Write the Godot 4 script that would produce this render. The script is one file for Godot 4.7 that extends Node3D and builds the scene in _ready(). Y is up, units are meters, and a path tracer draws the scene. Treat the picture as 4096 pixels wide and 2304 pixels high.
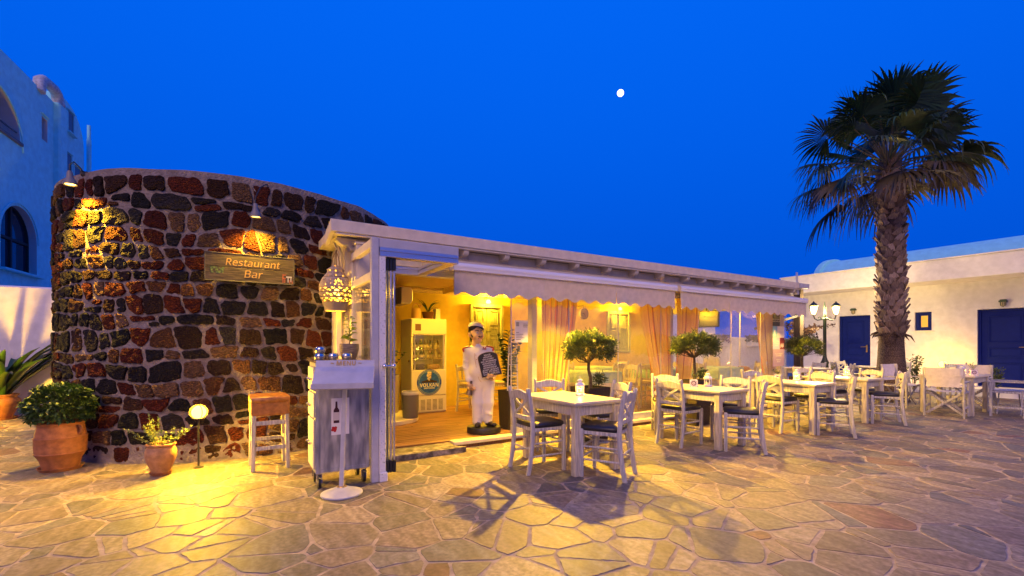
extends Node3D
# A restaurant by a round lava-stone building on a paved square, blue hour. x runs along the restaurant front, -z into it, y up, metres.

const WARM := Color(1.0, 0.765, 0.17)
var rng := RandomNumberGenerator.new()
var M := {}
var taken := {}


class Mb:
	# collects triangles with their own normals; every triangle is turned so that it faces along its normals
	var v := PackedVector3Array()
	var n := PackedVector3Array()
	var u := PackedVector2Array()
	var c := PackedColorArray()
	var col := Color.WHITE

	func tri(a: Vector3, b: Vector3, d: Vector3, na: Vector3, nb: Vector3, nd: Vector3, ua := Vector2.ZERO, ub := Vector2.ZERO, ud := Vector2.ZERO) -> void:
		if (b - a).cross(d - a).dot(na + nb + nd) > 0.0:
			var t := b; b = d; d = t
			t = nb; nb = nd; nd = t
			var s := ub; ub = ud; ud = s
		v.append(a); v.append(b); v.append(d)
		n.append(na); n.append(nb); n.append(nd)
		u.append(ua); u.append(ub); u.append(ud)
		c.append(col); c.append(col); c.append(col)

	func quad(a: Vector3, b: Vector3, d: Vector3, e: Vector3, nn := Vector3.ZERO, uv := []) -> void:
		if nn == Vector3.ZERO:
			nn = (b - a).cross(d - a)
			if nn.length_squared() < 1e-16:
				nn = (d - a).cross(e - a)
			nn = nn.normalized()
		if uv.is_empty():
			uv = [Vector2(0, 1), Vector2(1, 1), Vector2(1, 0), Vector2(0, 0)]
		tri(a, b, d, nn, nn, nn, uv[0], uv[1], uv[2])
		tri(a, d, e, nn, nn, nn, uv[0], uv[2], uv[3])

	func box(p: Vector3, s: Vector3, bs := Basis.IDENTITY, bev := 0.0) -> void:
		var h := s * 0.5
		var e: float = minf(bev, minf(h.x, minf(h.y, h.z)) * 0.8)
		var ax := [Vector3.RIGHT, Vector3.UP, Vector3.BACK]
		for k in 3:
			var i: int = (k + 1) % 3
			var j: int = (k + 2) % 3
			for sg in [-1.0, 1.0]:
				var q := []
				for w in [[-1, -1], [1, -1], [1, 1], [-1, 1]]:
					var t := Vector3.ZERO
					t[k] = sg * h[k]
					t[i] = w[0] * (h[i] - e)
					t[j] = w[1] * (h[j] - e)
					q.append(p + bs * t)
				var lu: float = s[i]
				var lv: float = s[j]
				quad(q[0], q[1], q[2], q[3], bs * (ax[k] * sg), [Vector2(0, 0), Vector2(lu, 0), Vector2(lu, lv), Vector2(0, lv)])
		if e <= 0.0:
			return
		for k in 3:
			var i: int = (k + 1) % 3
			var j: int = (k + 2) % 3
			for si in [-1.0, 1.0]:
				for sj in [-1.0, 1.0]:
					var q := []
					for w in [-1.0, 1.0]:
						var t := Vector3.ZERO
						t[k] = w * (h[k] - e)
						t[i] = si * h[i]
						t[j] = sj * (h[j] - e)
						q.append(p + bs * t)
						t[i] = si * (h[i] - e)
						t[j] = sj * h[j]
						q.append(p + bs * t)
					var nn: Vector3 = bs * (ax[i] * si + ax[j] * sj).normalized()
					quad(q[0], q[1], q[3], q[2], nn)
		for sx in [-1.0, 1.0]:
			for sy in [-1.0, 1.0]:
				for sz in [-1.0, 1.0]:
					var a := Vector3(sx * h.x, sy * (h.y - e), sz * (h.z - e))
					var b := Vector3(sx * (h.x - e), sy * h.y, sz * (h.z - e))
					var d := Vector3(sx * (h.x - e), sy * (h.y - e), sz * h.z)
					var nn := bs * Vector3(sx, sy, sz).normalized()
					tri(p + bs * a, p + bs * b, p + bs * d, nn, nn, nn)

	func slab(x0: float, x1: float, y0: float, y1: float, z0: float, z1: float, bev := 0.0) -> void:
		box(Vector3(x0 + x1, y0 + y1, z0 + z1) * 0.5, Vector3(absf(x1 - x0), absf(y1 - y0), absf(z1 - z0)), Basis.IDENTITY, bev)

	func bar(a: Vector3, b: Vector3, w: float, h: float, up := Vector3.UP, bev := 0.0) -> void:
		# a beam from a to b; w is across, h along up
		var z := (b - a).normalized()
		var x := up.cross(z)
		if x.length() < 0.01:
			x = Vector3.RIGHT.cross(z)
		x = x.normalized()
		box((a + b) * 0.5, Vector3(w, h, (b - a).length()), Basis(x, z.cross(x), z), bev)

	func tube(p: Array, r: Array, seg := 8, caps := true) -> void:
		var rings := []
		var nors := []
		var ref := Vector3.UP
		var prev := Vector3.ZERO
		for i in p.size():
			var t: Vector3 = (p[mini(i + 1, p.size() - 1)] - p[maxi(i - 1, 0)]).normalized()
			if i == 0:
				ref = Vector3.UP if absf(t.y) < 0.9 else Vector3.RIGHT
			else:
				ref = prev
			var x := (ref - t * ref.dot(t)).normalized()
			prev = x
			var y := t.cross(x)
			var ring := PackedVector3Array()
			var nr := PackedVector3Array()
			var rr: float = r[mini(i, r.size() - 1)]
			for k in seg:
				var a := TAU * k / seg
				var d := x * cos(a) + y * sin(a)
				ring.append(p[i] + d * rr)
				nr.append(d)
			rings.append(ring)
			nors.append(nr)
		var along := 0.0
		for i in p.size() - 1:
			var step: float = (p[i + 1] - p[i]).length()
			for k in seg:
				var m := (k + 1) % seg
				var u0 := Vector2(float(k) / seg, along)
				var u1 := Vector2(float(k + 1) / seg, along)
				var u2 := Vector2(float(k + 1) / seg, along + step)
				var u3 := Vector2(float(k) / seg, along + step)
				tri(rings[i][k], rings[i][m], rings[i + 1][m], nors[i][k], nors[i][m], nors[i + 1][m], u0, u1, u2)
				tri(rings[i][k], rings[i + 1][m], rings[i + 1][k], nors[i][k], nors[i + 1][m], nors[i + 1][k], u0, u2, u3)
			along += step
		if caps:
			for e in [0, p.size() - 1]:
				var o: Vector3 = (p[0] - p[1]) if e == 0 else (p[e] - p[e - 1])
				o = o.normalized()
				for k in seg:
					tri(p[e], rings[e][k], rings[e][(k + 1) % seg], o, o, o)

	func cyl(a: Vector3, b: Vector3, r0: float, r1: float, seg := 12, caps := true) -> void:
		tube([a, b], [r0, r1], seg, caps)

	func lathe(prof: Array, seg := 24, o := Vector3.ZERO, bs := Basis.IDENTITY, sharp := 0.75, a0 := 0.0, a1 := TAU) -> void:
		# prof: Vector2(radius, height), turned round the y axis of bs
		var m := prof.size()
		var sn := []
		for i in m - 1:
			var d: Vector2 = prof[i + 1] - prof[i]
			sn.append(Vector2(d.y, -d.x).normalized())
		for i in m - 1:
			if (prof[i + 1] - prof[i]).length() < 1e-6:
				continue
			var n0: Vector2 = sn[i]
			var n1: Vector2 = sn[i]
			if i > 0 and sn[i].dot(sn[i - 1]) > sharp:
				n0 = (sn[i] + sn[i - 1]).normalized()
			if i < m - 2 and sn[i].dot(sn[i + 1]) > sharp:
				n1 = (sn[i] + sn[i + 1]).normalized()
			var p0: Vector2 = prof[i]
			var p1: Vector2 = prof[i + 1]
			for k in seg:
				var aa := a0 + (a1 - a0) * k / seg
				var ab := a0 + (a1 - a0) * (k + 1) / seg
				var ca := Vector3(cos(aa), 0, sin(aa))
				var cb := Vector3(cos(ab), 0, sin(ab))
				var A := o + bs * (ca * p0.x + Vector3.UP * p0.y)
				var B := o + bs * (cb * p0.x + Vector3.UP * p0.y)
				var C := o + bs * (cb * p1.x + Vector3.UP * p1.y)
				var D := o + bs * (ca * p1.x + Vector3.UP * p1.y)
				var nA := bs * (ca * n0.x + Vector3.UP * n0.y)
				var nB := bs * (cb * n0.x + Vector3.UP * n0.y)
				var nC := bs * (cb * n1.x + Vector3.UP * n1.y)
				var nD := bs * (ca * n1.x + Vector3.UP * n1.y)
				var ua := Vector2(float(k) / seg, p0.y)
				var ub := Vector2(float(k + 1) / seg, p0.y)
				var uc := Vector2(float(k + 1) / seg, p1.y)
				var ud := Vector2(float(k) / seg, p1.y)
				if p0.x > 1e-6:
					tri(A, B, C, nA, nB, nC, ua, ub, uc)
				if p1.x > 1e-6:
					tri(A, C, D, nA, nC, nD, ua, uc, ud)

	func ball(o: Vector3, r: Vector3, seg := 16, rows := 10, bs := Basis.IDENTITY) -> void:
		for i in rows:
			for k in seg:
				var q := []
				var qn := []
				for w in [[0, 0], [1, 0], [1, 1], [0, 1]]:
					var t: float = PI * (i + w[1]) / rows
					var a: float = TAU * (k + w[0]) / seg
					var d := Vector3(sin(t) * cos(a), cos(t), sin(t) * sin(a))
					q.append(o + bs * (d * r))
					qn.append((bs * (d / r)).normalized())
				if i > 0:
					tri(q[0], q[1], q[2], qn[0], qn[1], qn[2])
				if i < rows - 1:
					tri(q[0], q[2], q[3], qn[0], qn[2], qn[3])

	func prism(poly: PackedVector2Array, dep: float, t := Transform3D.IDENTITY, bev := 0.0) -> void:
		# poly in the xy plane of t, from z = -dep / 2 to dep / 2
		var ids := Geometry2D.triangulate_polygon(poly)
		var h := dep * 0.5
		var inner := poly
		if bev > 0.0:
			inner = PackedVector2Array()
			var cen := Vector2.ZERO
			for q in poly:
				cen += q
			cen /= poly.size()
			var sg := -1.0 if Geometry2D.is_polygon_clockwise(poly) else 1.0
			for i in poly.size():
				var a := poly[(i + poly.size() - 1) % poly.size()]
				var b := poly[i]
				var e := poly[(i + 1) % poly.size()]
				var nn := ((b - a).normalized() + (e - b).normalized()).normalized()
				inner.append(b + Vector2(-nn.y, nn.x) * bev * sg)
		for s in [-1.0, 1.0]:
			var nn: Vector3 = (t.basis * Vector3(0, 0, s)).normalized()
			for i in range(0, ids.size(), 3):
				var w := []
				for k in 3:
					var q := inner[ids[i + k]]
					w.append(t * Vector3(q.x, q.y, s * h))
				tri(w[0], w[1], w[2], nn, nn, nn, inner[ids[i]], inner[ids[i + 1]], inner[ids[i + 2]])
		var cw := Geometry2D.is_polygon_clockwise(poly)
		for i in poly.size():
			var j := (i + 1) % poly.size()
			var a := poly[i]
			var b := poly[j]
			var e := (b - a).normalized()
			var o := Vector2(e.y, -e.x)
			if cw:
				o = -o
			var nn: Vector3 = (t.basis * Vector3(o.x, o.y, 0)).normalized()
			quad(t * Vector3(a.x, a.y, -h + bev), t * Vector3(b.x, b.y, -h + bev), t * Vector3(b.x, b.y, h - bev), t * Vector3(a.x, a.y, h - bev), nn)
			if bev > 0.0:
				var ia := inner[i]
				var ib := inner[j]
				for s in [-1.0, 1.0]:
					var n2: Vector3 = (t.basis * Vector3(o.x, o.y, s)).normalized()
					quad(t * Vector3(a.x, a.y, s * (h - bev)), t * Vector3(b.x, b.y, s * (h - bev)), t * Vector3(ib.x, ib.y, s * h), t * Vector3(ia.x, ia.y, s * h), n2)

	func grid(p: Array, thick := 0.0) -> void:
		# p: rows of points; smooth normals; with a thickness the back is closed off parallel to it
		var R := p.size()
		var C: int = p[0].size()
		var nn := []
		for i in R:
			var row := PackedVector3Array()
			for j in C:
				var du: Vector3 = p[i][mini(j + 1, C - 1)] - p[i][maxi(j - 1, 0)]
				var dv: Vector3 = p[mini(i + 1, R - 1)][j] - p[maxi(i - 1, 0)][j]
				row.append(du.cross(dv).normalized())
			nn.append(row)
		for i in R - 1:
			for j in C - 1:
				var ua := Vector2(float(j) / (C - 1), float(i) / (R - 1))
				var ub := Vector2(float(j + 1) / (C - 1), float(i) / (R - 1))
				var uc := Vector2(float(j + 1) / (C - 1), float(i + 1) / (R - 1))
				var ud := Vector2(float(j) / (C - 1), float(i + 1) / (R - 1))
				tri(p[i][j], p[i][j + 1], p[i + 1][j + 1], nn[i][j], nn[i][j + 1], nn[i + 1][j + 1], ua, ub, uc)
				tri(p[i][j], p[i + 1][j + 1], p[i + 1][j], nn[i][j], nn[i + 1][j + 1], nn[i + 1][j], ua, uc, ud)
				if thick > 0.0:
					var a: Vector3 = p[i][j] - nn[i][j] * thick
					var b: Vector3 = p[i][j + 1] - nn[i][j + 1] * thick
					var d: Vector3 = p[i + 1][j + 1] - nn[i + 1][j + 1] * thick
					var e: Vector3 = p[i + 1][j] - nn[i + 1][j] * thick
					tri(a, b, d, -nn[i][j], -nn[i][j + 1], -nn[i + 1][j + 1], ua, ub, uc)
					tri(a, d, e, -nn[i][j], -nn[i + 1][j + 1], -nn[i + 1][j], ua, uc, ud)
		if thick > 0.0:
			for j in C - 1:
				for i in [0, R - 1]:
					quad(p[i][j], p[i][j + 1], p[i][j + 1] - nn[i][j + 1] * thick, p[i][j] - nn[i][j] * thick)
			for i in R - 1:
				for j in [0, C - 1]:
					quad(p[i][j], p[i + 1][j], p[i + 1][j] - nn[i + 1][j] * thick, p[i][j] - nn[i][j] * thick)

	func mesh() -> ArrayMesh:
		var a := []
		a.resize(Mesh.ARRAY_MAX)
		a[Mesh.ARRAY_VERTEX] = v
		a[Mesh.ARRAY_NORMAL] = n
		a[Mesh.ARRAY_TEX_UV] = u
		a[Mesh.ARRAY_COLOR] = c
		var m := ArrayMesh.new()
		m.add_surface_from_arrays(Mesh.PRIMITIVE_TRIANGLES, a)
		return m


func smooth_mesh(vs: PackedVector3Array, idx: PackedInt32Array, uv := PackedVector2Array(), cols := PackedColorArray()) -> ArrayMesh:
	# an indexed mesh with averaged normals; idx runs clockwise seen from outside
	var ns := PackedVector3Array()
	ns.resize(vs.size())
	for i in range(0, idx.size(), 3):
		var g := (vs[idx[i + 2]] - vs[idx[i]]).cross(vs[idx[i + 1]] - vs[idx[i]])
		ns[idx[i]] += g
		ns[idx[i + 1]] += g
		ns[idx[i + 2]] += g
	for i in ns.size():
		ns[i] = ns[i].normalized() if ns[i].length_squared() > 1e-20 else Vector3.UP
	var a := []
	a.resize(Mesh.ARRAY_MAX)
	a[Mesh.ARRAY_VERTEX] = vs
	a[Mesh.ARRAY_NORMAL] = ns
	a[Mesh.ARRAY_INDEX] = idx
	if uv.size():
		a[Mesh.ARRAY_TEX_UV] = uv
	if cols.size():
		a[Mesh.ARRAY_COLOR] = cols
	var m := ArrayMesh.new()
	m.add_surface_from_arrays(Mesh.PRIMITIVE_TRIANGLES, a)
	return m


# ---------------------------------------------------------------- nodes

func numbered(called: String) -> String:
	var k: int = taken.get(called, 0)
	taken[called] = k + 1
	return called if k == 0 else "%s_%03d" % [called, k]


func tag(o: Node, label: String, category := "", group := "", kind := "") -> void:
	if label:
		o.set_meta("label", label)
	if category:
		o.set_meta("category", category)
	if group:
		o.set_meta("group", group)
	if kind:
		o.set_meta("kind", kind)


func thing(called: String, label: String, category: String, at := Vector3.ZERO, turn := 0.0, group := "") -> Node3D:
	var o := Node3D.new()
	o.name = numbered(called)
	add_child(o)
	o.position = at
	o.rotation.y = deg_to_rad(turn)
	tag(o, label, category, group)
	return o


func structure(called: String, mb: Mb, m: Material, label := "", category := "") -> MeshInstance3D:
	var o := MeshInstance3D.new()
	o.name = numbered(called)
	if mb:
		o.mesh = mb.mesh()
		o.material_override = m
	add_child(o)
	tag(o, label, category, "", "structure")
	return o


func part(parent: Node, called: String, shape, m: Material, at := Transform3D.IDENTITY) -> MeshInstance3D:
	var o := MeshInstance3D.new()
	o.name = called
	o.mesh = shape.mesh() if shape is Mb else shape
	o.material_override = m
	o.transform = at
	parent.add_child(o, true)
	return o


func solo(called: String, shape, m: Material, label: String, category: String, group := "", at := Transform3D.IDENTITY) -> MeshInstance3D:
	var o := MeshInstance3D.new()
	o.name = numbered(called)
	o.mesh = shape.mesh() if shape is Mb else shape
	o.material_override = m
	o.transform = at
	add_child(o)
	tag(o, label, category, group)
	return o


func copy_of(o: Node3D, at: Vector3, turn: float, label := "", group := "") -> Node3D:
	var r: Node3D = o.duplicate()
	var base := String(o.name)
	r.name = numbered(base.substr(0, base.length() - 4) if base.length() > 4 and base.substr(base.length() - 4, 1) == "_" and base.right(3).is_valid_int() else base)
	add_child(r)
	r.position = at
	r.rotation.y = deg_to_rad(turn)
	tag(r, label, "", group)
	return r


func swarm(parent: Node, called: String, shape: Mesh, m: Material, where: Array, tint := []) -> MultiMeshInstance3D:
	var mm := MultiMesh.new()
	mm.transform_format = MultiMesh.TRANSFORM_3D
	mm.use_colors = tint.size() > 0
	mm.mesh = shape
	mm.instance_count = where.size()
	for i in where.size():
		mm.set_instance_transform(i, where[i])
		if tint.size():
			mm.set_instance_color(i, tint[i])
	var o := MultiMeshInstance3D.new()
	o.name = called
	o.multimesh = mm
	o.material_override = m
	o.set_meta("kind", "stuff")
	parent.add_child(o, true)
	return o


func lamp(parent: Node, at: Vector3, energy: float, size: float, color := WARM, reach := 14.0) -> OmniLight3D:
	var l := OmniLight3D.new()
	l.name = "glow_light"
	l.position = at
	l.light_color = color
	l.light_energy = energy
	l.light_size = size
	l.omni_range = reach
	l.omni_attenuation = 2.0
	l.shadow_enabled = true
	parent.add_child(l, true)
	return l


func beam_lamp(parent: Node, at: Vector3, towards: Vector3, energy: float, angle: float, size: float, soft := 0.6, color := WARM) -> SpotLight3D:
	var l := SpotLight3D.new()
	l.name = "beam_light"
	l.light_color = color
	l.light_energy = energy
	l.light_size = size
	l.spot_range = 12.0
	l.spot_attenuation = 2.0
	l.spot_angle = angle
	l.spot_angle_attenuation = soft
	l.shadow_enabled = true
	parent.add_child(l, true)
	l.position = at
	var z := -towards.normalized()
	var x := Vector3.UP.cross(z)
	x = Vector3.RIGHT if x.length() < 0.01 else x.normalized()
	l.basis = Basis(x, z.cross(x), z)
	return l


# ---------------------------------------------------------------- materials

func lin(r: float, g: float, b: float) -> Color:
	return Color(r, g, b).linear_to_srgb()


func noise_tex(freq: float, lo: Color, hi: Color, sd := 1, oct := 4, size := 256, kind := FastNoiseLite.TYPE_SIMPLEX_SMOOTH) -> NoiseTexture2D:
	var f := FastNoiseLite.new()
	f.seed = sd
	f.noise_type = kind
	f.frequency = freq
	f.fractal_octaves = oct
	f.fractal_gain = 0.55
	var g := Gradient.new()
	g.set_color(0, lo)
	g.set_color(1, hi)
	var t := NoiseTexture2D.new()
	t.width = size
	t.height = size
	t.seamless = true
	t.seamless_blend_skirt = 0.3
	t.noise = f
	t.color_ramp = g
	return t


func streak_tex(lo: Color, hi: Color, along := 0.012, across := 0.09, sd := 3, size := 256) -> ImageTexture:
	# streaks that run along the picture's y; wraps round both ways
	var f := FastNoiseLite.new()
	f.seed = sd
	f.fractal_octaves = 3
	f.frequency = 1.0
	var im := Image.create(size, size, false, Image.FORMAT_RGB8)
	for y in size:
		for x in size:
			var fx := float(x) / size
			var a := f.get_noise_2d(x * across, y * along) * (1.0 - fx) + f.get_noise_2d((x - size) * across, y * along) * fx
			var fy := float(y) / size
			if fy > 0.75:
				var w := (fy - 0.75) * 4.0
				var b := f.get_noise_2d(x * across, (y - size) * along) * (1.0 - fx) + f.get_noise_2d((x - size) * across, (y - size) * along) * fx
				a = lerpf(a, b, w)
			im.set_pixel(x, y, lo.lerp(hi, clampf(0.5 + a * 1.1, 0.0, 1.0)))
	return ImageTexture.create_from_image(im)


func mat(col: Color, rough := 0.7, metal := 0.0) -> StandardMaterial3D:
	var m := StandardMaterial3D.new()
	m.albedo_color = col
	m.roughness = rough
	m.metallic = metal
	return m


func tri_tex(m: StandardMaterial3D, t: Texture2D, scale, bump: Texture2D = null, relief := 0.0, world := false) -> StandardMaterial3D:
	m.albedo_texture = t
	m.uv1_triplanar = true
	m.uv1_world_triplanar = world
	m.uv1_scale = scale if scale is Vector3 else Vector3.ONE * float(scale)
	m.uv1_triplanar_sharpness = 4.0
	if bump:
		m.heightmap_enabled = true
		m.heightmap_texture = bump
		m.heightmap_scale = relief
	return m


func glow(col: Color, energy: float) -> StandardMaterial3D:
	var m := StandardMaterial3D.new()
	m.albedo_color = col
	m.emission_enabled = true
	m.emission = col
	m.emission_energy_multiplier = energy
	return m


func pane(col: Color, alpha: float, rough := 0.0) -> StandardMaterial3D:
	var m := StandardMaterial3D.new()
	m.albedo_color = Color(col.r, col.g, col.b, alpha)
	m.transparency = BaseMaterial3D.TRANSPARENCY_ALPHA
	m.roughness = rough
	return m


func _ready() -> void:
	rng.seed = 20240611
	sky_and_camera()
	make_materials()
	build_pavement()
	build_tower()
	build_restaurant()
	build_white_building()
	build_surroundings()
	build_entrance()
	build_interior()
	build_terrace()
	build_plants()
	build_small_things()


func sky_and_camera() -> void:
	# the photograph's 16 mm lens, held level and shifted up
	var cam := Camera3D.new()
	cam.name = "camera"
	cam.position = Vector3(0, 1.32, 0)
	cam.rotation.y = deg_to_rad(-31.4)
	cam.projection = Camera3D.PROJECTION_FRUSTUM
	cam.near = 0.05
	cam.far = 2000.0
	cam.size = 2.0 * cam.near * (1152.0 / 1820.0)
	cam.frustum_offset = Vector2(0, cam.near * 230.0 / 1820.0)
	add_child(cam)
	cam.current = true

	var sm := ProceduralSkyMaterial.new()
	sm.sky_top_color = Color(0.008, 0.42, 0.99)
	sm.sky_horizon_color = Color(0.0, 0.292, 0.80)
	sm.sky_curve = 0.35
	sm.ground_bottom_color = Color(0.02, 0.10, 0.26)
	sm.ground_horizon_color = Color(0.0, 0.30, 0.80)
	sm.sun_angle_max = 0.0
	var sky := Sky.new()
	sky.sky_material = sm
	var e := Environment.new()
	e.background_mode = Environment.BG_SKY
	e.sky = sky
	e.background_energy_multiplier = 1.0
	e.tonemap_mode = Environment.TONE_MAPPER_LINEAR
	e.tonemap_exposure = 1.0
	e.sdfgi_enabled = true
	e.ssao_enabled = true
	e.ssil_enabled = true
	var we := WorldEnvironment.new()
	we.name = "world"
	we.environment = e
	add_child(we)

	# the afterglow of the sun that has set behind the viewer: wide, weak and warm
	var sun := DirectionalLight3D.new()
	sun.name = "afterglow"
	sun.light_color = Color(1.0, 0.78, 0.60)
	sun.light_energy = 0.60
	sun.light_angular_distance = 34.0
	sun.shadow_enabled = true
	sun.sky_mode = DirectionalLight3D.SKY_MODE_LIGHT_ONLY
	sun.rotation = Vector3(deg_to_rad(-34), deg_to_rad(-38), 0)
	add_child(sun)


func make_materials() -> void:
	var fine := noise_tex(0.03, Color(0.25, 0.25, 0.25), Color(1, 1, 1), 5, 5)
	var soft := noise_tex(0.03, Color(0.90, 0.90, 0.895), Color(1, 1, 1), 6, 6)
	var blot := noise_tex(0.02, Color(0.70, 0.69, 0.66), Color(1.0, 1.0, 1.0), 7, 5)
	var crag := noise_tex(0.03, Color(0, 0, 0), Color(1, 1, 1), 8, 5, 512)
	var planks := streak_tex(Color(0.55, 0.50, 0.46), Color(1, 1, 1), 0.16, 0.008, 13)
	var brushed := streak_tex(Color(0.74, 0.74, 0.74), Color(1, 1, 1), 0.010, 0.10, 9)
	var grain := streak_tex(Color(0.55, 0.50, 0.46), Color(1, 1, 1), 0.008, 0.16, 10)
	var veins := streak_tex(Color(0.42, 0.42, 0.42), Color(1.0, 1.0, 1.0), 0.20, 0.035, 11)
	M.fine = fine
	M.crag = crag
	M.brushed_tex = brushed
	M.grain_tex = grain
	M.mortar = tri_tex(mat(lin(0.44, 0.36, 0.285), 0.95), blot, 1.3, fine, 0.6, true)
	M.flag = tri_tex(mat(Color.WHITE, 0.62), noise_tex(0.045, Color(0.66, 0.65, 0.63), Color(1.0, 1.0, 1.0), 12, 6, 512), 0.9, fine, 0.22, true)
	M.flag.vertex_color_use_as_albedo = true
	M.flag.detail_enabled = true
	M.flag.detail_albedo = streak_tex(Color(0.80, 0.78, 0.74), Color(1, 1, 1), 0.012, 0.05, 14)
	M.flag.detail_blend_mode = BaseMaterial3D.BLEND_MODE_MUL
	M.lava = tri_tex(mat(Color.WHITE, 0.92), veins, 2.2, crag, 4.0)
	M.lava.vertex_color_use_as_albedo = true
	M.lava.metallic_specular = 0.3
	M.wall_mortar = tri_tex(mat(lin(0.31, 0.26, 0.23), 0.95), blot, 1.6, crag, 1.6)
	M.white_wall = tri_tex(mat(lin(0.80, 0.78, 0.75), 0.9), soft, 0.5, fine, 0.25)
	M.twilight_tinted_white = tri_tex(mat(lin(0.30, 0.82, 0.84), 0.9), soft, 0.5, fine, 0.25)  # white limewash with the blue twilight on it put into the colour
	M.cream = tri_tex(mat(lin(0.72, 0.635, 0.46), 0.5), soft, 0.8)
	M.cream_dark = tri_tex(mat(lin(0.42, 0.36, 0.24), 0.6), soft, 0.8)
	M.yellow_wall = tri_tex(mat(lin(0.72, 0.53, 0.06), 0.85), soft, 0.6, fine, 0.15)
	M.ceiling = tri_tex(mat(lin(0.70, 0.54, 0.24), 0.8), soft, 0.6)
	M.paint = tri_tex(mat(lin(0.58, 0.56, 0.52), 0.5), brushed, Vector3(1.6, 1.6, 1.6))
	M.paint_warm = tri_tex(mat(lin(0.64, 0.58, 0.44), 0.5), brushed, Vector3(1.6, 1.6, 1.6))
	M.table_top = tri_tex(mat(lin(0.66, 0.60, 0.47), 0.28), soft, 1.2)
	M.leather = tri_tex(mat(lin(0.018, 0.017, 0.022), 0.42), soft, 2.0, fine, 0.08)
	M.seat_cream = tri_tex(mat(lin(0.62, 0.50, 0.26), 0.7), soft, 2.0)
	M.tan_leather = tri_tex(mat(lin(0.50, 0.20, 0.045), 0.35), blot, 2.5, fine, 0.08)
	M.deck = tri_tex(mat(lin(0.42, 0.22, 0.09), 0.45), planks, Vector3(0.7, 0.7, 0.7), null, 0.0, true)
	M.deck.vertex_color_use_as_albedo = true
	M.deck_dark = mat(lin(0.10, 0.045, 0.02), 0.6)
	M.aluminium = mat(lin(0.62, 0.62, 0.64), 0.32, 0.85)
	M.chrome = mat(lin(0.75, 0.75, 0.75), 0.12, 1.0)
	M.steel = mat(lin(0.55, 0.54, 0.52), 0.25, 1.0)
	M.black = mat(lin(0.012, 0.012, 0.013), 0.45)
	M.black_gloss = mat(lin(0.010, 0.010, 0.011), 0.15)
	M.black_matt = mat(lin(0.02, 0.02, 0.02), 0.8)
	M.glass = pane(Color(0.9, 0.95, 0.92), 0.03)
	M.dark_glass = mat(lin(0.02, 0.03, 0.05), 0.06)
	M.awning = tri_tex(mat(lin(0.66, 0.575, 0.44), 0.85), soft, 1.0, fine, 0.05)
	M.awning.backlight_enabled = true
	M.awning.backlight = Color(0.25, 0.23, 0.2)
	M.bulb = glow(Color(1.0, 0.80, 0.36), 9.0)
	M.bulb_soft = glow(Color(1.0, 0.76, 0.30), 8.0)
	M.flame = glow(Color(1.0, 0.72, 0.22), 14.0)
	M.candle = mat(lin(0.75, 0.66, 0.42), 0.6)
	M.candle.subsurf_scatter_enabled = true
	M.candle.subsurf_scatter_strength = 0.4
	M.terracotta = tri_tex(mat(lin(0.45, 0.17, 0.055), 0.75), blot, 2.2, fine, 0.12)
	M.terracotta_pale = tri_tex(mat(lin(0.56, 0.29, 0.12), 0.75), blot, 2.2, fine, 0.12)
	M.clay = tri_tex(mat(lin(0.50, 0.40, 0.30), 0.8), blot, 5.0, fine, 0.1)
	M.clay_dark = mat(lin(0.10, 0.065, 0.04), 0.85)
	M.soil = tri_tex(mat(lin(0.035, 0.024, 0.015), 1.0), blot, 8.0, crag, 2.0)
	M.navy = tri_tex(mat(lin(0.004, 0.014, 0.17), 0.42), soft, 1.0)
	M.navy.metallic_specular = 0.25
	M.navy.roughness = 0.6
	M.brass = mat(lin(0.62, 0.42, 0.14), 0.3, 0.9)
	M.wicker = tri_tex(mat(lin(0.040, 0.020, 0.014), 0.6), noise_tex(0.2, Color(0.5, 0.5, 0.5), Color(1, 1, 1), 21, 2), 6.0, noise_tex(0.25, Color(0, 0, 0), Color(1, 1, 1), 22, 2), 0.8)
	M.bark = tri_tex(mat(lin(0.16, 0.12, 0.08), 0.95), blot, 5.0, crag, 1.2)
	M.olive_leaf = mat(Color.WHITE, 0.5)
	M.olive_leaf.vertex_color_use_as_albedo = true
	M.olive_leaf.backlight_enabled = true
	M.olive_leaf.backlight = Color(0.4, 0.45, 0.15)
	M.gloss_leaf = mat(lin(0.030, 0.075, 0.022), 0.32)
	M.gloss_leaf.vertex_color_use_as_albedo = true
	M.palm_leaf = mat(Color.WHITE, 0.5)
	M.palm_leaf.vertex_color_use_as_albedo = true
	M.canvas = tri_tex(mat(lin(0.72, 0.68, 0.66), 0.9), soft, 1.5, fine, 0.05)
	M.canvas.backlight_enabled = true
	M.canvas.backlight = Color(0.3, 0.3, 0.3)
	M.paper = mat(lin(0.72, 0.70, 0.68), 0.8)
	M.ink = mat(lin(0.12, 0.11, 0.11), 0.8)
	M.chalk = mat(lin(0.72, 0.72, 0.74), 0.9)
	M.red = mat(lin(0.42, 0.045, 0.02), 0.4)
	M.gold = mat(lin(0.45, 0.27, 0.07), 0.45)
	M.enamel = mat(lin(0.72, 0.71, 0.69), 0.25)
	M.enamel_cream = mat(lin(0.70, 0.64, 0.52), 0.35)
	M.green_iron = mat(lin(0.010, 0.022, 0.014), 0.4)
	M.silver_paint = tri_tex(mat(lin(0.50, 0.50, 0.52), 0.45), soft, 1.0)


# ---------------------------------------------------------------- irregular stones

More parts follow.
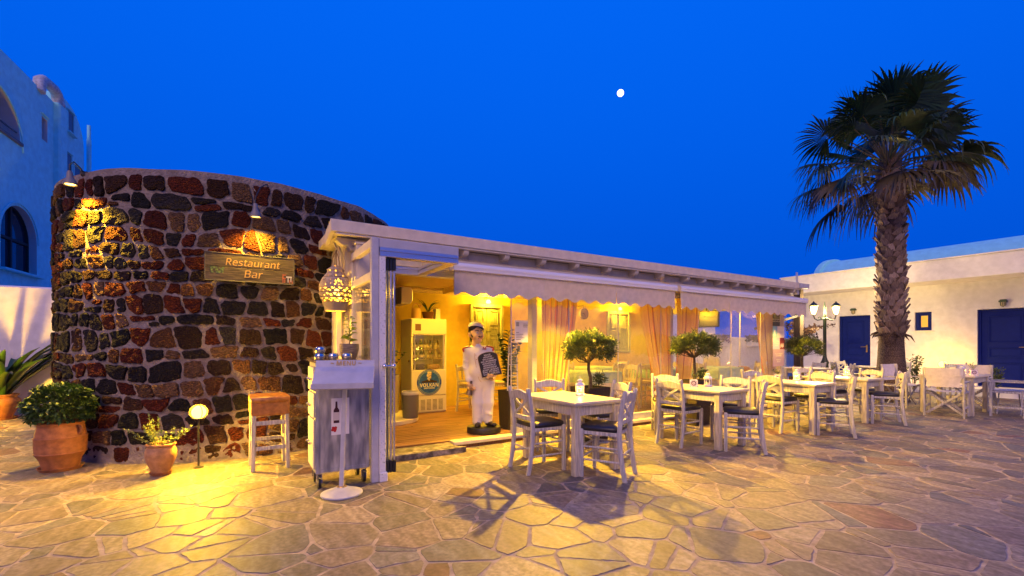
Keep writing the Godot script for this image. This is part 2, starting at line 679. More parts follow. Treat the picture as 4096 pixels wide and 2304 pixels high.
func clip(poly: PackedVector2Array, nrm: Vector2, d: float) -> PackedVector2Array:
	# keeps what lies where nrm . p <= d
	var out := PackedVector2Array()
	var k := poly.size()
	for i in k:
		var a := poly[i]
		var b := poly[(i + 1) % k]
		var da := nrm.dot(a) - d
		var db := nrm.dot(b) - d
		if da <= 0.0:
			out.append(a)
		if (da < 0.0 and db > 0.0) or (da > 0.0 and db < 0.0):
			out.append(a.lerp(b, da / (da - db)))
	return out


func voronoi(sites: PackedVector2Array, w: PackedFloat32Array, cell: float) -> Array:
	var bins := {}
	for i in sites.size():
		var key := Vector2i((sites[i] / cell).floor())
		if not bins.has(key):
			bins[key] = PackedInt32Array()
		bins[key].append(i)
	var out := []
	for i in sites.size():
		var s := sites[i]
		var q := cell * 1.6
		var poly := PackedVector2Array([s + Vector2(-q, -q), s + Vector2(q, -q), s + Vector2(q, q), s + Vector2(-q, q)])
		var key := Vector2i((s / cell).floor())
		for dx in range(-2, 3):
			for dy in range(-2, 3):
				var found = bins.get(key + Vector2i(dx, dy))
				if found == null:
					continue
				for j in found:
					if j == i or poly.is_empty():
						continue
					var e := sites[j] - s
					poly = clip(poly, e * 2.0, sites[j].length_squared() - s.length_squared() + w[i] - w[j])
		out.append(poly)
	return out


func round_off(poly: PackedVector2Array, gap: float, r: float) -> PackedVector2Array:
	# draws the outline in by gap and rounds its corners
	var inner := Geometry2D.offset_polygon(poly, -(gap + r), Geometry2D.JOIN_MITER)
	if inner.is_empty():
		return PackedVector2Array()
	var back := Geometry2D.offset_polygon(inner[0], r, Geometry2D.JOIN_ROUND)
	return back[0] if back.size() else PackedVector2Array()


func resample(poly: PackedVector2Array, k: int, f: FastNoiseLite, amp: float, c: Vector2) -> PackedVector2Array:
	var total := 0.0
	for i in poly.size():
		total += poly[i].distance_to(poly[(i + 1) % poly.size()])
	var out := PackedVector2Array()
	var step := total / k
	var want := 0.0
	var run := 0.0
	for i in poly.size():
		var a := poly[i]
		var b := poly[(i + 1) % poly.size()]
		var l := a.distance_to(b)
		while want < run + l and out.size() < k:
			var p := a.lerp(b, (want - run) / maxf(l, 1e-6))
			out.append(p + (p - c).normalized() * f.get_noise_2d(p.x * 100.0, p.y * 100.0) * amp)
			want += step
		run += l
	return out


func centre_of(poly: PackedVector2Array) -> Vector2:
	var c := Vector2.ZERO
	for p in poly:
		c += p
	return c / maxi(poly.size(), 1)


func area_of(poly: PackedVector2Array) -> float:
	var a := 0.0
	for i in poly.size():
		a += poly[i].cross(poly[(i + 1) % poly.size()])
	return absf(a) * 0.5


func join(meshes: Array) -> ArrayMesh:
	var vs := PackedVector3Array()
	var ns := PackedVector3Array()
	var cs := PackedColorArray()
	var ix := PackedInt32Array()
	for m in meshes:
		var a: Array = m.surface_get_arrays(0)
		var first := vs.size()
		vs.append_array(a[Mesh.ARRAY_VERTEX])
		ns.append_array(a[Mesh.ARRAY_NORMAL])
		cs.append_array(a[Mesh.ARRAY_COLOR])
		for k in a[Mesh.ARRAY_INDEX]:
			ix.append(first + k)
	var b := []
	b.resize(Mesh.ARRAY_MAX)
	b[Mesh.ARRAY_VERTEX] = vs
	b[Mesh.ARRAY_NORMAL] = ns
	b[Mesh.ARRAY_COLOR] = cs
	b[Mesh.ARRAY_INDEX] = ix
	var out := ArrayMesh.new()
	out.add_surface_from_arrays(Mesh.PRIMITIVE_TRIANGLES, b)
	return out


func build_pavement() -> void:
	var g := Mb.new()
	g.quad(Vector3(-150, -0.002, 150), Vector3(150, -0.002, 150), Vector3(150, -0.002, -150), Vector3(-150, -0.002, -150), Vector3.UP)
	var root := structure("pavement", g, M.mortar, "crazy paving of grey and ochre flagstones in pale mortar", "pavement")
	var sites := PackedVector2Array()
	var w := PackedFloat32Array()
	var step := 0.295
	var f := FastNoiseLite.new()
	f.seed = 40
	f.frequency = 0.06
	f.fractal_octaves = 3
	for i in range(-26, 61):
		for j in range(-44, 8):
			var p := Vector2(i + 0.5, j + 0.5) * step + Vector2(rng.randf_range(-0.5, 0.5), rng.randf_range(-0.5, 0.5)) * step * 0.92
			if p.x > 1.0 and p.y < -5.55 and p.x < 10.2 or p.x > 16.6 or p.y < -8.8 and p.x > 2.0 or p.distance_to(Vector2(0.12, -8.4)) < 2.1 or p.y < -12.2:
				continue
			if p.x < -6.5 + maxf(0.0, p.y + 3.0) * 1.5:
				continue
			if rng.randf() < 0.10:
				continue
			sites.append(p)
			w.append(rng.randf_range(0.0, 0.05) if rng.randf() < 0.7 else rng.randf_range(-0.03, 0.09))
			if rng.randf() < 0.05:
				sites.append(p + Vector2(rng.randf_range(-0.5, 0.5), rng.randf_range(-0.5, 0.5)) * step)
				w.append(rng.randf_range(0.0, 0.04))
	var cells := []
	for q in voronoi(sites, w, step):
		# some slabs are broken in two, which gives the sharp wedges between the larger ones
		if q.size() > 2 and area_of(q) > 0.075 and rng.randf() < 0.34:
			var a := rng.randf() * TAU
			var d := Vector2(cos(a), sin(a))
			var off := d.dot(centre_of(q)) + rng.randf_range(-0.05, 0.05)
			cells.append(clip(q, d, off))
			cells.append(clip(q, -d, -off))
		else:
			cells.append(q)
	var tones := [lin(0.28, 0.245, 0.205), lin(0.33, 0.27, 0.205), lin(0.25, 0.23, 0.225), lin(0.38, 0.30, 0.22), lin(0.33, 0.255, 0.205), lin(0.42, 0.35, 0.285), lin(0.21, 0.20, 0.205), lin(0.44, 0.36, 0.275), lin(0.30, 0.165, 0.115)]
	var made := []
	for i in cells.size():
		var poly := round_off(cells[i], rng.randf_range(0.005, 0.014), 0.003)
		if poly.size() < 3 or area_of(poly) < 0.004:
			continue
		var c := centre_of(poly)
		var dist := Vector2(c.x, c.y).length()
		var k := 30 if dist < 5.0 else 16
		poly = resample(poly, k, f, 0.012, c)
		k = poly.size()
		if k < 5:
			continue
		if Geometry2D.is_polygon_clockwise(poly):
			poly.reverse()
		var tone: Color = tones[rng.randi() % 8] if rng.randf() < 0.975 else tones[8]
		tone = tone.srgb_to_linear() * rng.randf_range(0.74, 1.10)
		var top := rng.randf_range(0.0, 0.0025)
		var tilt := Vector2(rng.randf_range(-1, 1), rng.randf_range(-1, 1)) * 0.002
		var vs := PackedVector3Array()
		var ns := PackedVector3Array()
		var ix := PackedInt32Array()
		var flat := Vector3(-tilt.x, 1.0, -tilt.y).normalized()
		for ring in 3:
			for p in poly:
				var q: Vector2 = p if ring == 0 else p - (p - c).normalized() * 0.0035
				var y := -0.012 if ring == 0 else top + tilt.dot(q - c)
				vs.append(Vector3(q.x, y, q.y))
				var o2 := (p - c).normalized()
				ns.append(flat if ring == 2 else Vector3(o2.x, 1.0, o2.y).normalized())
		vs.append(Vector3(c.x, top, c.y))
		ns.append(flat)
		for a in k:
			var b := (a + 1) % k
			ix.append_array([a, b, k + b, a, k + b, k + a])
			ix.append_array([2 * k + a, 2 * k + b, 3 * k])
		var cs := PackedColorArray()
		cs.resize(vs.size())
		cs.fill(tone)
		var arrays := []
		arrays.resize(Mesh.ARRAY_MAX)
		arrays[Mesh.ARRAY_VERTEX] = vs
		arrays[Mesh.ARRAY_NORMAL] = ns
		arrays[Mesh.ARRAY_COLOR] = cs
		arrays[Mesh.ARRAY_INDEX] = ix
		var stone := ArrayMesh.new()
		stone.add_surface_from_arrays(Mesh.PRIMITIVE_TRIANGLES, arrays)
		var ahead := c.dot(Vector2(0.521, -0.8535))
		var side := absf(c.dot(Vector2(0.8535, 0.521)))
		var seen := 0.0
		if ahead > 0.8 and side < ahead * 1.16 + 0.3:
			seen = area_of(poly) / pow(ahead, 3.0)
			if ahead < 2.45:
				seen *= 0.02
		made.append([seen, stone])
	made.sort_custom(func(a, b): return a[0] > b[0])
	var rest := []
	for i in made.size():
		if i < 300:
			part(root, "flagstone", made[i][1], M.flag)
		else:
			rest.append(made[i][1])
	var far := part(root, "paving_stones", join(rest), M.flag)
	far.set_meta("kind", "stuff")
	print("flagstones ", made.size())


const TC := Vector3(0.20, 0.0, -8.40)
const TR := 2.19
const TH := 3.27


func on_tower(s: float, y: float, h: float) -> Vector3:
	var a := s / TR
	return TC + Vector3(sin(a), 0, cos(a)) * (TR + h) + Vector3(0, y, 0)


func build_tower() -> void:
	var root := thing("round_stone_building", "round building of dark red and black lava stones in grey mortar", "building")
	# the mortared core, with an uneven coping
	var f := FastNoiseLite.new()
	f.seed = 31
	f.frequency = 0.9
	var rows := []
	for i in 15:
		var row := PackedVector3Array()
		for k in 145:
			var a := TAU * k / 144.0
			var s := sin(a) * 1.7
			var q := cos(a) * 1.7
			var top := TH + f.get_noise_2d(s, q) * 0.035 - 0.02 * maxf(0.0, sin(a))
			var y := top * i / 10.0
			var h := f.get_noise_3d(s * 2.0, y * 2.0, q * 2.0) * 0.014
			if i == 0:
				y = -0.05
				h += 0.03
			elif i > 9:
				var t := (i - 9) / 5.0
				y = top - 0.02 * t * t + (0.02 if i < 13 else 0.0)
				h = [0, 0.006, -0.02, -0.07, -0.24, -0.30][i - 9]
				if i == 14:
					y = top - 0.35
			row.append(TC + Vector3(sin(a), 0, cos(a)) * (TR + h) + Vector3(0, y, 0))
		rows.append(row)
	var core := Mb.new()
	core.grid(rows)
	part(root, "mortar_wall", core, M.wall_mortar)
	var lid := Mb.new()
	lid.cyl(TC + Vector3(0, TH - 0.4, 0), TC + Vector3(0, TH - 0.34, 0), TR - 0.2, TR - 0.2, 48)
	part(root, "roof_terrace", lid, M.white_wall)
	# stones in rough, wandering courses
	var bend := FastNoiseLite.new()
	bend.seed = 35
	bend.frequency = 0.9
	bend.fractal_octaves = 2
	var levels := [0.0]
	while levels[-1] < TH - 0.12:
		levels.append(levels[-1] + rng.randf_range(0.135, 0.225))
	levels[-1] = TH - 0.01
	var cells := []
	for i in levels.size() - 1:
		var lo := func(x: float) -> float: return levels[i] + (bend.get_noise_2d(x, i * 9.0) * 0.085 if i > 0 else 0.0)
		var hi := func(x: float) -> float: return levels[i + 1] + bend.get_noise_2d(x, (i + 1) * 9.0) * 0.085
		var x := -4.2 - rng.randf() * 0.2
		var tilt := 0.0
		while x < 4.2:
			var wd := rng.randf_range(0.14, 0.30) * (1.4 if rng.randf() < 0.2 else 1.0)
			var next := rng.randf_range(-0.04, 0.04)
			var e := x + wd
			var mid := (x + e) * 0.5
			var q := PackedVector2Array([Vector2(x - tilt, lo.call(x)), Vector2(mid, lo.call(mid)), Vector2(e - next, lo.call(e)), Vector2(e + next, hi.call(e)), Vector2(mid, hi.call(mid)), Vector2(x + tilt, hi.call(x))])
			var c := centre_of(q)
			if wd > 0.27 and rng.randf() < 0.3:
				var d := Vector2(rng.randf_range(-0.25, 0.25), 1.0).normalized() if rng.randf() < 0.4 else Vector2(1.0, rng.randf_range(-0.35, 0.35)).normalized()
				var off := d.dot(c) + rng.randf_range(-0.02, 0.02)
				cells.append(clip(q, d, off))
				cells.append(clip(q, -d, -off))
			else:
				for k in 3:
					if rng.randf() < 0.45:
						var a := PI * 0.25 + PI * 0.5 * (rng.randi() % 4) + rng.randf_range(-0.4, 0.4)
						var d := Vector2(cos(a), sin(a))
						var far := 0.0
						for p in q:
							far = maxf(far, d.dot(p - c))
						q = clip(q, d, d.dot(c) + far * rng.randf_range(0.68, 0.9))
				cells.append(q)
			x = e
			tilt = next
	var tones := [lin(0.045, 0.026, 0.018), lin(0.032, 0.027, 0.023), lin(0.024, 0.022, 0.021), lin(0.13, 0.026, 0.012), lin(0.15, 0.036, 0.016), lin(0.17, 0.075, 0.032), lin(0.075, 0.036, 0.020), lin(0.22, 0.125, 0.065), lin(0.05, 0.045, 0.040), lin(0.105, 0.022, 0.011), lin(0.028, 0.025, 0.024)]
	var cr := FastNoiseLite.new()
	cr.seed = 33
	cr.frequency = 12.0
	cr.fractal_octaves = 3
	var rim := FastNoiseLite.new()
	rim.seed = 34
	rim.frequency = 0.09
	rim.fractal_octaves = 3
	var made := []
	for i in cells.size():
		var cell: PackedVector2Array = cells[i]
		cell = clip(cell, Vector2(0, 1), TH - 0.035)
		cell = clip(cell, Vector2(0, -1), 0.0)
		if cell.size() < 3:
			continue
		var poly := round_off(cell, rng.randf_range(0.007, 0.017), rng.randf_range(0.008, 0.026))
		if poly.size() < 3 or area_of(poly) < 0.003:
			continue
		var c := centre_of(poly)
		poly = resample(poly, 24, rim, 0.022, c)
		var k := poly.size()
		if k < 6:
			continue
		if Geometry2D.is_polygon_clockwise(poly):
			poly.reverse()
		var lift := rng.randf_range(0.012, 0.036)
		var tone: Color = tones[rng.randi() % tones.size()].srgb_to_linear() * rng.randf_range(0.95, 1.5)
		var vs := PackedVector3Array()
		var ix := PackedInt32Array()
		for ring in [[1.0, -0.03], [0.97, 0.72], [0.88, 0.95], [0.60, 1.0], [0.28, 1.0]]:
			for p in poly:
				var q: Vector2 = c + (p - c) * ring[0]
				var hh: float = -0.03
				if ring[1] > 0.0:
					hh = lift * ring[1] + cr.get_noise_3d(q.x, q.y, i * 3.1) * 0.021
				vs.append(on_tower(q.x, q.y, hh))
		vs.append(on_tower(c.x, c.y, lift + cr.get_noise_3d(c.x, c.y, i * 3.1) * 0.017))
		for a in k:
			var b := (a + 1) % k
			for r in 4:
				ix.append_array([r * k + a, (r + 1) * k + b, r * k + b, r * k + a, (r + 1) * k + a, (r + 1) * k + b])
			ix.append_array([4 * k + a, 5 * k, 4 * k + b])
		var cs := PackedColorArray()
		cs.resize(vs.size())
		cs.fill(tone)
		var at := on_tower(c.x, c.y, 0.0)
		var out := (at - TC) * Vector3(1, 0, 1)
		var seen := area_of(poly) * maxf(0.0, out.normalized().dot((Vector3(0, 1.3, 0) - at).normalized())) / at.length_squared()
		if at.x > 1.1 and at.y < 2.5:
			seen *= 0.1
		made.append([seen, smooth_mesh(vs, ix, PackedVector2Array(), cs)])
	made.sort_custom(func(a, b): return a[0] > b[0])
	var rest := []
	for i in made.size():
		if i < 300:
			part(root, "stone", made[i][1], M.lava)
		else:
			rest.append(made[i][1])
	part(root, "rubble_stones", join(rest), M.lava).set_meta("kind", "stuff")
	print("tower stones ", made.size())


# ---------------------------------------------------------------- the restaurant

const FZ := -5.42      # glass front
const BZ := -8.60      # back wall
const RX := 10.41      # right-hand corner


func rafter(x: float) -> Mb:
	var poly := PackedVector2Array()
	poly.append(Vector2(0.0, 0.0))
	poly.append(Vector2(0.34, 0.0))
	poly.append(Vector2(0.34, -0.04))
	for i in 6:
		var a := PI * 0.5 * i / 5.0
		poly.append(Vector2(0.29 + 0.05 * cos(a), -0.045 - 0.05 * sin(a)))
	poly.append(Vector2(0.0, -0.11))
	var m := Mb.new()
	m.prism(poly, 0.075, Transform3D(Basis(Vector3(0, 0, 1), Vector3.UP, Vector3(-1, 0, 0)), Vector3(x, 2.556, -5.53)), 0.005)
	return m


func build_restaurant() -> void:
	var deck := Mb.new()
	deck.slab(1.25, RX + 0.05, -0.01, 0.066, BZ, FZ - 0.03)
	var floor_root := structure("wooden_deck", deck, M.deck_dark, "warm brown timber deck of the restaurant", "floor")
	var lengths := [2.3, 3.1, 2.7, 1.9]
	var z := FZ - 0.035
	var row := 0
	while z > BZ + 0.05:
		var x := 1.26
		var k := row
		while x < RX:
			var l: float = lengths[k % 4] * (0.55 if x < 1.3 and row % 2 == 1 else 1.0)
			var e := minf(x + l, RX)
			var b := Mb.new()
			var t := rng.randf_range(0.8, 1.15)
			b.col = Color(t, t * rng.randf_range(0.94, 1.03), t * rng.randf_range(0.9, 1.05))
			b.slab(x + 0.002, e - 0.002, 0.05, 0.09, z - 0.104, z - 0.004, 0.004)
			part(floor_root, "plank", b, M.deck)
			x = e
			k += 1
		z -= 0.108
		row += 1
	var sill := Mb.new()
	sill.slab(2.38, RX + 0.06, 0.045, 0.094, FZ - 0.03, -5.315, 0.006)
	part(floor_root, "pale_sill", sill, M.cream)
	var riser := Mb.new()
	riser.slab(2.40, RX + 0.05, -0.01, 0.044, -5.45, -5.335, 0.004)
	part(floor_root, "riser_board", riser, tri_tex(mat(lin(0.19, 0.075, 0.032), 0.55), M.grain_tex, 1.5))
	var curb := Mb.new()
	for q in [[3.30, 6.33], [6.36, 9.36], [9.38, RX + 0.02]]:
		curb.slab(q[0], q[1], 0.092, 0.20, FZ - 0.035, FZ + 0.035, 0.006)
	part(floor_root, "window_curb", curb, M.silver_paint)

	var step := Mb.new()
	step.prism(PackedVector2Array([Vector2(1.26, 5.44), Vector2(2.37, 5.44), Vector2(2.36, 5.20), Vector2(2.45, 5.105), Vector2(1.9, 5.085), Vector2(1.26, 5.10)]), 0.075, Transform3D(Basis(Vector3.RIGHT, Vector3(0, 0, -1), Vector3(0, 1, 0)), Vector3(0, 0.034, 0)), 0.006)
	solo("stone_doorstep", step, tri_tex(mat(lin(0.42, 0.36, 0.30), 0.7), M.fine, 1.0, M.crag, 0.4), "long grey stone doorstep before the open deck", "doorstep")

	var root := thing("restaurant_pavilion", "cream restaurant pavilion with a glass front, flat roof and rafter tails", "building")
	var m := Mb.new()
	m.slab(0.93, RX + 0.05, 2.562, 2.66, -8.95, -5.205)
	part(root, "roof", m, M.cream)
	m = Mb.new()
	m.prism(PackedVector2Array([Vector2(0.88, 2.548), Vector2(RX + 0.1, 2.548), Vector2(RX + 0.1, 2.678), Vector2(0.88, 2.678)]), 0.05, Transform3D(Basis.IDENTITY, Vector3(0, 0, -5.175)), 0.005)
	m.slab(0.935, RX + 0.06, 2.524, 2.546, -5.20, -5.165, 0.003)
	part(root, "fascia", m, M.cream)
	m = Mb.new()
	m.prism(PackedVector2Array([Vector2(0, 2.678), Vector2(0, 2.548), Vector2(0.34, 2.46), Vector2(0.34, 2.60)]), 0.045, Transform3D(Basis(Vector3(0, 0, -1), Vector3.UP, Vector3.RIGHT), Vector3(0.905, 0, -5.205)), 0.004)
	part(root, "end_board", m, M.cream)
	m = Mb.new()
	for i in 6:
		m.slab(0.935, RX + 0.05, 2.545, 2.560, -5.21 - i * 0.12, -5.21 - i * 0.12 - 0.112, 0.003)
	part(root, "soffit", m, M.cream)
	for x in [2.50, 3.10, 3.70, 4.30, 4.94, 5.53, 6.14, 6.80, 7.26, 7.76, 8.26, 8.79, 9.29, 9.79, 10.30]:
		part(root, "rafter", rafter(x), M.cream)
	# header beam with a moulded end over the front
	var poly := PackedVector2Array([Vector2(RX + 0.05, 2.275), Vector2(RX + 0.05, 2.535), Vector2(0.975, 2.535)])
	for i in 7:
		var t := i / 6.0
		poly.append(Vector2(0.975 + 0.10 * t, 2.50 - 0.045 * t - 0.02 * sin(t * PI)))
	for i in 6:
		var t := (i + 1) / 6.0
		poly.append(Vector2(1.075 + 0.05 * t, 2.455 - 0.055 * t * t))
	poly.append(Vector2(1.19, 2.40))
	poly.append(Vector2(1.19, 2.275))
	m = Mb.new()
	m.prism(poly, 0.13, Transform3D(Basis.IDENTITY, Vector3(0, 0, FZ)), 0.006)
	part(root, "header_beam", m, M.cream)
	for x in [2.80, 3.40, 4.0, 4.62, 5.24, 5.84, 6.47, 7.03, 7.51, 8.01, 8.52, 9.04, 9.54, 10.05]:
		m = Mb.new()
		m.slab(x - 0.205, x + 0.205, 2.40, 2.505, FZ + 0.066, FZ + 0.074, 0.003)
		part(root, "frieze_panel", m, M.cream)
	m = Mb.new()
	for q in [[2.18, 2.215, 0.058], [2.215, 2.24, 0.048], [2.24, 2.272, 0.058]]:
		m.slab(1.28, RX + 0.06, q[0], q[1], FZ - q[2], FZ + q[2], 0.003)
	part(root, "top_rail", m, M.aluminium)
	m = Mb.new()
	for q in [[2.18, 2.215, 0.058], [2.215, 2.24, 0.048], [2.24, 2.272, 0.058]]:
		m.slab(RX - q[2], RX + q[2], q[0], q[1], BZ, FZ - 0.06, 0.003)
	m.slab(RX - 0.05, RX + 0.05, 2.274, 2.55, BZ, FZ - 0.066, 0.004)
	part(root, "side_beam", m, M.cream)
	# walls and ceiling
	m = Mb.new()
	m.slab(1.9, RX + 0.06, 0.0, 2.56, BZ - 0.16, BZ)
	part(root, "back_wall", m, M.yellow_wall)
	m = Mb.new()
	m.slab(1.25, RX - 0.052, 2.46, 2.50, BZ, FZ - 0.068)
	part(root, "ceiling", m, M.ceiling)
	m = Mb.new()
	m.slab(2.0, RX - 0.06, 2.36, 2.459, BZ + 0.001, BZ + 0.06, 0.01)
	m.slab(2.0, RX - 0.06, 2.395, 2.459, BZ + 0.061, BZ + 0.13, 0.01)
	part(root, "ceiling_moulding", m, M.ceiling)
	for x in [3.6, 5.0, 6.4, 7.8, 9.2]:
		m = Mb.new()
		m.slab(x - 0.05, x + 0.05, 2.34, 2.459, BZ + 0.14, FZ - 0.08, 0.006)
		part(root, "ceiling_beam", m, M.ceiling)
	m = Mb.new()
	m.slab(1.10, 1.18, 0.0, 2.54, -6.55, FZ - 0.10)
	part(root, "side_wall", m, M.cream)
	# posts
	for q in [[1.14, 1.25, FZ - 0.08, FZ + 0.06], [3.78, 3.87, -5.74, -5.62], [6.83, 6.92, -5.74, -5.62], [RX - 0.06, RX + 0.02, -5.62, -5.50], [RX - 0.06, RX + 0.04, BZ, BZ + 0.1]]:
		m = Mb.new()
		m.slab(q[0], q[1], 0.0, 2.27, q[2], q[3], 0.006)
		part(root, "post", m, M.cream)
	m = Mb.new()
	m.slab(1.16, 1.31, 2.05, 2.45, FZ + 0.07, FZ + 0.20, 0.006)
	m.slab(1.145, 1.325, 2.45, 2.475, FZ + 0.067, FZ + 0.215, 0.004)
	part(root, "post_head", m, M.cream)
	for q in [[1.03, -5.56], [1.075, -5.60]]:
		m = Mb.new()
		m.tube([Vector3(q[0] - 0.05, 2.52, q[1]), Vector3(q[0], 2.40, q[1]), Vector3(q[0] + 0.01, 1.98, q[1])], [0.012], 8)
		m.slab(q[0] - 0.02, q[0] + 0.035, 1.2, 1.99, q[1] - 0.02, q[1] + 0.02, 0.004)
		part(root, "cable_conduit", m, M.cream)
	m = Mb.new()
	m.slab(1.255, 1.30, 0.0, 2.04, FZ - 0.02, FZ + 0.10, 0.003)
	part(root, "timber_reveal", m, tri_tex(mat(lin(0.16, 0.09, 0.04), 0.25), M.grain_tex, 1.2))
	# frameless glass
	for i in 7:
		var x0 := 3.283 + 1.018 * i
		m = Mb.new()
		m.slab(x0 + 0.004, x0 + 1.014, 0.20, 2.18, FZ - 0.005, FZ + 0.005)
		var g := part(root, "glass_panel", m, M.glass)
		var e := Mb.new()
		e.slab(x0 + 0.0155, x0 + 0.0035, 0.202, 2.178, FZ - 0.0065, FZ + 0.0065)
		part(g, "edge_strip", e, M.aluminium)
	for i in 3:
		var z0 := FZ - 0.08 - 1.0 * i
		m = Mb.new()
		m.slab(RX - 0.005, RX + 0.005, 0.10, 2.18, z0 - 0.99, z0 - 0.01)
		var g := part(root, "side_glass_panel", m, M.glass)
		var e := Mb.new()
		e.slab(RX - 0.009, RX + 0.009, 0.101, 2.179, z0 - 0.009, z0 + 0.009)
		part(g, "edge_strip", e, M.aluminium)
	# the projecting bay in which the glass leaves are parked
	m = Mb.new()
	m.slab(1.125, 1.195, 0.0, 2.365, -4.49, -4.42, 0.006)
	part(root, "bay_post", m, M.silver_paint)
	m = Mb.new()
	m.slab(1.197, 1.258, 0.03, 2.19, -4.475, -4.415, 0.004)
	m.slab(1.197, 1.275, 0.0, 0.09, -4.48, -4.40, 0.006)
	part(root, "flaking_white_post", m, tri_tex(mat(Color.WHITE, 0.8), flake_tex(), 2.4))
	m = Mb.new()
	m.slab(1.197, 2.04, 2.275, 2.362, -4.50, -4.43, 0.004)
	part(root, "bay_beam", m, M.silver_paint)
	m = Mb.new()
	for q in [[1.97, 2.036, 2.275, 2.360], [1.128, 1.192, 2.275, 2.360], [1.128, 1.192, 1.96, 2.04]]:
		m = Mb.new()
		m.slab(q[0], q[1], q[2], q[3], -5.345, -4.502, 0.004)
		part(root, "bay_side_beam", m, M.cream)
	m = Mb.new()
	for q in [[2.185, 2.215, 0.055], [2.215, 2.238, 0.046], [2.238, 2.272, 0.055]]:
		m.slab(1.20, 2.03, q[0], q[1], -4.465 - q[2], -4.465 + q[2], 0.003)
		m.slab(1.975 - q[2], 1.975 + q[2], q[0] + 0.0015, q[1] - 0.0005, -5.36, -4.525, 0.003)
	part(root, "bay_rail", m, M.aluminium)
	m = Mb.new()
	m.slab(1.15, 1.165, 0.06, 1.95, -5.33, -4.50)
	part(root, "bay_side_glass", m, M.glass)
	for i in 3:
		var x0 := 1.285 + i * 0.034
		m = Mb.new()
		m.slab(x0 - 0.005, x0 + 0.005, 0.09, 2.18, -5.34, -4.46)
		var g := part(root, "folded_glass_leaf", m, M.glass)
		m = Mb.new()
		m.slab(x0 - 0.008, x0 + 0.008, 0.18, 2.06, -4.468, -4.453, 0.002)
		part(g, "edge_strip", m, mat(lin(0.10, 0.14, 0.13), 0.3) if i == 0 else M.aluminium)
		for q in [2.06, 0.07]:
			m = Mb.new()
			m.slab(x0 - 0.0145, x0 + 0.0145, q, q + 0.12, -4.53, -4.44, 0.004)
			part(g, "clamp", m, M.black)
	m = Mb.new()
	m.ball(Vector3(1.24, 1.12, -4.395), Vector3(0.025, 0.025, 0.025))
	m.cyl(Vector3(1.24, 1.12, -4.41), Vector3(1.33, 1.12, -4.41), 0.012, 0.012, 10)
	m.ball(Vector3(1.33, 1.12, -4.40), Vector3(0.026, 0.026, 0.026))
	part(root, "door_knob", m, M.chrome)
	# gutter outlet and pipe at the far end
	m = Mb.new()
	m.slab(RX + 0.03, RX + 0.12, 2.43, 2.70, -5.30, -5.21, 0.006)
	m.slab(RX - 0.02, RX + 0.32, 2.56, 2.66, -5.155, -5.10, 0.006)
	m.cyl(Vector3(RX + 0.05, 2.70, -5.24), Vector3(RX + 0.05, 2.92, -5.24), 0.008, 0.008, 6)
	m.cyl(Vector3(RX + 0.10, 2.70, -5.24), Vector3(RX + 0.10, 2.92, -5.24), 0.008, 0.008, 6)
	part(root, "gutter_box", m, M.silver_paint)

	awning(2.22, 6.20, "long cream awning with scalloped edge over the first restaurant tables", true)
	awning(6.30, 10.36, "long cream awning with scalloped edge beside the tall street lantern", false)


func awning(x0: float, x1: float, label: String, first: bool) -> void:
	var root := thing("awning", label, "awning", Vector3.ZERO, 0.0, "retracted awnings on the restaurant front")
	var zb := -5.00
	var m := Mb.new()
	# cloth from the cassette to the front bar
	var rows := []
	for i in 5:
		var t := i / 4.0
		var row := PackedVector3Array()
		for k in 25:
			var x := lerpf(x0 + 0.02, x1 - 0.02, k / 24.0)
			row.append(Vector3(x, lerpf(2.42, 2.318, t) - 0.012 * sin(t * PI), lerpf(-5.34, zb + 0.01, t)))
		rows.append(row)
	m.grid(rows, 0.003)
	part(root, "cloth", m, M.awning)
	m = Mb.new()
	var prof := PackedVector2Array()
	for i in 9:
		var a := -PI * 0.15 + PI * 1.05 * i / 8.0
		prof.append(Vector2(0.052 * cos(a), 0.05 * sin(a) + 0.005))
	prof.append(Vector2(-0.045, -0.045))
	prof.append(Vector2(0.045, -0.045))
	m.prism(prof, x1 - x0, Transform3D(Basis(Vector3(0, 0, 1), Vector3.UP, Vector3(-1, 0, 0)), Vector3((x0 + x1) * 0.5, 2.262, zb)))
	part(root, "front_bar", m, M.enamel)
	for x in [x0 - 0.008, x1 + 0.008]:
		m = Mb.new()
		m.prism(prof, 0.014, Transform3D(Basis(Vector3(0, 0, 1) * 1.06, Vector3.UP * 1.06, Vector3(-1, 0, 0)), Vector3(x, 2.262, zb)), 0.003)
		part(root, "end_cap", m, M.cream)
	# scalloped valance, sewn from widths of cloth
	var n := 3 if first else 3
	var w := (x1 - x0 - 0.03) / n
	for s in n:
		var xs := x0 + 0.015 + s * w
		var waves := int(round(w / 0.262))
		rows = [PackedVector3Array(), PackedVector3Array(), PackedVector3Array(), PackedVector3Array(), PackedVector3Array()]
		var steps := waves * 10
		for k in steps + 1:
			var t := float(k) / steps
			var x := lerpf(xs + 0.002, xs + w - 0.002, t)
			var ph := t * waves
			var low := 1.945 - 0.026 * cos(TAU * ph)
			for r in 5:
				var rr := r / 4.0
				var y := lerpf(2.222, low, rr)
				var zz := zb + 0.012 + 0.012 * rr * sin(x * 2.3 + s) + 0.007 * rr * sin(x * 9.0 + 1.0)
				rows[r].append(Vector3(x, y, zz))
		m = Mb.new()
		m.grid(rows, 0.002)
		part(root, "valance", m, M.awning)
	for t in ([0.22, 0.8] if first else [0.2, 0.8]):
		var x := lerpf(x0, x1, t)
		m = Mb.new()
		m.bar(Vector3(x, 2.36, -5.34), Vector3(x + 0.32, 2.29, zb - 0.03), 0.028, 0.045, Vector3.UP, 0.004)
		part(root, "folding_arm", m, M.cream)


# ---------------------------------------------------------------- the white building with numbered doors

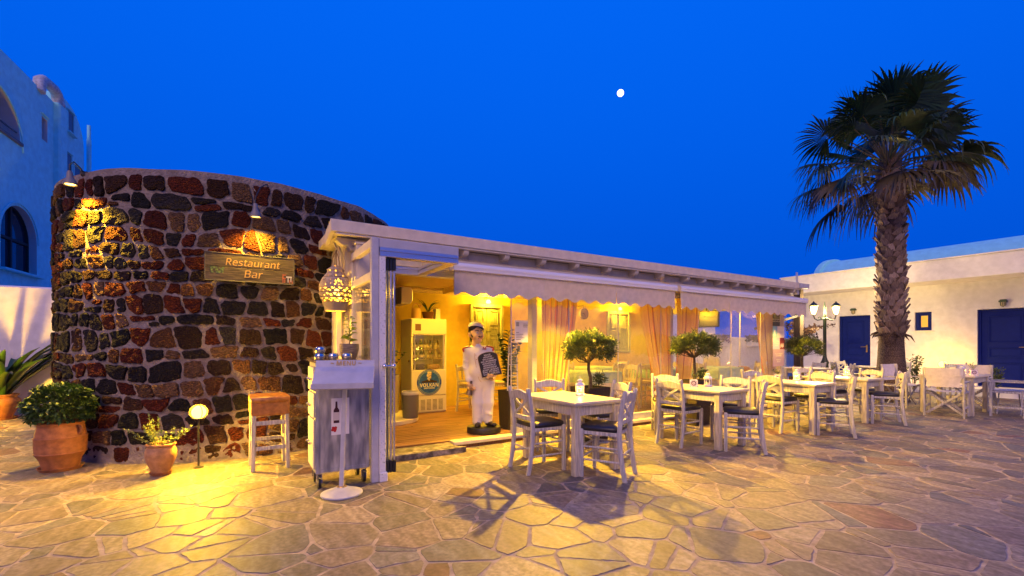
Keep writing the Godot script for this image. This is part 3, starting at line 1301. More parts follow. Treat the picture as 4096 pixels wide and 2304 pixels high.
func panel_door(root: Node3D, z0: float, z1: float, number: String, handle_side: float) -> void:
	var x := 17.62
	var y0 := 0.21
	var y1 := 2.30
	var d := Mb.new()
	d.slab(x - 0.03, x + 0.03, y0, y1 - 0.06, z0 + 0.07, z1 - 0.07, 0.004)
	var leaf := part(root, "door", d, M.navy)
	var fr := Mb.new()
	fr.slab(x - 0.06, x + 0.05, y0, y1, z0 + 0.002, z0 + 0.068, 0.006)
	fr.slab(x - 0.06, x + 0.05, y0, y1, z1 - 0.068, z1 - 0.002, 0.006)
	fr.slab(x - 0.06, x + 0.05, y1 - 0.058, y1 - 0.002, z0 + 0.069, z1 - 0.069, 0.006)
	part(leaf, "door_frame", fr, M.navy)
	for q in [[0.12, 0.66], [0.78, 1.06], [1.18, 1.92]]:
		var p := Mb.new()
		var za := z0 + 0.20
		var zb := z1 - 0.20
		var ya: float = y0 + q[0]
		var yb: float = y0 + q[1]
		# raised moulding round a sunk field
		for e in [[ya, ya + 0.03, za, zb], [yb - 0.03, yb, za, zb], [ya + 0.03, yb - 0.03, za, za + 0.03], [ya + 0.03, yb - 0.03, zb - 0.03, zb]]:
			p.slab(x - 0.048, x - 0.031, e[0], e[1], e[2], e[3], 0.007)
		p.slab(x - 0.040, x - 0.031, ya + 0.06, yb - 0.06, za + 0.06, zb - 0.06, 0.006)
		part(leaf, "panel", p, M.navy)
	var pl := Mb.new()
	var zc := (z0 + z1) * 0.5
	pl.slab(x - 0.036, x - 0.031, 1.90, 1.985, zc - 0.085, zc + 0.085, 0.002)
	var plate := part(leaf, "number_plate", pl, mat(lin(0.62, 0.50, 0.26), 0.35))
	part(plate, "number", letters(number, 0.062, 0.003), M.ink, Transform3D(Basis(Vector3(0, 0, 1), Vector3.UP, Vector3(-1, 0, 0)), Vector3(x - 0.038, 1.945, zc)))
	var h := Mb.new()
	var zh := z1 - 0.13 if handle_side > 0.0 else z0 + 0.13
	h.slab(x - 0.043, x - 0.031, 1.10, 1.34, zh - 0.022, zh + 0.022, 0.005)
	h.cyl(Vector3(x - 0.04, 1.28, zh), Vector3(x - 0.085, 1.28, zh), 0.010, 0.010, 8)
	h.cyl(Vector3(x - 0.085, 1.28, zh + 0.01 * handle_side), Vector3(x - 0.085, 1.275, zh - 0.15 * handle_side), 0.010, 0.008, 8)
	part(leaf, "handle", h, M.brass)


func letters(text: String, size: float, depth: float, bold := true, serif := false) -> TextMesh:
	var t := TextMesh.new()
	var f := SystemFont.new()
	f.font_names = PackedStringArray(["Droid Serif" if serif else "Droid Sans"])
	f.font_weight = 700 if bold else 400
	t.font = f
	t.text = text
	t.font_size = 64
	t.pixel_size = size / 46.0
	t.depth = depth
	t.curve_step = 3.0
	t.horizontal_alignment = HORIZONTAL_ALIGNMENT_CENTER
	t.vertical_alignment = VERTICAL_ALIGNMENT_CENTER
	return t


func build_white_building() -> void:
	var m := Mb.new()
	m.slab(16.45, 17.60, -0.05, 0.20, -8.9, 7.0, 0.015)
	structure("raised_walkway", m, M.white_wall, "low white step along the building with blue doors", "walkway")
	var root := thing("white_lodging", "long white flat-roofed building with numbered navy doors and deep eaves", "building")
	m = Mb.new()
	var x0 := 17.50
	var x1 := 17.75
	var edges := [-8.6, -7.40, -6.50, -5.38, -4.99, -4.03, -2.97, 7.0]
	for i in range(0, 7, 2):
		m.slab(x0, x1, 0.0, 3.12, edges[i], edges[i + 1])
	m.slab(x0, x1, 2.31, 3.12, -7.40, -6.50)
	m.slab(x0, x1, 2.31, 3.12, -4.03, -2.97)
	m.slab(x0, x1, 2.32, 3.12, -5.38, -4.99)
	m.slab(x0, x1, 0.0, 1.76, -5.38, -4.99)
	m.slab(x1, 21.5, 0.0, 3.12, -8.6, 7.0)
	part(root, "wall", m, M.white_wall)
	m = Mb.new()
	m.slab(16.42, 21.6, 3.10, 3.66, -8.75, 7.2, 0.01)
	m.slab(16.39, 16.62, 3.661, 3.70, -8.78, 7.2, 0.008)
	part(root, "eaves", m, M.white_wall)
	m = Mb.new()
	var rows := []
	for i in 15:
		var a := PI * i / 14.0
		var row := PackedVector3Array()
		for z in [-8.35, -4.0, 0.0, 7.0]:
			row.append(Vector3(19.6 - cos(a) * 1.5, 3.55 + sin(a) * 0.95, z))
		rows.append(row)
	m.grid(rows)
	part(root, "roof_vault", m, M.twilight_tinted_white)  # white-painted vault; the dusk blue falling on it is in its colour
	m = Mb.new()
	var arch := PackedVector2Array([Vector2(-1.58, 3.5)])
	for i in 21:
		var a := PI - PI * i / 20.0
		arch.append(Vector2(cos(a) * 1.58, 3.56 + sin(a) * 1.03))
	arch.append(Vector2(1.58, 3.5))
	m.prism(arch, 0.2, Transform3D(Basis.IDENTITY, Vector3(19.6, 0, -8.4)), 0.02)
	part(root, "vault_gable", m, M.twilight_tinted_white)
	panel_door(root, -7.40, -6.50, "50", 1.0)
	panel_door(root, -4.03, -2.97, "49", 1.0)
	# small window
	m = Mb.new()
	for q in [[1.77, 1.83, -5.375, -4.995], [2.25, 2.315, -5.375, -4.995], [1.831, 2.249, -5.375, -5.30], [1.831, 2.249, -5.06, -4.995]]:
		m.slab(17.57, 17.65, q[0], q[1], q[2], q[3], 0.005)
	for q in [[1.832, 1.87, -5.298, -5.062], [2.21, 2.248, -5.298, -5.062], [1.871, 2.209, -5.298, -5.26], [1.871, 2.209, -5.10, -5.062]]:
		m.slab(17.585, 17.635, q[0], q[1], q[2], q[3], 0.004)
	var win := part(root, "window", m, M.navy)
	m = Mb.new()
	m.slab(17.605, 17.615, 1.868, 2.212, -5.262, -5.098)
	part(win, "lit_pane", m, glow(lin(0.62, 0.36, 0.055), 0.75))
	m = Mb.new()
	m.slab(17.44, 17.56, 1.735, 1.765, -5.44, -4.93, 0.005)
	part(win, "sill", m, M.white_wall)


# ---------------------------------------------------------------- what stands round about

const LO := Vector3(-4.5, 0.0, -14.7)


func build_surroundings() -> void:
	# garden wall behind the pots
	var m := Mb.new()
	m.slab(-12.0, -0.5, -0.05, 2.44, -12.42, -12.12, 0.03)
	solo("garden_wall", m, M.white_wall, "plain white garden wall behind the agave pot", "wall")
	# house with arched windows
	var root := thing("arched_house", "tall white house coloured with blue twilight, with arched windows behind the garden wall", "building", LO)
	var fr := Basis(Vector3(0.107, 0, -0.994), Vector3.UP, Vector3(0.994, 0, 0.107))
	root.basis = fr
	var wall := CSGBox3D.new()
	wall.name = "wall"
	wall.size = Vector3(5.4, 8.0, 6.0)
	wall.position = Vector3(0.3, 4.0, -3.0)
	wall.material = M.twilight_tinted_white  # white walls, tinted to carry the cyan light of the evening sky
	root.add_child(wall)
	for q in [[0.84, 3.09, 0.79, 1.0], [-0.22, 6.16, 1.08, 0.21]]:
		var c := CSGPolygon3D.new()
		c.name = "arch_cut"
		var p := PackedVector2Array([Vector2(-q[2], 0), Vector2(q[2], 0)])
		for i in 17:
			var a := PI * i / 16.0
			p.append(Vector2(q[2] * cos(a), q[3] - 0.2 + q[2] * sin(a) * 0.98))
		c.polygon = p
		c.depth = 1.2 if q[1] > 5.0 else 0.25
		c.operation = CSGShape3D.OPERATION_SUBTRACTION
		c.position = Vector3(q[0] - 0.3, q[1] - 4.0, 3.0 + (-1.15 if q[1] > 5.0 else -0.2) + (0.0)) + Vector3(0, 0, 0)
		c.position.z += c.depth
		wall.add_child(c, true)
	for q in [[2.03, 6.73, 0.30, 0.60], [3.05, 3.2, 0.5, 1.0]]:
		var c := CSGBox3D.new()
		c.name = "window_cut"
		c.size = Vector3(q[2], q[3], 0.4)
		c.position = Vector3(q[0] - 0.3, q[1] + q[3] * 0.5 - 4.0, 3.0)
		c.operation = CSGShape3D.OPERATION_SUBTRACTION
		wall.add_child(c, true)
	# far wing under a vault
	m = Mb.new()
	var poly := PackedVector2Array([Vector2(3.0, 0.0), Vector2(4.68, 0.0), Vector2(4.68, 7.55)])
	for i in 9:
		var a := PI * 0.5 * i / 8.0
		poly.append(Vector2(3.42 + 1.24 * cos(a), 7.55 + 0.95 * sin(a)))
	poly.append(Vector2(3.0, 8.48))
	m.prism(poly, 5.0, Transform3D(Basis.IDENTITY, Vector3(0, 0, -2.56)), 0.02)
	part(root, "vaulted_wing", m, M.twilight_tinted_white)
	# chimney flue on the joint
	m = Mb.new()
	m.slab(2.52, 2.98, 0.0, 8.02, -0.3, 0.14, 0.04)
	part(root, "flue_shaft", m, M.twilight_tinted_white)
	m = Mb.new()
	m.tube([Vector3(2.78, 8.0, 0.0), Vector3(2.78, 8.16, 0.0), Vector3(2.70, 8.30, 0.0), Vector3(2.52, 8.36, 0.0), Vector3(2.2, 8.33, 0.0), Vector3(1.95, 8.30, 0.0), Vector3(1.78, 8.2, 0.0), Vector3(1.74, 7.9, 0.0)], [0.13], 14)
	m.cyl(Vector3(2.78, 8.03, 0), Vector3(2.78, 8.09, 0), 0.15, 0.15, 14)
	part(root, "flue_pipe", m, tri_tex(mat(Color.WHITE, 0.6), noise_tex(0.03, lin(0.22, 0.23, 0.24), lin(0.72, 0.72, 0.70), 61, 4), 1.5))
	m = Mb.new()
	m.cyl(Vector3(4.80, 3.0, 0.02), Vector3(4.80, 7.9, 0.02), 0.06, 0.06, 12)
	m.cyl(Vector3(4.80, 7.9, 0.02), Vector3(4.80, 8.35, 0.02), 0.05, 0.05, 12)
	part(root, "drain_pipe", m, M.twilight_tinted_white)
	# glazing of the arch
	for ox in [0.84]:
		var win := Node3D.new()
		win.name = "arched_window"
		win.position = Vector3(ox, 3.09, -0.20)
		root.add_child(win, true)
		m = Mb.new()
		var outer := []
		var p := []
		for i in 25:
			var a := PI * i / 24.0
			p.append(Vector3(0.77 * cos(a), 0.8 + 0.76 * sin(a), 0.02))
		p.push_front(Vector3(0.77, 0.02, 0.02))
		p.append(Vector3(-0.77, 0.02, 0.02))
		for i in p.size() - 1:
			m.bar(p[i], p[i + 1], 0.05, 0.06, Vector3(0, 0, 1))
		m.bar(Vector3(-0.77, 0.03, 0.02), Vector3(0.77, 0.03, 0.02), 0.05, 0.07, Vector3(0, 0, 1))
		m.bar(Vector3(-0.77, 0.78, 0.021), Vector3(0.77, 0.78, 0.021), 0.06, 0.062, Vector3(0, 0, 1))
		m.bar(Vector3(0.0, 0.03, 0.022), Vector3(0.0, 1.56, 0.022), 0.07, 0.064, Vector3(0, 0, 1))
		part(win, "frame", m, M.black_matt)
		m = Mb.new()
		var gp := PackedVector2Array([Vector2(-0.76, 0.02), Vector2(0.76, 0.02)])
		for i in 17:
			var a := PI * i / 16.0
			gp.append(Vector2(0.76 * cos(a), 0.8 + 0.75 * sin(a)))
		m.prism(gp, 0.01, Transform3D(Basis.IDENTITY, Vector3(0, 0, 0.0)))
		part(win, "pane", m, M.dark_glass)
		m = Mb.new()
		m.box(Vector3(0, -0.03, 0.25), Vector3(1.75, 0.06, 0.16), Basis.IDENTITY, 0.01)
		part(win, "sill", m, M.twilight_tinted_white)
	# raised mouldings round the arches
	for q in [[0.84, 3.09, 0.86, 0.80], [-0.22, 6.16, 1.20, -0.15]]:
		m = Mb.new()
		var prev := Vector3.ZERO
		for i in 21:
			var a := PI * i / 20.0
			var c := Vector3(q[0] + q[2] * cos(a), q[1] + q[3] + q[2] * sin(a) * 0.98, 0.012)
			if i > 0:
				m.bar(prev, c, 0.05, 0.03, Vector3(0, 0, 1), 0.008)
			prev = c
		part(root, "arch_moulding", m, M.twilight_tinted_white)
	m = Mb.new()
	m.bar(Vector3(-1.5, 6.17, 0.02), Vector3(0.90, 6.17, 0.02), 0.06, 0.08, Vector3.UP, 0.01)
	m.bar(Vector3(-1.5, 6.42, -0.04), Vector3(0.80, 6.42, -0.04), 0.03, 0.03, Vector3.UP, 0.004)
	part(root, "balcony_rail", m, mat(lin(0.12, 0.12, 0.12), 0.6))
	# windows in the wing
	for q in [[3.67, 7.62, 0.36, 0.60], [3.55, 6.2, 0.34, 0.75], [4.15, 6.2, 0.5, 0.55]]:
		m = Mb.new()
		m.box(Vector3(q[0], q[1] + q[3] * 0.5, -0.055), Vector3(q[2], q[3], 0.02))
		var w := part(root, "window", m, mat(lin(0.10, 0.12, 0.15), 0.4))
		m = Mb.new()
		m.box(Vector3(q[0], q[1] - 0.03, -0.01), Vector3(q[2] + 0.16, 0.05, 0.12), Basis.IDENTITY, 0.008)
		m.box(Vector3(q[0], q[1] + q[3] + 0.04, -0.03), Vector3(q[2] + 0.12, 0.035, 0.06), Basis.IDENTITY, 0.008)
		m.box(Vector3(q[0] - q[2] * 0.5 - 0.03, q[1] + q[3] * 0.5, -0.035), Vector3(0.05, q[3], 0.03), Basis.IDENTITY, 0.006)
		m.box(Vector3(q[0] + q[2] * 0.5 + 0.03, q[1] + q[3] * 0.5, -0.035), Vector3(0.05, q[3], 0.03), Basis.IDENTITY, 0.006)
		part(w, "surround", m, M.twilight_tinted_white)
	m = Mb.new()
	m.box(Vector3(2.03, 7.03, -0.17), Vector3(0.29, 0.59, 0.02))
	var sw := part(root, "window", m, mat(lin(0.10, 0.12, 0.15), 0.4))
	m = Mb.new()
	m.box(Vector3(2.03, 7.40, 0.02), Vector3(0.40, 0.03, 0.05), Basis.IDENTITY, 0.008)
	part(sw, "lintel", m, M.twilight_tinted_white)

	# white wall and houses beyond the far end of the restaurant
	m = Mb.new()
	m.slab(RX + 0.3, 21.0, -0.05, 1.64, -10.75, -10.5, 0.02)
	solo("terrace_wall", m, M.white_wall, "low white terrace wall with flower boxes, seen through the glass", "wall")
	for q in [[16.5, -21.0, 4.5, 3.3, 2.2, "plain white vaulted house beyond the low terrace wall"], [27.0, -22.0, 5.0, 2.6, 3.2, "broad white vaulted house far beyond the pergola"]]:
		var h := thing("vaulted_house", q[5], "house", Vector3(q[0], 0, q[1]))
		m = Mb.new()
		var hp := PackedVector2Array([Vector2(-q[2], 0), Vector2(q[2], 0), Vector2(q[2], q[3])])
		for i in 13:
			var a := PI * i / 12.0
			hp.append(Vector2(q[2] * cos(a), q[3] + q[4] * 0.5 * sin(a)))
		m.prism(hp, 8.0, Transform3D(Basis.IDENTITY, Vector3(0, 0, -4)), 0.03)
		part(h, "wall", m, M.white_wall)
		m = Mb.new()
		m.slab(-q[2] - 0.4, -q[2] + 0.1, 0.0, q[3] * 0.6, -6.0, 1.4, 0.03)
		m.slab(-q[2] - 0.1, q[2], 0.0, q[3] * 0.55, 0.02, 1.4, 0.03)
		part(h, "annexe", m, M.white_wall)
	# pergola post
	root = thing("pergola_post", "dark timber pergola post with a slanting brace", "post", Vector3(13.6, 0, -6.75))
	m = Mb.new()
	m.slab(-0.09, 0.09, 0.0, 2.9, -0.09, 0.09, 0.01)
	part(root, "post", m, tri_tex(mat(lin(0.055, 0.038, 0.028), 0.85), M.grain_tex, 1.0))
	m = Mb.new()
	m.bar(Vector3(-0.07, 2.15, 0), Vector3(-1.3, 1.78, -0.5), 0.05, 0.07, Vector3.UP, 0.004)
	part(root, "brace", m, tri_tex(mat(lin(0.03, 0.035, 0.05), 0.85), M.grain_tex, 1.0))

	# the full moon, low over the roofs
	var ball := SphereMesh.new()
	ball.radius = 5.6
	ball.height = 11.2
	solo("moon", ball, glow(Color(1.0, 0.97, 0.93), 2.2), "small bright full moon high in the blue sky", "moon", "", Transform3D(Basis.IDENTITY, Vector3(0.6198, 0.4761, -0.6239) * 900.0))


func flake_tex() -> NoiseTexture2D:
	var t := noise_tex(0.05, lin(0.10, 0.17, 0.13), lin(0.74, 0.74, 0.74), 51, 4)
	t.color_ramp.add_point(0.16, lin(0.10, 0.17, 0.13))
	t.color_ramp.add_point(0.22, lin(0.66, 0.66, 0.66))
	return t


# ---------------------------------------------------------------- chairs and tables

func puff(m: Mb, o: Vector3, h: Vector3, e := 0.35, seg := 24, rows := 10) -> void:
	# a cushion: a rounded block with half sizes h
	var P := func(i: int, k: int) -> Vector3:
		var t := -PI * 0.5 + PI * i / rows
		var a := TAU * k / seg
		var ct := pow(absf(cos(t)), e)
		var st := signf(sin(t)) * pow(absf(sin(t)), e + 0.25)
		var ca := signf(cos(a)) * pow(absf(cos(a)), e)
		var sa := signf(sin(a)) * pow(absf(sin(a)), e)
		return o + Vector3(h.x * ct * ca, h.y * st, h.z * ct * sa)
	var rowsp := []
	for i in rows + 1:
		var r := PackedVector3Array()
		for k in seg + 1:
			r.append(P.call(i, k % seg))
		rowsp.append(r)
	for i in rows:
		for k in seg:
			var q: Array = [rowsp[i][k], rowsp[i][k + 1], rowsp[i + 1][k + 1], rowsp[i + 1][k]]
			var nn := []
			for p in q:
				var d: Vector3 = (p - o) / h
				nn.append(Vector3(signf(d.x) * pow(absf(d.x), 3) / h.x, signf(d.y) * pow(absf(d.y), 3) / h.y, signf(d.z) * pow(absf(d.z), 3) / h.z).normalized())
			m.tri(q[0], q[1], q[2], nn[0], nn[1], nn[2])
			m.tri(q[0], q[2], q[3], nn[0], nn[2], nn[3])


const SIDE := Basis(Vector3(0, 0, 1), Vector3(0, 1, 0), Vector3(-1, 0, 0))


func chair(called: String, label: String, wood: Material, seat: Material, style: String, group: String) -> Node3D:
	# looks along -z; style "arched" has a humped crest over crossed slats, "plain" a straight crest, "slatted" upright slats
	var o := thing(called, label, "chair", Vector3.ZERO, 0.0, group)
	for s in [-1.0, 1.0]:
		var m := Mb.new()
		var line := [Vector2(0.245, 0.0), Vector2(0.222, 0.12), Vector2(0.200, 0.28), Vector2(0.190, 0.46), Vector2(0.200, 0.60), Vector2(0.224, 0.76), Vector2(0.246, 0.865)]
		var a := PackedVector2Array()
		var b := PackedVector2Array()
		for p in line:
			a.append(p + Vector2(0.022, 0))
			b.append(p - Vector2(0.022, 0))
		a.append(Vector2(0.262, 0.880))
		a.append(Vector2(0.238, 0.884))
		b.reverse()
		a.append_array(b)
		m.prism(a, 0.034, Transform3D(SIDE, Vector3(s * 0.19, 0, 0)), 0.006)
		part(o, "back_leg", m, wood)
		m = Mb.new()
		m.prism(PackedVector2Array([Vector2(-0.016, 0), Vector2(0.016, 0), Vector2(0.020, 0.2), Vector2(0.020, 0.47), Vector2(0.012, 0.485), Vector2(-0.012, 0.485), Vector2(-0.020, 0.47), Vector2(-0.020, 0.2)]), 0.038, Transform3D(Basis.IDENTITY, Vector3(s * 0.192, 0, -0.195)), 0.006)
		part(o, "front_leg", m, wood)
	var m := Mb.new()
	var p := PackedVector2Array([Vector2(-0.176, 0.755), Vector2(-0.09, 0.765), Vector2(0.0, 0.768), Vector2(0.09, 0.765), Vector2(0.176, 0.755)])
	if style == "plain":
		p = PackedVector2Array([Vector2(-0.176, 0.765), Vector2(0.176, 0.765), Vector2(0.176, 0.86), Vector2(-0.176, 0.86)])
	else:
		for i in 13:
			var t := 1.0 - i / 6.0
			p.append(Vector2(0.176 * t, 0.825 + 0.042 * pow(maxf(0.0, cos(t * PI * 0.5)), 1.3) + 0.012 * absf(t) * absf(t)))
	m.prism(p, 0.024, Transform3D(Basis(Vector3.RIGHT, Vector3(0, 0.98, 0.19), Vector3(0, -0.19, 0.98)), Vector3(0, 0.012, 0.083)), 0.005)
	part(o, "crest_rail", m, wood)
	m = Mb.new()
	m.bar(Vector3(-0.174, 0.565, 0.196), Vector3(0.174, 0.565, 0.196), 0.045, 0.024, Vector3(0, 0, 1), 0.004)
	part(o, "lower_rail", m, wood)
	if style == "slatted":
		for s in [-0.08, 0.0, 0.08]:
			m = Mb.new()
			m.bar(Vector3(s, 0.58, 0.199), Vector3(s, 0.775, 0.228), 0.035, 0.012, Vector3(0, 0, 1), 0.003)
			part(o, "slat", m, wood)
	else:
		for s in [-1.0, 1.0]:
			m = Mb.new()
			var top := 0.775
			m.bar(Vector3(-0.165 * s, 0.585, 0.196 + 0.006 * s), Vector3(0.168 * s, top, 0.226 + 0.006 * s), 0.030, 0.011, Vector3(0, 0, 1), 0.003)
			part(o, "cross_slat", m, wood)
	m = Mb.new()
	m.prism(PackedVector2Array([Vector2(-0.172, 0.44), Vector2(-0.12, 0.425), Vector2(0.12, 0.425), Vector2(0.172, 0.44), Vector2(0.172, 0.468), Vector2(-0.172, 0.468)]), 0.025, Transform3D(Basis.IDENTITY, Vector3(0, 0, -0.198)), 0.004)
	part(o, "apron", m, wood)
	m = Mb.new()
	m.slab(-0.196, 0.196, 0.43, 0.468, -0.182, 0.17, 0.004)
	part(o, "seat_frame", m, wood)
	m = Mb.new()
	puff(m, Vector3(0, 0.494, -0.020), Vector3(0.205, 0.035, 0.202), 0.30)
	part(o, "cushion", m, seat)
	for q in [[Vector3(-0.18, 0.20, -0.195), Vector3(0.18, 0.20, -0.195)], [Vector3(-0.18, 0.31, -0.195), Vector3(0.18, 0.31, -0.195)], [Vector3(-0.18, 0.25, 0.205), Vector3(0.18, 0.25, 0.205)],
			[Vector3(-0.19, 0.18, -0.18), Vector3(-0.19, 0.18, 0.21)], [Vector3(0.19, 0.18, -0.18), Vector3(0.19, 0.18, 0.21)], [Vector3(-0.19, 0.31, -0.18), Vector3(-0.19, 0.31, 0.195)], [Vector3(0.19, 0.31, -0.18), Vector3(0.19, 0.31, 0.195)]]:
		m = Mb.new()
		m.tube([q[0], q[0].lerp(q[1], 0.5), q[1]], [0.009, 0.0115, 0.009], 8, false)
		part(o, "stretcher", m, wood)
	return o


func table(label: String, at: Vector3, turn: float, w := 0.66, l := 1.04, group := "") -> Node3D:
	var o := thing("dining_table", label, "table", at, turn, group)
	var m := Mb.new()
	m.slab(-w * 0.5, w * 0.5, 0.722, 0.75, -l * 0.5, l * 0.5, 0.006)
	m.slab(-w * 0.5 + 0.012, w * 0.5 - 0.012, 0.708, 0.7215, -l * 0.5 + 0.012, l * 0.5 - 0.012, 0.004)
	part(o, "table_top", m, M.table_top)
	for sx in [-1.0, 1.0]:
		for sz in [-1.0, 1.0]:
			m = Mb.new()
			m.box(Vector3(sx * (w * 0.5 - 0.068), 0.354, sz * (l * 0.5 - 0.068)), Vector3(0.076, 0.708, 0.076), Basis.IDENTITY, 0.006)
			part(o, "leg", m, M.paint_warm)
		m = Mb.new()
		m.box(Vector3(sx * (w * 0.5 - 0.062), 0.656, 0), Vector3(0.024, 0.10, l - 0.215), Basis.IDENTITY, 0.003)
		part(o, "apron", m, M.paint)
		m = Mb.new()
		m.box(Vector3(0, 0.656, sx * (l * 0.5 - 0.062)), Vector3(w - 0.215, 0.10, 0.024), Basis.IDENTITY, 0.003)
		part(o, "apron", m, M.paint)
	return o


func director_chair(label: String) -> Node3D:
	var o := thing("director_chair", label, "chair", Vector3.ZERO, 0.0, "folding canvas chairs round the last table")
	var wood: Material = M.paint
	for s in [-1.0, 1.0]:
		var x: float = s * 0.27
		var m := Mb.new()
		m.slab(x - 0.016, x + 0.016, 0.0, 0.635, -0.235, -0.195, 0.004)
		part(o, "front_post", m, wood)
		m = Mb.new()
		m.bar(Vector3(x, 0.0, 0.205), Vector3(x, 0.90, 0.235), 0.042, 0.030, Vector3(1, 0, 0), 0.004)
		part(o, "back_post", m, wood)
		m = Mb.new()
		m.slab(x - 0.028, x + 0.028, 0.636, 0.660, -0.27, 0.20, 0.006)
		part(o, "armrest", m, wood)
		for q in [[0.44, 0.475], [0.16, 0.195]]:
			m = Mb.new()
			m.slab(x - 0.013, x + 0.013, q[0], q[1], -0.194, 0.20, 0.004)
			part(o, "side_rail", m, wood)
	for z in [-0.15, 0.15]:
		for s in [-1.0, 1.0]:
			var m := Mb.new()
			m.bar(Vector3(-0.25 * s, 0.05, z + 0.011 * s), Vector3(0.25 * s, 0.455, z + 0.011 * s), 0.036, 0.018, Vector3(0, 0, 1), 0.003)
			part(o, "cross_leg", m, wood)
	var rows := []
	for i in 7:
		var row := PackedVector3Array()
		for k in 11:
			var x := lerpf(-0.255, 0.255, k / 10.0)
			row.append(Vector3(x, 0.488 - 0.03 * (1.0 - pow(x / 0.255, 2.0)), lerpf(-0.20, 0.19, i / 6.0)))
		rows.append(row)
	var m := Mb.new()
	m.grid(rows, 0.004)
	part(o, "canvas_seat", m, M.canvas)
	rows = []
	for i in 9:
		var t := i / 8.0
		var row := PackedVector3Array()
		for k in 17:
			var u := k / 16.0 * 2.0 - 1.0
			var half := 0.288 if t < 0.42 else 0.288 - 0.065 * pow(sin((t - 0.42) / 0.58 * PI * 0.85), 0.8)
			var y := lerpf(0.905, 0.555, t)
			var sag := 0.03 * (1.0 - u * u)
			row.append(Vector3(u * half, y + 0.006 * u * u, 0.262 - 0.02 * t + sag - (0.03 if absf(u) > 0.95 and t < 0.42 else 0.0)))
		rows.append(row)
	m = Mb.new()
	m.grid(rows, 0.004)
	m.slab(-0.29, 0.29, 0.765, 0.772, 0.284, 0.288)
	part(o, "canvas_back", m, M.canvas)
	return o


func table_lantern(at: Vector3, lit: bool, label: String) -> void:
	var o := thing("table_lantern", label, "lantern", at, rng.randf_range(0, 60), "white candle lanterns on the tables")
	var m := Mb.new()
	m.lathe([Vector2(0, 0.0), Vector2(0.052, 0.0), Vector2(0.055, 0.006), Vector2(0.055, 0.02), Vector2(0.047, 0.026), Vector2(0, 0.026)], 20)
	part(o, "base", m, M.enamel)
	for i in 6:
		var a := TAU * i / 6.0
		m = Mb.new()
		m.box(Vector3(cos(a) * 0.044, 0.068, sin(a) * 0.044), Vector3(0.008, 0.085, 0.008), Basis(Vector3.UP, -a), 0.002)
		part(o, "post", m, M.enamel)
	m = Mb.new()
	m.lathe([Vector2(0.041, 0.027), Vector2(0.041, 0.109)], 18)
	part(o, "glass", m, M.glass)
	m = Mb.new()
	m.lathe([Vector2(0, 0.11), Vector2(0.056, 0.11), Vector2(0.057, 0.118), Vector2(0.052, 0.124), Vector2(0.045, 0.138), Vector2(0.030, 0.148), Vector2(0.020, 0.152), Vector2(0.018, 0.160), Vector2(0.030, 0.166), Vector2(0.032, 0.173), Vector2(0.022, 0.184), Vector2(0, 0.190)], 20)
	part(o, "roof", m, M.enamel)
	m = Mb.new()
	var pts := []
	for i in 13:
		var a := PI * i / 12.0
		pts.append(Vector3(cos(a) * 0.022, 0.186 + sin(a) * 0.035, 0))
	m.tube(pts, [0.0018], 5, false)
	part(o, "handle", m, M.enamel)
	m = Mb.new()
	m.cyl(Vector3(0, 0.027, 0), Vector3(0, 0.052, 0), 0.020, 0.020, 14)
	var c := part(o, "candle", m, M.candle)
	if lit:
		m = Mb.new()
		m.lathe([Vector2(0, 0.053), Vector2(0.0065, 0.060), Vector2(0.007, 0.066), Vector2(0.004, 0.077), Vector2(0, 0.086)], 10)
		part(c, "flame", m, M.flame)
		lamp(o, Vector3(0, 0.07, 0), 0.16, 0.012, Color(1.0, 0.70, 0.25))


func tile_print() -> ImageTexture:
	# a glazed tile: ring, eight petals and corner quarters in aubergine and grey-blue on white
	var s := 96
	var im := Image.create(s, s, false, Image.FORMAT_RGB8)
	var white := Color(0.88, 0.86, 0.88)
	var plum := Color(0.30, 0.10, 0.28)
	var slate := Color(0.42, 0.38, 0.55)
	for y in s:
		for x in s:
			var p := Vector2(x + 0.5, y + 0.5) / s * 2.0 - Vector2.ONE
			var r := p.length()
			var a := p.angle()
			var c := white
			if r < 0.62:
				c = plum
				var pet := 0.50 * (0.62 + 0.38 * cos(a * 8.0))
				if r < pet:
					c = white
				if r < 0.12:
					c = slate
			elif r < 0.70:
				c = white
			elif r < 0.78:
				c = slate
			elif r < 0.90:
				c = white.lerp(slate, 0.35) if int(floor(a * 8.0 / PI)) % 2 == 0 else white
			var q := (p.abs() - Vector2.ONE).length()
			if q < 0.30:
				c = plum if int(q * 20.0) % 2 == 0 else white
			if p.abs().x > 0.96 or p.abs().y > 0.96:
				c = white.darkened(0.25)
			im.set_pixel(x, y, c)
	return ImageTexture.create_from_image(im)


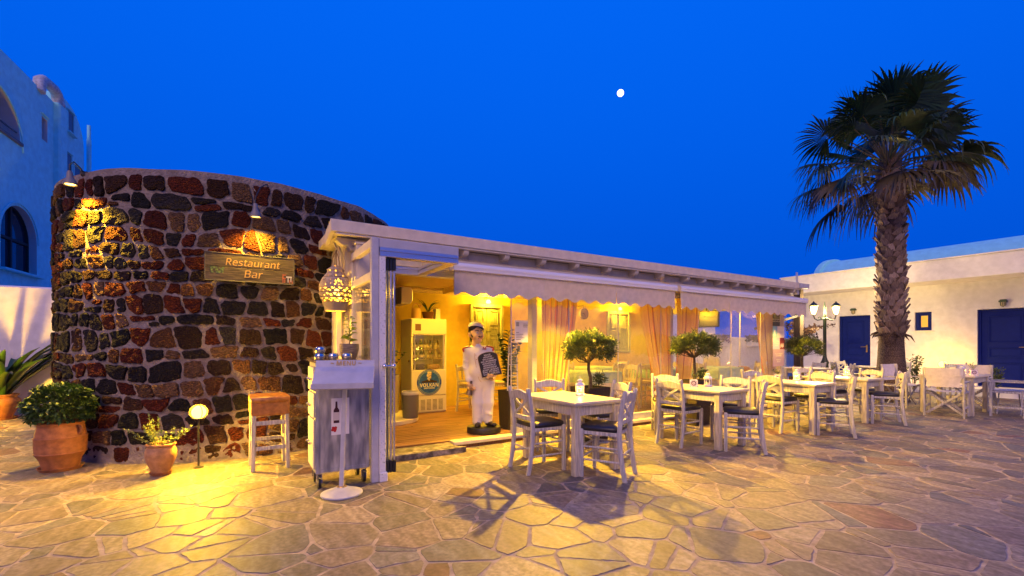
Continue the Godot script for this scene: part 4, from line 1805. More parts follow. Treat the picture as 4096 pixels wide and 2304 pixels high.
func tile_pot(at: Vector3, turn: float, label: String, tall: float) -> void:
	if not M.has("tile"):
		M.tile = mat(Color.WHITE, 0.2)
		M.tile.albedo_texture = tile_print()
	var o := thing("tile_plant_pot", label, "plant pot", at, turn, "patterned tile pots on the tables")
	var h := 0.052
	for i in 4:
		var b := Basis(Vector3.UP, PI * 0.5 * i)
		var m := Mb.new()
		m.quad(b * Vector3(-h, 0, h), b * Vector3(h, 0, h), b * Vector3(h, 2 * h, h), b * Vector3(-h, 2 * h, h))
		m.quad(b * Vector3(h - 0.006, 0, h - 0.006), b * Vector3(-h + 0.006, 0, h - 0.006), b * Vector3(-h + 0.006, 2 * h, h - 0.006), b * Vector3(h - 0.006, 2 * h, h - 0.006))
		m.quad(b * Vector3(-h, 2 * h, h), b * Vector3(h, 2 * h, h), b * Vector3(h - 0.006, 2 * h, h - 0.006), b * Vector3(-h + 0.006, 2 * h, h - 0.006), Vector3.UP)
		part(o, "tile", m, M.tile)
	var m := Mb.new()
	m.slab(-h + 0.007, h - 0.007, 0.002, 2 * h - 0.012, -h + 0.007, h - 0.007)
	part(o, "soil", m, M.soil)
	var where := []
	var tint := []
	for s in 5:
		var lean := Vector3(rng.randf_range(-0.5, 0.5), 1, rng.randf_range(-0.5, 0.5)).normalized()
		var pts := []
		for i in 5:
			pts.append(Vector3(rng.randf_range(-0.004, 0.004), 2 * h - 0.015, rng.randf_range(-0.004, 0.004)) + lean * tall * i / 4.0 * (0.6 + 0.1 * s) + Vector3(lean.x, 0, lean.z) * 0.05 * pow(i / 4.0, 2))
		m = Mb.new()
		m.tube(pts, [0.003, 0.0025, 0.002, 0.0015, 0.001], 5, false)
		part(o, "stem", m, M.bark)
		for k in 16:
			var t := rng.randf_range(0.35, 1.0) * 4.0
			var p: Vector3 = pts[int(minf(t, 3.99))].lerp(pts[int(minf(t, 3.99)) + 1], fposmod(t, 1.0))
			where.append(Transform3D(Basis.looking_at(Vector3(rng.randf_range(-1, 1), rng.randf_range(-0.1, 0.9), rng.randf_range(-1, 1)).normalized(), Vector3(0.1, 1, 0.1).normalized()).scaled(Vector3.ONE * rng.randf_range(0.7, 1.2)), p))
			var g := rng.randf_range(0.7, 1.3)
			tint.append(Color(0.10 * g, 0.13 * g, 0.045 * g))
	swarm(o, "leaves", leaf_mesh(0.038, 0.012, 0.2), M.olive_leaf, where, tint)


func leaf_mesh(l: float, w: float, fold := 0.15, curl := 0.1) -> ArrayMesh:
	# a folded leaf from the origin along -z
	var vs := PackedVector3Array([Vector3(0, 0, 0), Vector3(-w * 0.5, fold * w, -l * 0.4), Vector3(0, 0, -l * 0.45), Vector3(w * 0.5, fold * w, -l * 0.4), Vector3(-w * 0.3, fold * w * 0.6 - curl * l * 0.5, -l * 0.75), Vector3(w * 0.3, fold * w * 0.6 - curl * l * 0.5, -l * 0.75), Vector3(0, -curl * l, -l)])
	var ix := PackedInt32Array([0, 1, 2, 0, 2, 3, 1, 4, 2, 2, 5, 3, 4, 6, 2, 2, 6, 5])
	return smooth_mesh(vs, ix)


func build_terrace() -> void:
	var gp := "painted crossed-back chairs on the terrace"
	var c0 := chair("terrace_chair", "", M.paint, M.leather, "arched", gp)
	var first := true
	var names := ["beneath the first round olive tree by the open doorway", "before the second round olive tree, its candle unlit", "third along the glass front", "fourth along the glass front, beside the palm"]
	var ends := {"left": "on the doorway side", "far": "on the glass side", "right": "on the palm side", "near": "on the open square side"}
	var tables := [
		[Vector3(3.21, 0, -4.04), 0.0, {"left": [Vector3(2.80, 0, -4.04), -92.0], "near": [Vector3(3.25, 0, -3.47), 29.0], "far": [Vector3(3.50, 0, -4.76), 150.0], "right": [Vector3(3.86, 0, -4.16), 76.0]}],
		[Vector3(5.46, 0, -4.00), 1.5, {"left": [Vector3(5.13, 0, -4.06), -87.0], "near": [Vector3(5.50, 0, -3.40), 34.0], "far": [Vector3(5.60, 0, -4.66), 138.0], "right": [Vector3(5.96, 0, -3.86), 108.0]}],
		[Vector3(7.56, 0, -3.88), 0.5, {"left": [Vector3(7.24, 0, -3.90), -93.0], "near": [Vector3(7.59, 0, -3.28), 27.0], "far": [Vector3(8.02, 0, -4.62), 158.0], "right": [Vector3(8.14, 0, -3.82), 84.0]}],
		[Vector3(9.40, 0, -3.92), 0.0, {"left": [Vector3(9.16, 0, -4.02), -95.0], "near": [Vector3(9.47, 0, -3.32), 30.0], "far": [Vector3(9.86, 0, -4.66), 152.0], "right": [Vector3(10.12, 0, -3.86), 82.0]}]]
	for i in 4:
		var t: Array = tables[i]
		table("cream wooden table %s" % names[i], t[0], t[1], 0.66, 1.04, "dining tables along the glass front")
		for k in t[2]:
			var lab: String = "grey painted chair %s of the table %s" % [ends[k], ["by the doorway", "with the unlit lantern", "third along the glass", "fourth along the glass"][i]]
			if first:
				c0.position = t[2][k][0]
				c0.rotation.y = deg_to_rad(t[2][k][1])
				tag(c0, lab)
				first = false
			else:
				copy_of(c0, t[2][k][0], t[2][k][1], lab)
	table_lantern(Vector3(3.36, 0.75, -4.02), true, "white lantern with lit candle, alone on the table by the doorway")
	table_lantern(Vector3(5.62, 0.75, -3.98), false, "white lantern with unlit candle beside a tile pot")
	table_lantern(Vector3(7.76, 0.75, -3.88), true, "white lantern with lit candle on the third glass-front table")
	table_lantern(Vector3(9.82, 0.75, -4.02), true, "white lantern with lit candle on the fourth glass-front table")
	table_lantern(Vector3(12.05, 0.75, -2.98), true, "white lantern with lit candle on the canvas chair table")
	tile_pot(Vector3(5.42, 0.75, -4.06), 38.0, "patterned tile pot with yellow-green plant beside the unlit lantern", 0.12)
	tile_pot(Vector3(7.46, 0.75, -4.02), 36.0, "patterned tile pot with a limp sprig on the third table", 0.10)
	tile_pot(Vector3(9.60, 0.75, -4.18), 40.0, "patterned tile pot with a bushy sprig on the fourth table", 0.14)
	tile_pot(Vector3(12.18, 0.75, -2.86), 30.0, "patterned tile pot with an olive seedling on the canvas chair table", 0.18)

	# the group with canvas chairs
	table("wide cream wooden table among white canvas chairs", Vector3(12.22, 0, -3.14), 2.0, 1.15, 0.82)
	var d0 := director_chair("white canvas folding chair turning its back to the chairs by the glass")
	d0.position = Vector3(11.42, 0, -3.05)
	d0.rotation.y = deg_to_rad(-84)
	copy_of(d0, Vector3(12.36, 0, -2.42), 8.0, "white canvas folding chair on the open square side of its table")
	copy_of(d0, Vector3(12.35, 0, -4.02), 172.0, "white canvas folding chair in front of the palm trunk")
	copy_of(d0, Vector3(13.25, 0, -3.15), 92.0, "white canvas folding chair on the blue door side of its table")

	# the tables beyond, with straight-topped chairs
	table("cream table beneath the third round olive tree", Vector3(12.6, 0, -6.05), 0.0, 0.7, 0.9)
	table("cream table behind the palm", Vector3(14.9, 0, -5.55), 0.0, 0.8, 0.8)
	var gq := "straight-topped chairs round the tables behind the palm"
	var p0 := chair("garden_chair", "yellow-lit straight-topped chair at the restaurant's glass corner", M.paint, M.paint, "plain", gq)
	p0.position = Vector3(11.55, 0, -6.35)
	p0.rotation.y = deg_to_rad(150)
	for q in [[12.35, -6.75, 172.0, "straight-topped chair backing onto the terrace wall"], [13.15, -6.2, 70.0, "straight-topped chair on the street lantern side of its table"], [12.75, -5.35, 10.0, "straight-topped chair with its back to the canvas chairs"],
			[14.35, -5.95, -140.0, "straight-topped chair between street lantern and palm"], [15.2, -6.2, 165.0, "straight-topped chair before the first blue door"], [15.6, -5.2, 60.0, "straight-topped chair just behind the palm trunk"], [15.2, -3.9, 100.0, "lone straight-topped chair by the white wall's globe lamp"]]:
		copy_of(p0, Vector3(q[0], 0, q[1]), q[2], q[3])


# ---------------------------------------------------------------- plants

func rand_dir() -> Vector3:
	var y := rng.randf_range(-1, 1)
	var a := rng.randf() * TAU
	return Vector3(sqrt(1 - y * y) * cos(a), y, sqrt(1 - y * y) * sin(a))


func pointing(d: Vector3, roll := 0.0, s := 1.0) -> Basis:
	d = d.normalized()
	var up := Vector3.UP if absf(d.y) < 0.95 else Vector3.RIGHT
	return (Basis(d, roll) * Basis.looking_at(d, up)).scaled(Vector3.ONE * s)


func square_planter(o: Node3D, w: float, h: float, m: Material) -> void:
	var b := Mb.new()
	var t := 0.022
	for i in 4:
		var bs := Basis(Vector3.UP, PI * 0.5 * i)
		var p := []
		for q in [[0.86, 0.0], [1.0, h]]:
			for s in [-1.0, 1.0]:
				p.append(bs * Vector3(s * w * 0.5 * q[0], q[1], w * 0.5 * q[0]))
		b.quad(p[0], p[1], p[3], p[2])
		b.quad(p[2], p[3], bs * Vector3(w * 0.5 - t, h, w * 0.5 - t), bs * Vector3(-w * 0.5 + t, h, w * 0.5 - t), Vector3.UP)
		b.quad(bs * Vector3(w * 0.5 - t, h, w * 0.5 - t), bs * Vector3(-w * 0.5 + t, h, w * 0.5 - t), bs * Vector3(-w * 0.5 + t, h - 0.08, w * 0.5 - t), bs * Vector3(w * 0.5 - t, h - 0.08, w * 0.5 - t))
	b.quad(Vector3(-0.43 * w, 0.001, -0.43 * w), Vector3(0.43 * w, 0.001, -0.43 * w), Vector3(0.43 * w, 0.001, 0.43 * w), Vector3(-0.43 * w, 0.001, 0.43 * w), Vector3.DOWN)
	part(o, "planter", b, m)
	b = Mb.new()
	b.slab(-w * 0.5 + t + 0.001, w * 0.5 - t - 0.001, h - 0.09, h - 0.045, -w * 0.5 + t + 0.001, w * 0.5 - t - 0.001)
	part(o, "soil", b, M.soil)


func topiary(label: String, at: Vector3, ph: float, cy: float, rx: float, ry: float, base_col: Color, side: bool, sd: int) -> void:
	rng.seed = sd
	var o := thing("potted_olive_tree", label, "tree", at, 0.0, "round-clipped olive trees in dark planters")
	square_planter(o, 0.40, ph, M.wicker)
	var lean := Vector3(rng.randf_range(-0.03, 0.03), 0, rng.randf_range(-0.03, 0.03))
	var fork := Vector3(lean.x, cy - ry * 0.72, lean.z)
	var m := Mb.new()
	m.tube([Vector3(0, ph - 0.06, 0), Vector3(lean.x * 0.2 + 0.008, lerpf(ph, fork.y, 0.35), 0.006), Vector3(lean.x * 0.8 - 0.006, lerpf(ph, fork.y, 0.7), -0.004), fork], [0.030, 0.024, 0.022, 0.020], 10)
	part(o, "trunk", m, M.bark)
	var c := Vector3(lean.x, cy, lean.z)
	var where := []
	var tint := []
	var tips := []
	for i in 165:
		var d := rand_dir()
		if d.y < -0.55:
			d.y = -d.y * 0.4
		d = d.normalized()
		var r := rng.randf_range(0.62, 0.94) * (1.0 + 0.10 * sin(d.x * 5.0 + sd) * cos(d.z * 6.0))
		tips.append(c + Vector3(d.x * rx, d.y * ry, d.z * rx) * r)
	for i in 26:
		var tip: Vector3 = tips[i * 4]
		var mid := fork.lerp(tip, 0.5) + Vector3(rng.randf_range(-0.04, 0.04), rng.randf_range(-0.05, 0.01), rng.randf_range(-0.04, 0.04))
		m = Mb.new()
		m.tube([fork + Vector3(rng.randf_range(-0.008, 0.008), -0.01, rng.randf_range(-0.008, 0.008)), mid, tip], [0.010, 0.0065, 0.003], 6, false)
		part(o, "branch", m, M.bark)
	for t in tips:
		var out: Vector3 = ((t - c) / Vector3(rx, ry, rx)).normalized()
		for k in 58:
			var p: Vector3 = t + rand_dir() * rng.randf_range(0.005, 0.075)
			var d: Vector3 = (out * 0.9 + rand_dir() * 0.9 + Vector3(0, 0.35, 0)).normalized()
			where.append(Transform3D(pointing(d, rng.randf() * TAU, rng.randf_range(0.75, 1.25)), p))
			var g := rng.randf_range(0.55, 1.5)
			tint.append(Color(base_col.r * g * rng.randf_range(0.85, 1.25), base_col.g * g, base_col.b * g * rng.randf_range(0.7, 1.3)))
	if side:
		for k in 260:
			var p := Vector3(0.10, ph + 0.10, 0.08) + rand_dir() * Vector3(0.10, 0.11, 0.10) * rng.randf_range(0.3, 1.0)
			where.append(Transform3D(pointing((rand_dir() + Vector3(0, 0.6, 0)), rng.randf() * TAU, rng.randf_range(0.9, 1.4)), p))
			var g := rng.randf_range(0.5, 1.2)
			tint.append(Color(0.05 * g, 0.085 * g, 0.03 * g))
	swarm(o, "crown", leaf_mesh(0.045, 0.012, 0.2, 0.08), M.olive_leaf, where, tint)


func pot_profile(kind: String) -> Array:
	if kind == "barrel":
		return [Vector2(0, 0.0), Vector2(0.145, 0.0), Vector2(0.150, 0.02), Vector2(0.168, 0.09), Vector2(0.200, 0.150), Vector2(0.209, 0.158), Vector2(0.211, 0.168), Vector2(0.205, 0.175), Vector2(0.210, 0.24), Vector2(0.209, 0.315), Vector2(0.214, 0.322), Vector2(0.214, 0.332), Vector2(0.206, 0.338), Vector2(0.199, 0.38), Vector2(0.190, 0.43), Vector2(0.186, 0.455), Vector2(0.196, 0.465), Vector2(0.199, 0.48), Vector2(0.190, 0.488), Vector2(0.172, 0.485), Vector2(0.170, 0.43)]
	if kind == "jar":
		return [Vector2(0, 0), Vector2(0.075, 0), Vector2(0.080, 0.015), Vector2(0.100, 0.07), Vector2(0.124, 0.13), Vector2(0.134, 0.18), Vector2(0.132, 0.225), Vector2(0.120, 0.258), Vector2(0.113, 0.268), Vector2(0.118, 0.276), Vector2(0.129, 0.284), Vector2(0.131, 0.296), Vector2(0.122, 0.302), Vector2(0.106, 0.298), Vector2(0.104, 0.25)]
	return [Vector2(0, 0), Vector2(0.17, 0), Vector2(0.18, 0.02), Vector2(0.22, 0.12), Vector2(0.27, 0.24), Vector2(0.285, 0.29), Vector2(0.275, 0.33), Vector2(0.235, 0.37), Vector2(0.235, 0.385), Vector2(0.262, 0.395), Vector2(0.268, 0.415), Vector2(0.255, 0.428), Vector2(0.225, 0.42), Vector2(0.22, 0.36)]


func pot(o: Node3D, kind: String, m: Material, saucer: float, soil_r: float, soil_y: float) -> void:
	var b := Mb.new()
	b.lathe(pot_profile(kind), 40, Vector3(0, 0.022, 0))
	part(o, "pot", b, m)
	b = Mb.new()
	b.lathe([Vector2(0, 0), Vector2(saucer - 0.02, 0), Vector2(saucer, 0.03), Vector2(saucer + 0.004, 0.036), Vector2(saucer - 0.006, 0.036), Vector2(saucer - 0.03, 0.014), Vector2(0, 0.014)], 40)
	part(o, "saucer", b, M.terracotta)
	b = Mb.new()
	b.cyl(Vector3(0, soil_y - 0.05, 0), Vector3(0, soil_y, 0), soil_r, soil_r, 28)
	part(o, "soil", b, M.soil)


func blade(p: Array, w: Array, fold: float, side: Vector3) -> Mb:
	# a long leaf along the points p
	var m := Mb.new()
	var rows := []
	for i in p.size():
		var t: Vector3 = (p[mini(i + 1, p.size() - 1)] - p[maxi(i - 1, 0)]).normalized()
		var s := (side - t * side.dot(t)).normalized()
		var n := s.cross(t).normalized()
		if n.y < 0.0:
			n = -n
		rows.append(PackedVector3Array([p[i] - s * w[i] + n * fold * w[i], p[i] - s * w[i] * 0.5 + n * fold * w[i] * 0.35, p[i], p[i] + s * w[i] * 0.5 + n * fold * w[i] * 0.35, p[i] + s * w[i] + n * fold * w[i]]))
	m.grid(rows)
	return m


func arc_leaf(start: Vector3, az: float, rise: float, l: float, droop: float, w: float, k := 9) -> Mb:
	var h := Vector3(cos(az), 0, sin(az))
	var p := []
	var ws := []
	var at := start
	var el := rise
	for i in k:
		var t := float(i) / (k - 1)
		p.append(at)
		ws.append(w * pow(sin(PI * clampf(0.10 + 0.9 * t, 0, 1)), 0.75) * (1.0 if t < 0.98 else 0.05))
		at += (h * cos(el) + Vector3.UP * sin(el)) * l / (k - 1)
		el -= droop / (k - 1) * (0.4 + 1.2 * t)
	return blade(p, ws, 0.35, h.cross(Vector3.UP))


func fan_frond(o: Node3D, top: Vector3, az: float, el: float, pl: float, r: float, droop: float, col: Color) -> void:
	var h := Vector3(cos(az), 0, sin(az))
	var d := (h * cos(el) + Vector3.UP * sin(el)).normalized()
	var m := Mb.new()
	var pts := []
	var at := top + h * 0.10
	var e := el + 0.25
	for i in 6:
		pts.append(at)
		at += (h * cos(e) + Vector3.UP * sin(e)) * pl / 5.0
		e -= droop * 0.16
	m.col = Color(0.10, 0.085, 0.035)
	m.tube(pts, [0.030, 0.022, 0.018, 0.015, 0.013, 0.011], 5, false)
	var f: Vector3 = (pts[5] - pts[4]).normalized()
	var side := f.cross(Vector3.UP)
	side = Vector3.RIGHT if side.length() < 0.05 else side.normalized()
	side = side.rotated(f, rng.randf_range(-0.5, 0.5))
	var nrm := side.cross(f).normalized()
	var segs := 30
	var da := deg_to_rad(250.0) / segs
	for i in segs:
		var phi := -deg_to_rad(125.0) + da * (i + 0.5)
		var ll := r * (0.72 + 0.28 * cos(phi * 0.6)) * rng.randf_range(0.88, 1.06)
		var dir := (f * cos(phi) + side * sin(phi)).normalized()
		var cr := (side * cos(phi) - f * sin(phi)).normalized()
		var g := rng.randf_range(0.65, 1.35)
		m.col = Color(col.r * g, col.g * g, col.b * g)
		var steps := 7
		var pl_ := Vector3.ZERO
		var pr_ := Vector3.ZERO
		var limp := droop * rng.randf_range(0.6, 1.3)
		for k in steps + 1:
			var t := float(k) / steps
			var rr := lerpf(0.04, ll, t)
			var half := rr * tan(da * 0.5) * 1.04
			if t > 0.5:
				half = minf(half, ll * 0.5 * tan(da * 0.5) * 1.04 * (1.0 - (t - 0.5) / 0.5) + 0.003)
			var p: Vector3 = pts[5] + dir * rr + nrm * 0.10 * rr * cos(phi)
			p += Vector3.DOWN * limp * ll * pow(t, 2.6) * 0.75
			p -= dir * limp * ll * pow(t, 3.0) * 0.28
			var pleat := half * 0.45
			var a := p - cr * half - nrm * pleat
			var b := p + cr * half + nrm * pleat
			if k > 0:
				var n0 := (b - a).cross(pl_ - a)
				if n0.length_squared() > 1e-14:
					n0 = n0.normalized()
					m.tri(pl_, pr_, b, n0, n0, n0)
					m.tri(pl_, b, a, n0, n0, n0)
			pl_ = a
			pr_ = b
	part(o, "frond", m, M.palm_leaf)


func build_palm() -> void:
	rng.seed = 77
	var base := Vector3(13.35, 0, -4.55)
	var o := thing("fan_palm", "tall fan palm with scaly trunk behind the canvas chairs", "palm tree", base)
	var f := FastNoiseLite.new()
	f.seed = 71
	f.frequency = 3.0
	var rows := []
	for i in 40:
		var y := 5.72 * i / 39.0
		var r := 0.245
		if y < 1.55:
			r = lerpf(0.36, 0.235, pow(y / 1.55, 0.6))
		elif y > 1.6:
			r = 0.265 - 0.012 * (y - 1.6)
		var row := PackedVector3Array()
		for k in 29:
			var a := TAU * (k % 28) / 28.0
			var rr := r + f.get_noise_3d(cos(a) * 1.5, y * 5.0, sin(a) * 1.5) * 0.012
			row.append(Vector3(cos(a) * rr + 0.03 * sin(y * 0.7), y, sin(a) * rr))
		rows.append(row)
	var m := Mb.new()
	m.grid(rows)
	var bark := tri_tex(mat(lin(0.28, 0.20, 0.135), 0.95), streak_tex(Color(0.45, 0.42, 0.4), Color(1, 1, 1), 0.03, 0.12, 81), Vector3(2.2, 2.2, 2.2), streak_tex(Color(0, 0, 0), Color(1, 1, 1), 0.14, 0.05, 82), 2.5)
	part(o, "trunk", m, bark)
	# old leaf bases
	var boots := []
	var n := 30
	for i in n:
		var y := 1.62 + i * 0.127
		var r := 0.262 - 0.012 * (y - 1.6)
		for k in 10:
			var a := TAU * (k + 0.5 * (i % 2)) / 10.0 + rng.randf_range(-0.07, 0.07)
			var w := rng.randf_range(0.065, 0.095)
			var l := rng.randf_range(0.15, 0.22)
			var out := rng.randf_range(0.16, 0.62)
			var twist := rng.randf_range(-0.55, 0.55)
			var b := Mb.new()
			var g := rng.randf_range(0.6, 1.35)
			b.col = Color(0.34 * g, 0.26 * g, 0.195 * g) if rng.randf() < 0.6 else Color(0.50 * g, 0.41 * g, 0.32 * g)
			var poly := PackedVector2Array([Vector2(-w, 0), Vector2(w, 0), Vector2(w * 0.85, l * 0.55), Vector2(w * 0.55, l), Vector2(w * 0.12, l * rng.randf_range(0.78, 0.9)), Vector2(-w * 0.35, l * rng.randf_range(0.9, 1.08)), Vector2(-w * 0.8, l * 0.6)])
			var bs := Basis(Vector3.UP, -a) * Basis(Vector3(0, 0, 1), -PI * 0.0)
			var fr := bs * Basis(Vector3(0, 0, -1), Vector3.UP, Vector3(1, 0, 0)) * Basis(Vector3(1, 0, 0), out) * Basis(Vector3(0, 0, 1), twist)
			var p := Vector3(cos(a) * (r - 0.012) + 0.03 * sin(y * 0.7), y, sin(a) * (r - 0.012))
			b.prism(poly, 0.028, Transform3D(fr, p), 0.006)
			var facing := Vector3(cos(a), 0, sin(a)).dot(Vector3(-0.95, 0, 0.31))
			boots.append([facing + rng.randf() * 0.05, b])
	boots.sort_custom(func(a, b): return a[0] > b[0])
	var boot_mat := tri_tex(mat(Color.WHITE, 0.9), M.grain_tex, 3.0)
	boot_mat.vertex_color_use_as_albedo = true
	for i in mini(300, boots.size()):
		part(o, "leaf_base", boots[i][1], boot_mat)
	m = Mb.new()
	for i in range(300, boots.size()):
		for q in boots[i][1].v:
			m.v.append(q)
		m.n.append_array(boots[i][1].n)
		m.u.append_array(boots[i][1].u)
		m.c.append_array(boots[i][1].c)
	if m.v.size():
		part(o, "hidden_leaf_bases", m, boot_mat).set_meta("kind", "stuff")
	# ragged fibre below the scales
	m = Mb.new()
	for i in 420:
		var a := rng.randf() * TAU
		var y := rng.randf_range(1.35, 1.75)
		var p := Vector3(cos(a) * 0.255, y, sin(a) * 0.255)
		m.col = Color(0.13, 0.085, 0.05) * rng.randf_range(0.6, 1.4)
		var q := p + Vector3(cos(a), 0, sin(a)) * rng.randf_range(0.0, 0.04) + Vector3(rng.randf_range(-0.05, 0.05), rng.randf_range(-0.14, 0.08), rng.randf_range(-0.05, 0.05))
		var s := Vector3(-sin(a), 0.3, cos(a)) * 0.005
		var nn := Vector3(cos(a), 0, sin(a))
		m.tri(p - s, p + s, q, nn, nn, nn)
	part(o, "fibre", m, boot_mat).set_meta("kind", "stuff")
	for i in 9:
		var a := TAU * i / 9.0 + rng.randf_range(-0.3, 0.3)
		var p := Vector3(cos(a) * 0.24, rng.randf_range(1.55, 1.7), sin(a) * 0.24)
		m = Mb.new()
		m.col = Color(0.12, 0.075, 0.045)
		m.tube([p, p + Vector3(cos(a) * 0.12, -0.05, sin(a) * 0.12), p + Vector3(cos(a) * rng.randf_range(0.15, 0.26), rng.randf_range(-0.25, -0.05), sin(a) * rng.randf_range(0.15, 0.26))], [0.03, 0.022, 0.004], 5)
		part(o, "dry_stub", m, boot_mat)
	var top := Vector3(-0.05, 5.60, -0.03)
	var green := Color(0.022, 0.060, 0.017)
	var dull := Color(0.030, 0.055, 0.017)
	var dry := Color(0.062, 0.048, 0.020)
	for i in 50:
		var t := i / 49.0
		var az := i * 2.39996 + rng.randf_range(-0.2, 0.2)
		var el := lerpf(1.3, -0.40, pow(t, 0.9)) + rng.randf_range(-0.12, 0.12)
		var col := green if t < 0.55 else (dull if t < 0.8 else dry)
		fan_frond(o, top + Vector3(0, lerpf(0.25, -0.25, t), 0), az, el, (rng.randf_range(0.85, 1.4) - 0.25 * cos(az - 0.55)) * (0.8 if t > 0.8 else 1.0), rng.randf_range(0.8, 1.1), lerpf(0.10, 0.75, clampf(t * 1.4, 0.0, 1.0)) * rng.randf_range(0.6, 1.4), col)
	# young spears
	for q in [[0.9, 1.15, 2.5], [2.6, 0.55, 1.9], [5.2, 1.35, 1.7]]:
		m = Mb.new()
		m.col = green
		var d := Vector3(cos(q[0]) * cos(q[1]), sin(q[1]), sin(q[0]) * cos(q[1]))
		m.tube([top, top + d * q[2] * 0.6, top + d * q[2] + Vector3(0, -0.08, 0)], [0.02, 0.016, 0.004], 5)
		part(o, "spear_leaf", m, M.palm_leaf)


func build_plants() -> void:
	topiary("round-clipped olive tree behind the table by the doorway", Vector3(4.30, 0, -4.92), 0.74, 1.27, 0.37, 0.245, Color(0.060, 0.088, 0.025), true, 101)
	topiary("round-clipped olive tree with a low side shoot behind the second table", Vector3(6.62, 0, -4.95), 0.74, 1.30, 0.40, 0.24, Color(0.055, 0.082, 0.025), true, 102)
	topiary("round-clipped olive tree glowing yellow outside the glass corner", Vector3(10.95, 0, -5.35), 0.62, 1.27, 0.43, 0.25, Color(0.058, 0.085, 0.025), false, 103)
	build_palm()

	# basil in the great pot
	rng.seed = 55
	var o := thing("potted_basil", "great terracotta pot with a dense green ball of basil", "potted plant", Vector3(-1.58, 0, -6.66))
	pot(o, "barrel", M.terracotta, 0.185, 0.18, 0.45)
	var m := Mb.new()
	for s in [-1.0, 1.0]:
		var pts := []
		for i in 9:
			var a := -PI * 0.5 + PI * i / 8.0
			pts.append(Vector3(s * (0.185 + 0.045 * cos(a)), 0.43 + 0.045 * sin(a), 0.0))
		m = Mb.new()
		m.tube(pts, [0.014], 8)
		part(o, "handle", m, M.terracotta, Transform3D(Basis(Vector3.UP, -0.6), Vector3.ZERO))
	var where := []
	var tint := []
	var c := Vector3(0, 0.66, 0)
	for i in 4600:
		var d := rand_dir()
		if d.y < -0.55:
			continue
		var r := rng.randf_range(0.72, 1.0) * (1.0 + 0.07 * sin(d.x * 9.0) * sin(d.z * 8.0 + 1.0) + 0.05 * sin(d.y * 11.0))
		var p := c + Vector3(d.x * 0.275, d.y * 0.25, d.z * 0.275) * r
		where.append(Transform3D(pointing(d * 0.8 + rand_dir() * 0.8 + Vector3(0, 0.1, 0), rng.randf_range(-0.6, 0.6), rng.randf_range(0.7, 1.3)), p))
		var g := rng.randf_range(0.5, 1.6)
		tint.append(Color(0.040 * g, 0.085 * g, 0.020 * g))
	swarm(o, "crown", leaf_mesh(0.042, 0.027, 0.25, 0.15), M.olive_leaf, where, tint)
	m = Mb.new()
	for i in 14:
		var d := rand_dir()
		d.y = absf(d.y)
		m.tube([Vector3(0, 0.45, 0), Vector3(d.x * 0.2, 0.55 + d.y * 0.22, d.z * 0.2)], [0.006, 0.002], 5, false)
	part(o, "stems", m, M.bark).set_meta("kind", "stuff")

	# oregano in the small jar
	o = thing("potted_oregano", "small terracotta jar with leggy oregano before the stone wall", "potted plant", Vector3(-0.64, 0, -5.84))
	pot(o, "jar", M.terracotta_pale, 0.095, 0.105, 0.275)
	where = []
	tint = []
	for s in 17:
		var a := rng.randf() * TAU
		if s < 4:
			a = [2.9, 3.3, 0.1, -0.3][s]
		var h := Vector3(cos(a), 0, sin(a))
		var l := rng.randf_range(0.16, 0.34)
		var spread := rng.randf_range(0.15, 0.9) if s > 3 else 1.0
		var pts := []
		for i in 6:
			var t := i / 5.0
			pts.append(Vector3(0, 0.275, 0) + h * (0.04 + spread * l * 0.75 * t) + Vector3.UP * l * t * (1.15 - spread * 0.45) - Vector3.UP * 0.03 * spread * t * t)
		m = Mb.new()
		m.tube(pts, [0.003, 0.0028, 0.0025, 0.002, 0.0015, 0.001], 5, false)
		part(o, "stem", m, M.bark)
		for k in 34:
			var t := rng.randf_range(0.15, 1.0) * 4.999
			var p: Vector3 = pts[int(t)].lerp(pts[int(t) + 1], fposmod(t, 1.0))
			where.append(Transform3D(pointing(rand_dir() + Vector3(0, 0.5, 0), rng.randf_range(-0.5, 0.5), rng.randf_range(0.6, 1.25)), p))
			var g := rng.randf_range(0.7, 1.4)
			tint.append(Color(0.11 * g, 0.145 * g, 0.055 * g))
	swarm(o, "leaves", leaf_mesh(0.028, 0.019, 0.2, 0.12), M.olive_leaf, where, tint)

	# agave-like lily in the wide pot
	rng.seed = 58
	o = thing("potted_lily", "wide terracotta pot of long strap leaves by the garden wall", "potted plant", Vector3(-3.60, 0, -11.72))
	pot(o, "wide", M.terracotta, 0.25, 0.225, 0.39)
	for i in 30:
		var az := rng.randf() * TAU
		var rise := rng.randf_range(0.75, 1.45)
		m = arc_leaf(Vector3(rng.randf_range(-0.08, 0.08), 0.36, rng.randf_range(-0.08, 0.08)), az, rise, rng.randf_range(0.9, 1.5), rng.randf_range(0.5, 1.5), rng.randf_range(0.045, 0.075))
		m.c.fill(Color(1, 1, 1) * rng.randf_range(0.6, 1.5))
		part(o, "leaf", m, M.gloss_leaf)
	for i in 8:
		var az := -0.35 + rng.randf_range(-0.35, 0.35)
		m = arc_leaf(Vector3(0.05, 0.36, 0.0), az, rng.randf_range(0.75, 1.15), rng.randf_range(1.3, 1.75), rng.randf_range(0.6, 1.2), rng.randf_range(0.05, 0.08))
		m.c.fill(Color(1, 1, 1) * rng.randf_range(0.6, 1.5))
		part(o, "leaf", m, M.gloss_leaf)

	# dark-leaved creeper and flower boxes by the terrace wall
	o = thing("dark_creeper", "straggling dark red creeper beside the pergola post", "climbing plant", Vector3(14.3, 0, -7.3))
	where = []
	tint = []
	m = Mb.new()
	m.tube([Vector3(0.5, 0.0, 0), Vector3(0.45, 0.8, 0.0), Vector3(0.2, 1.35, 0.02), Vector3(0.0, 1.62, 0)], [0.03, 0.026, 0.022, 0.018], 7)
	part(o, "trunk", m, M.bark)
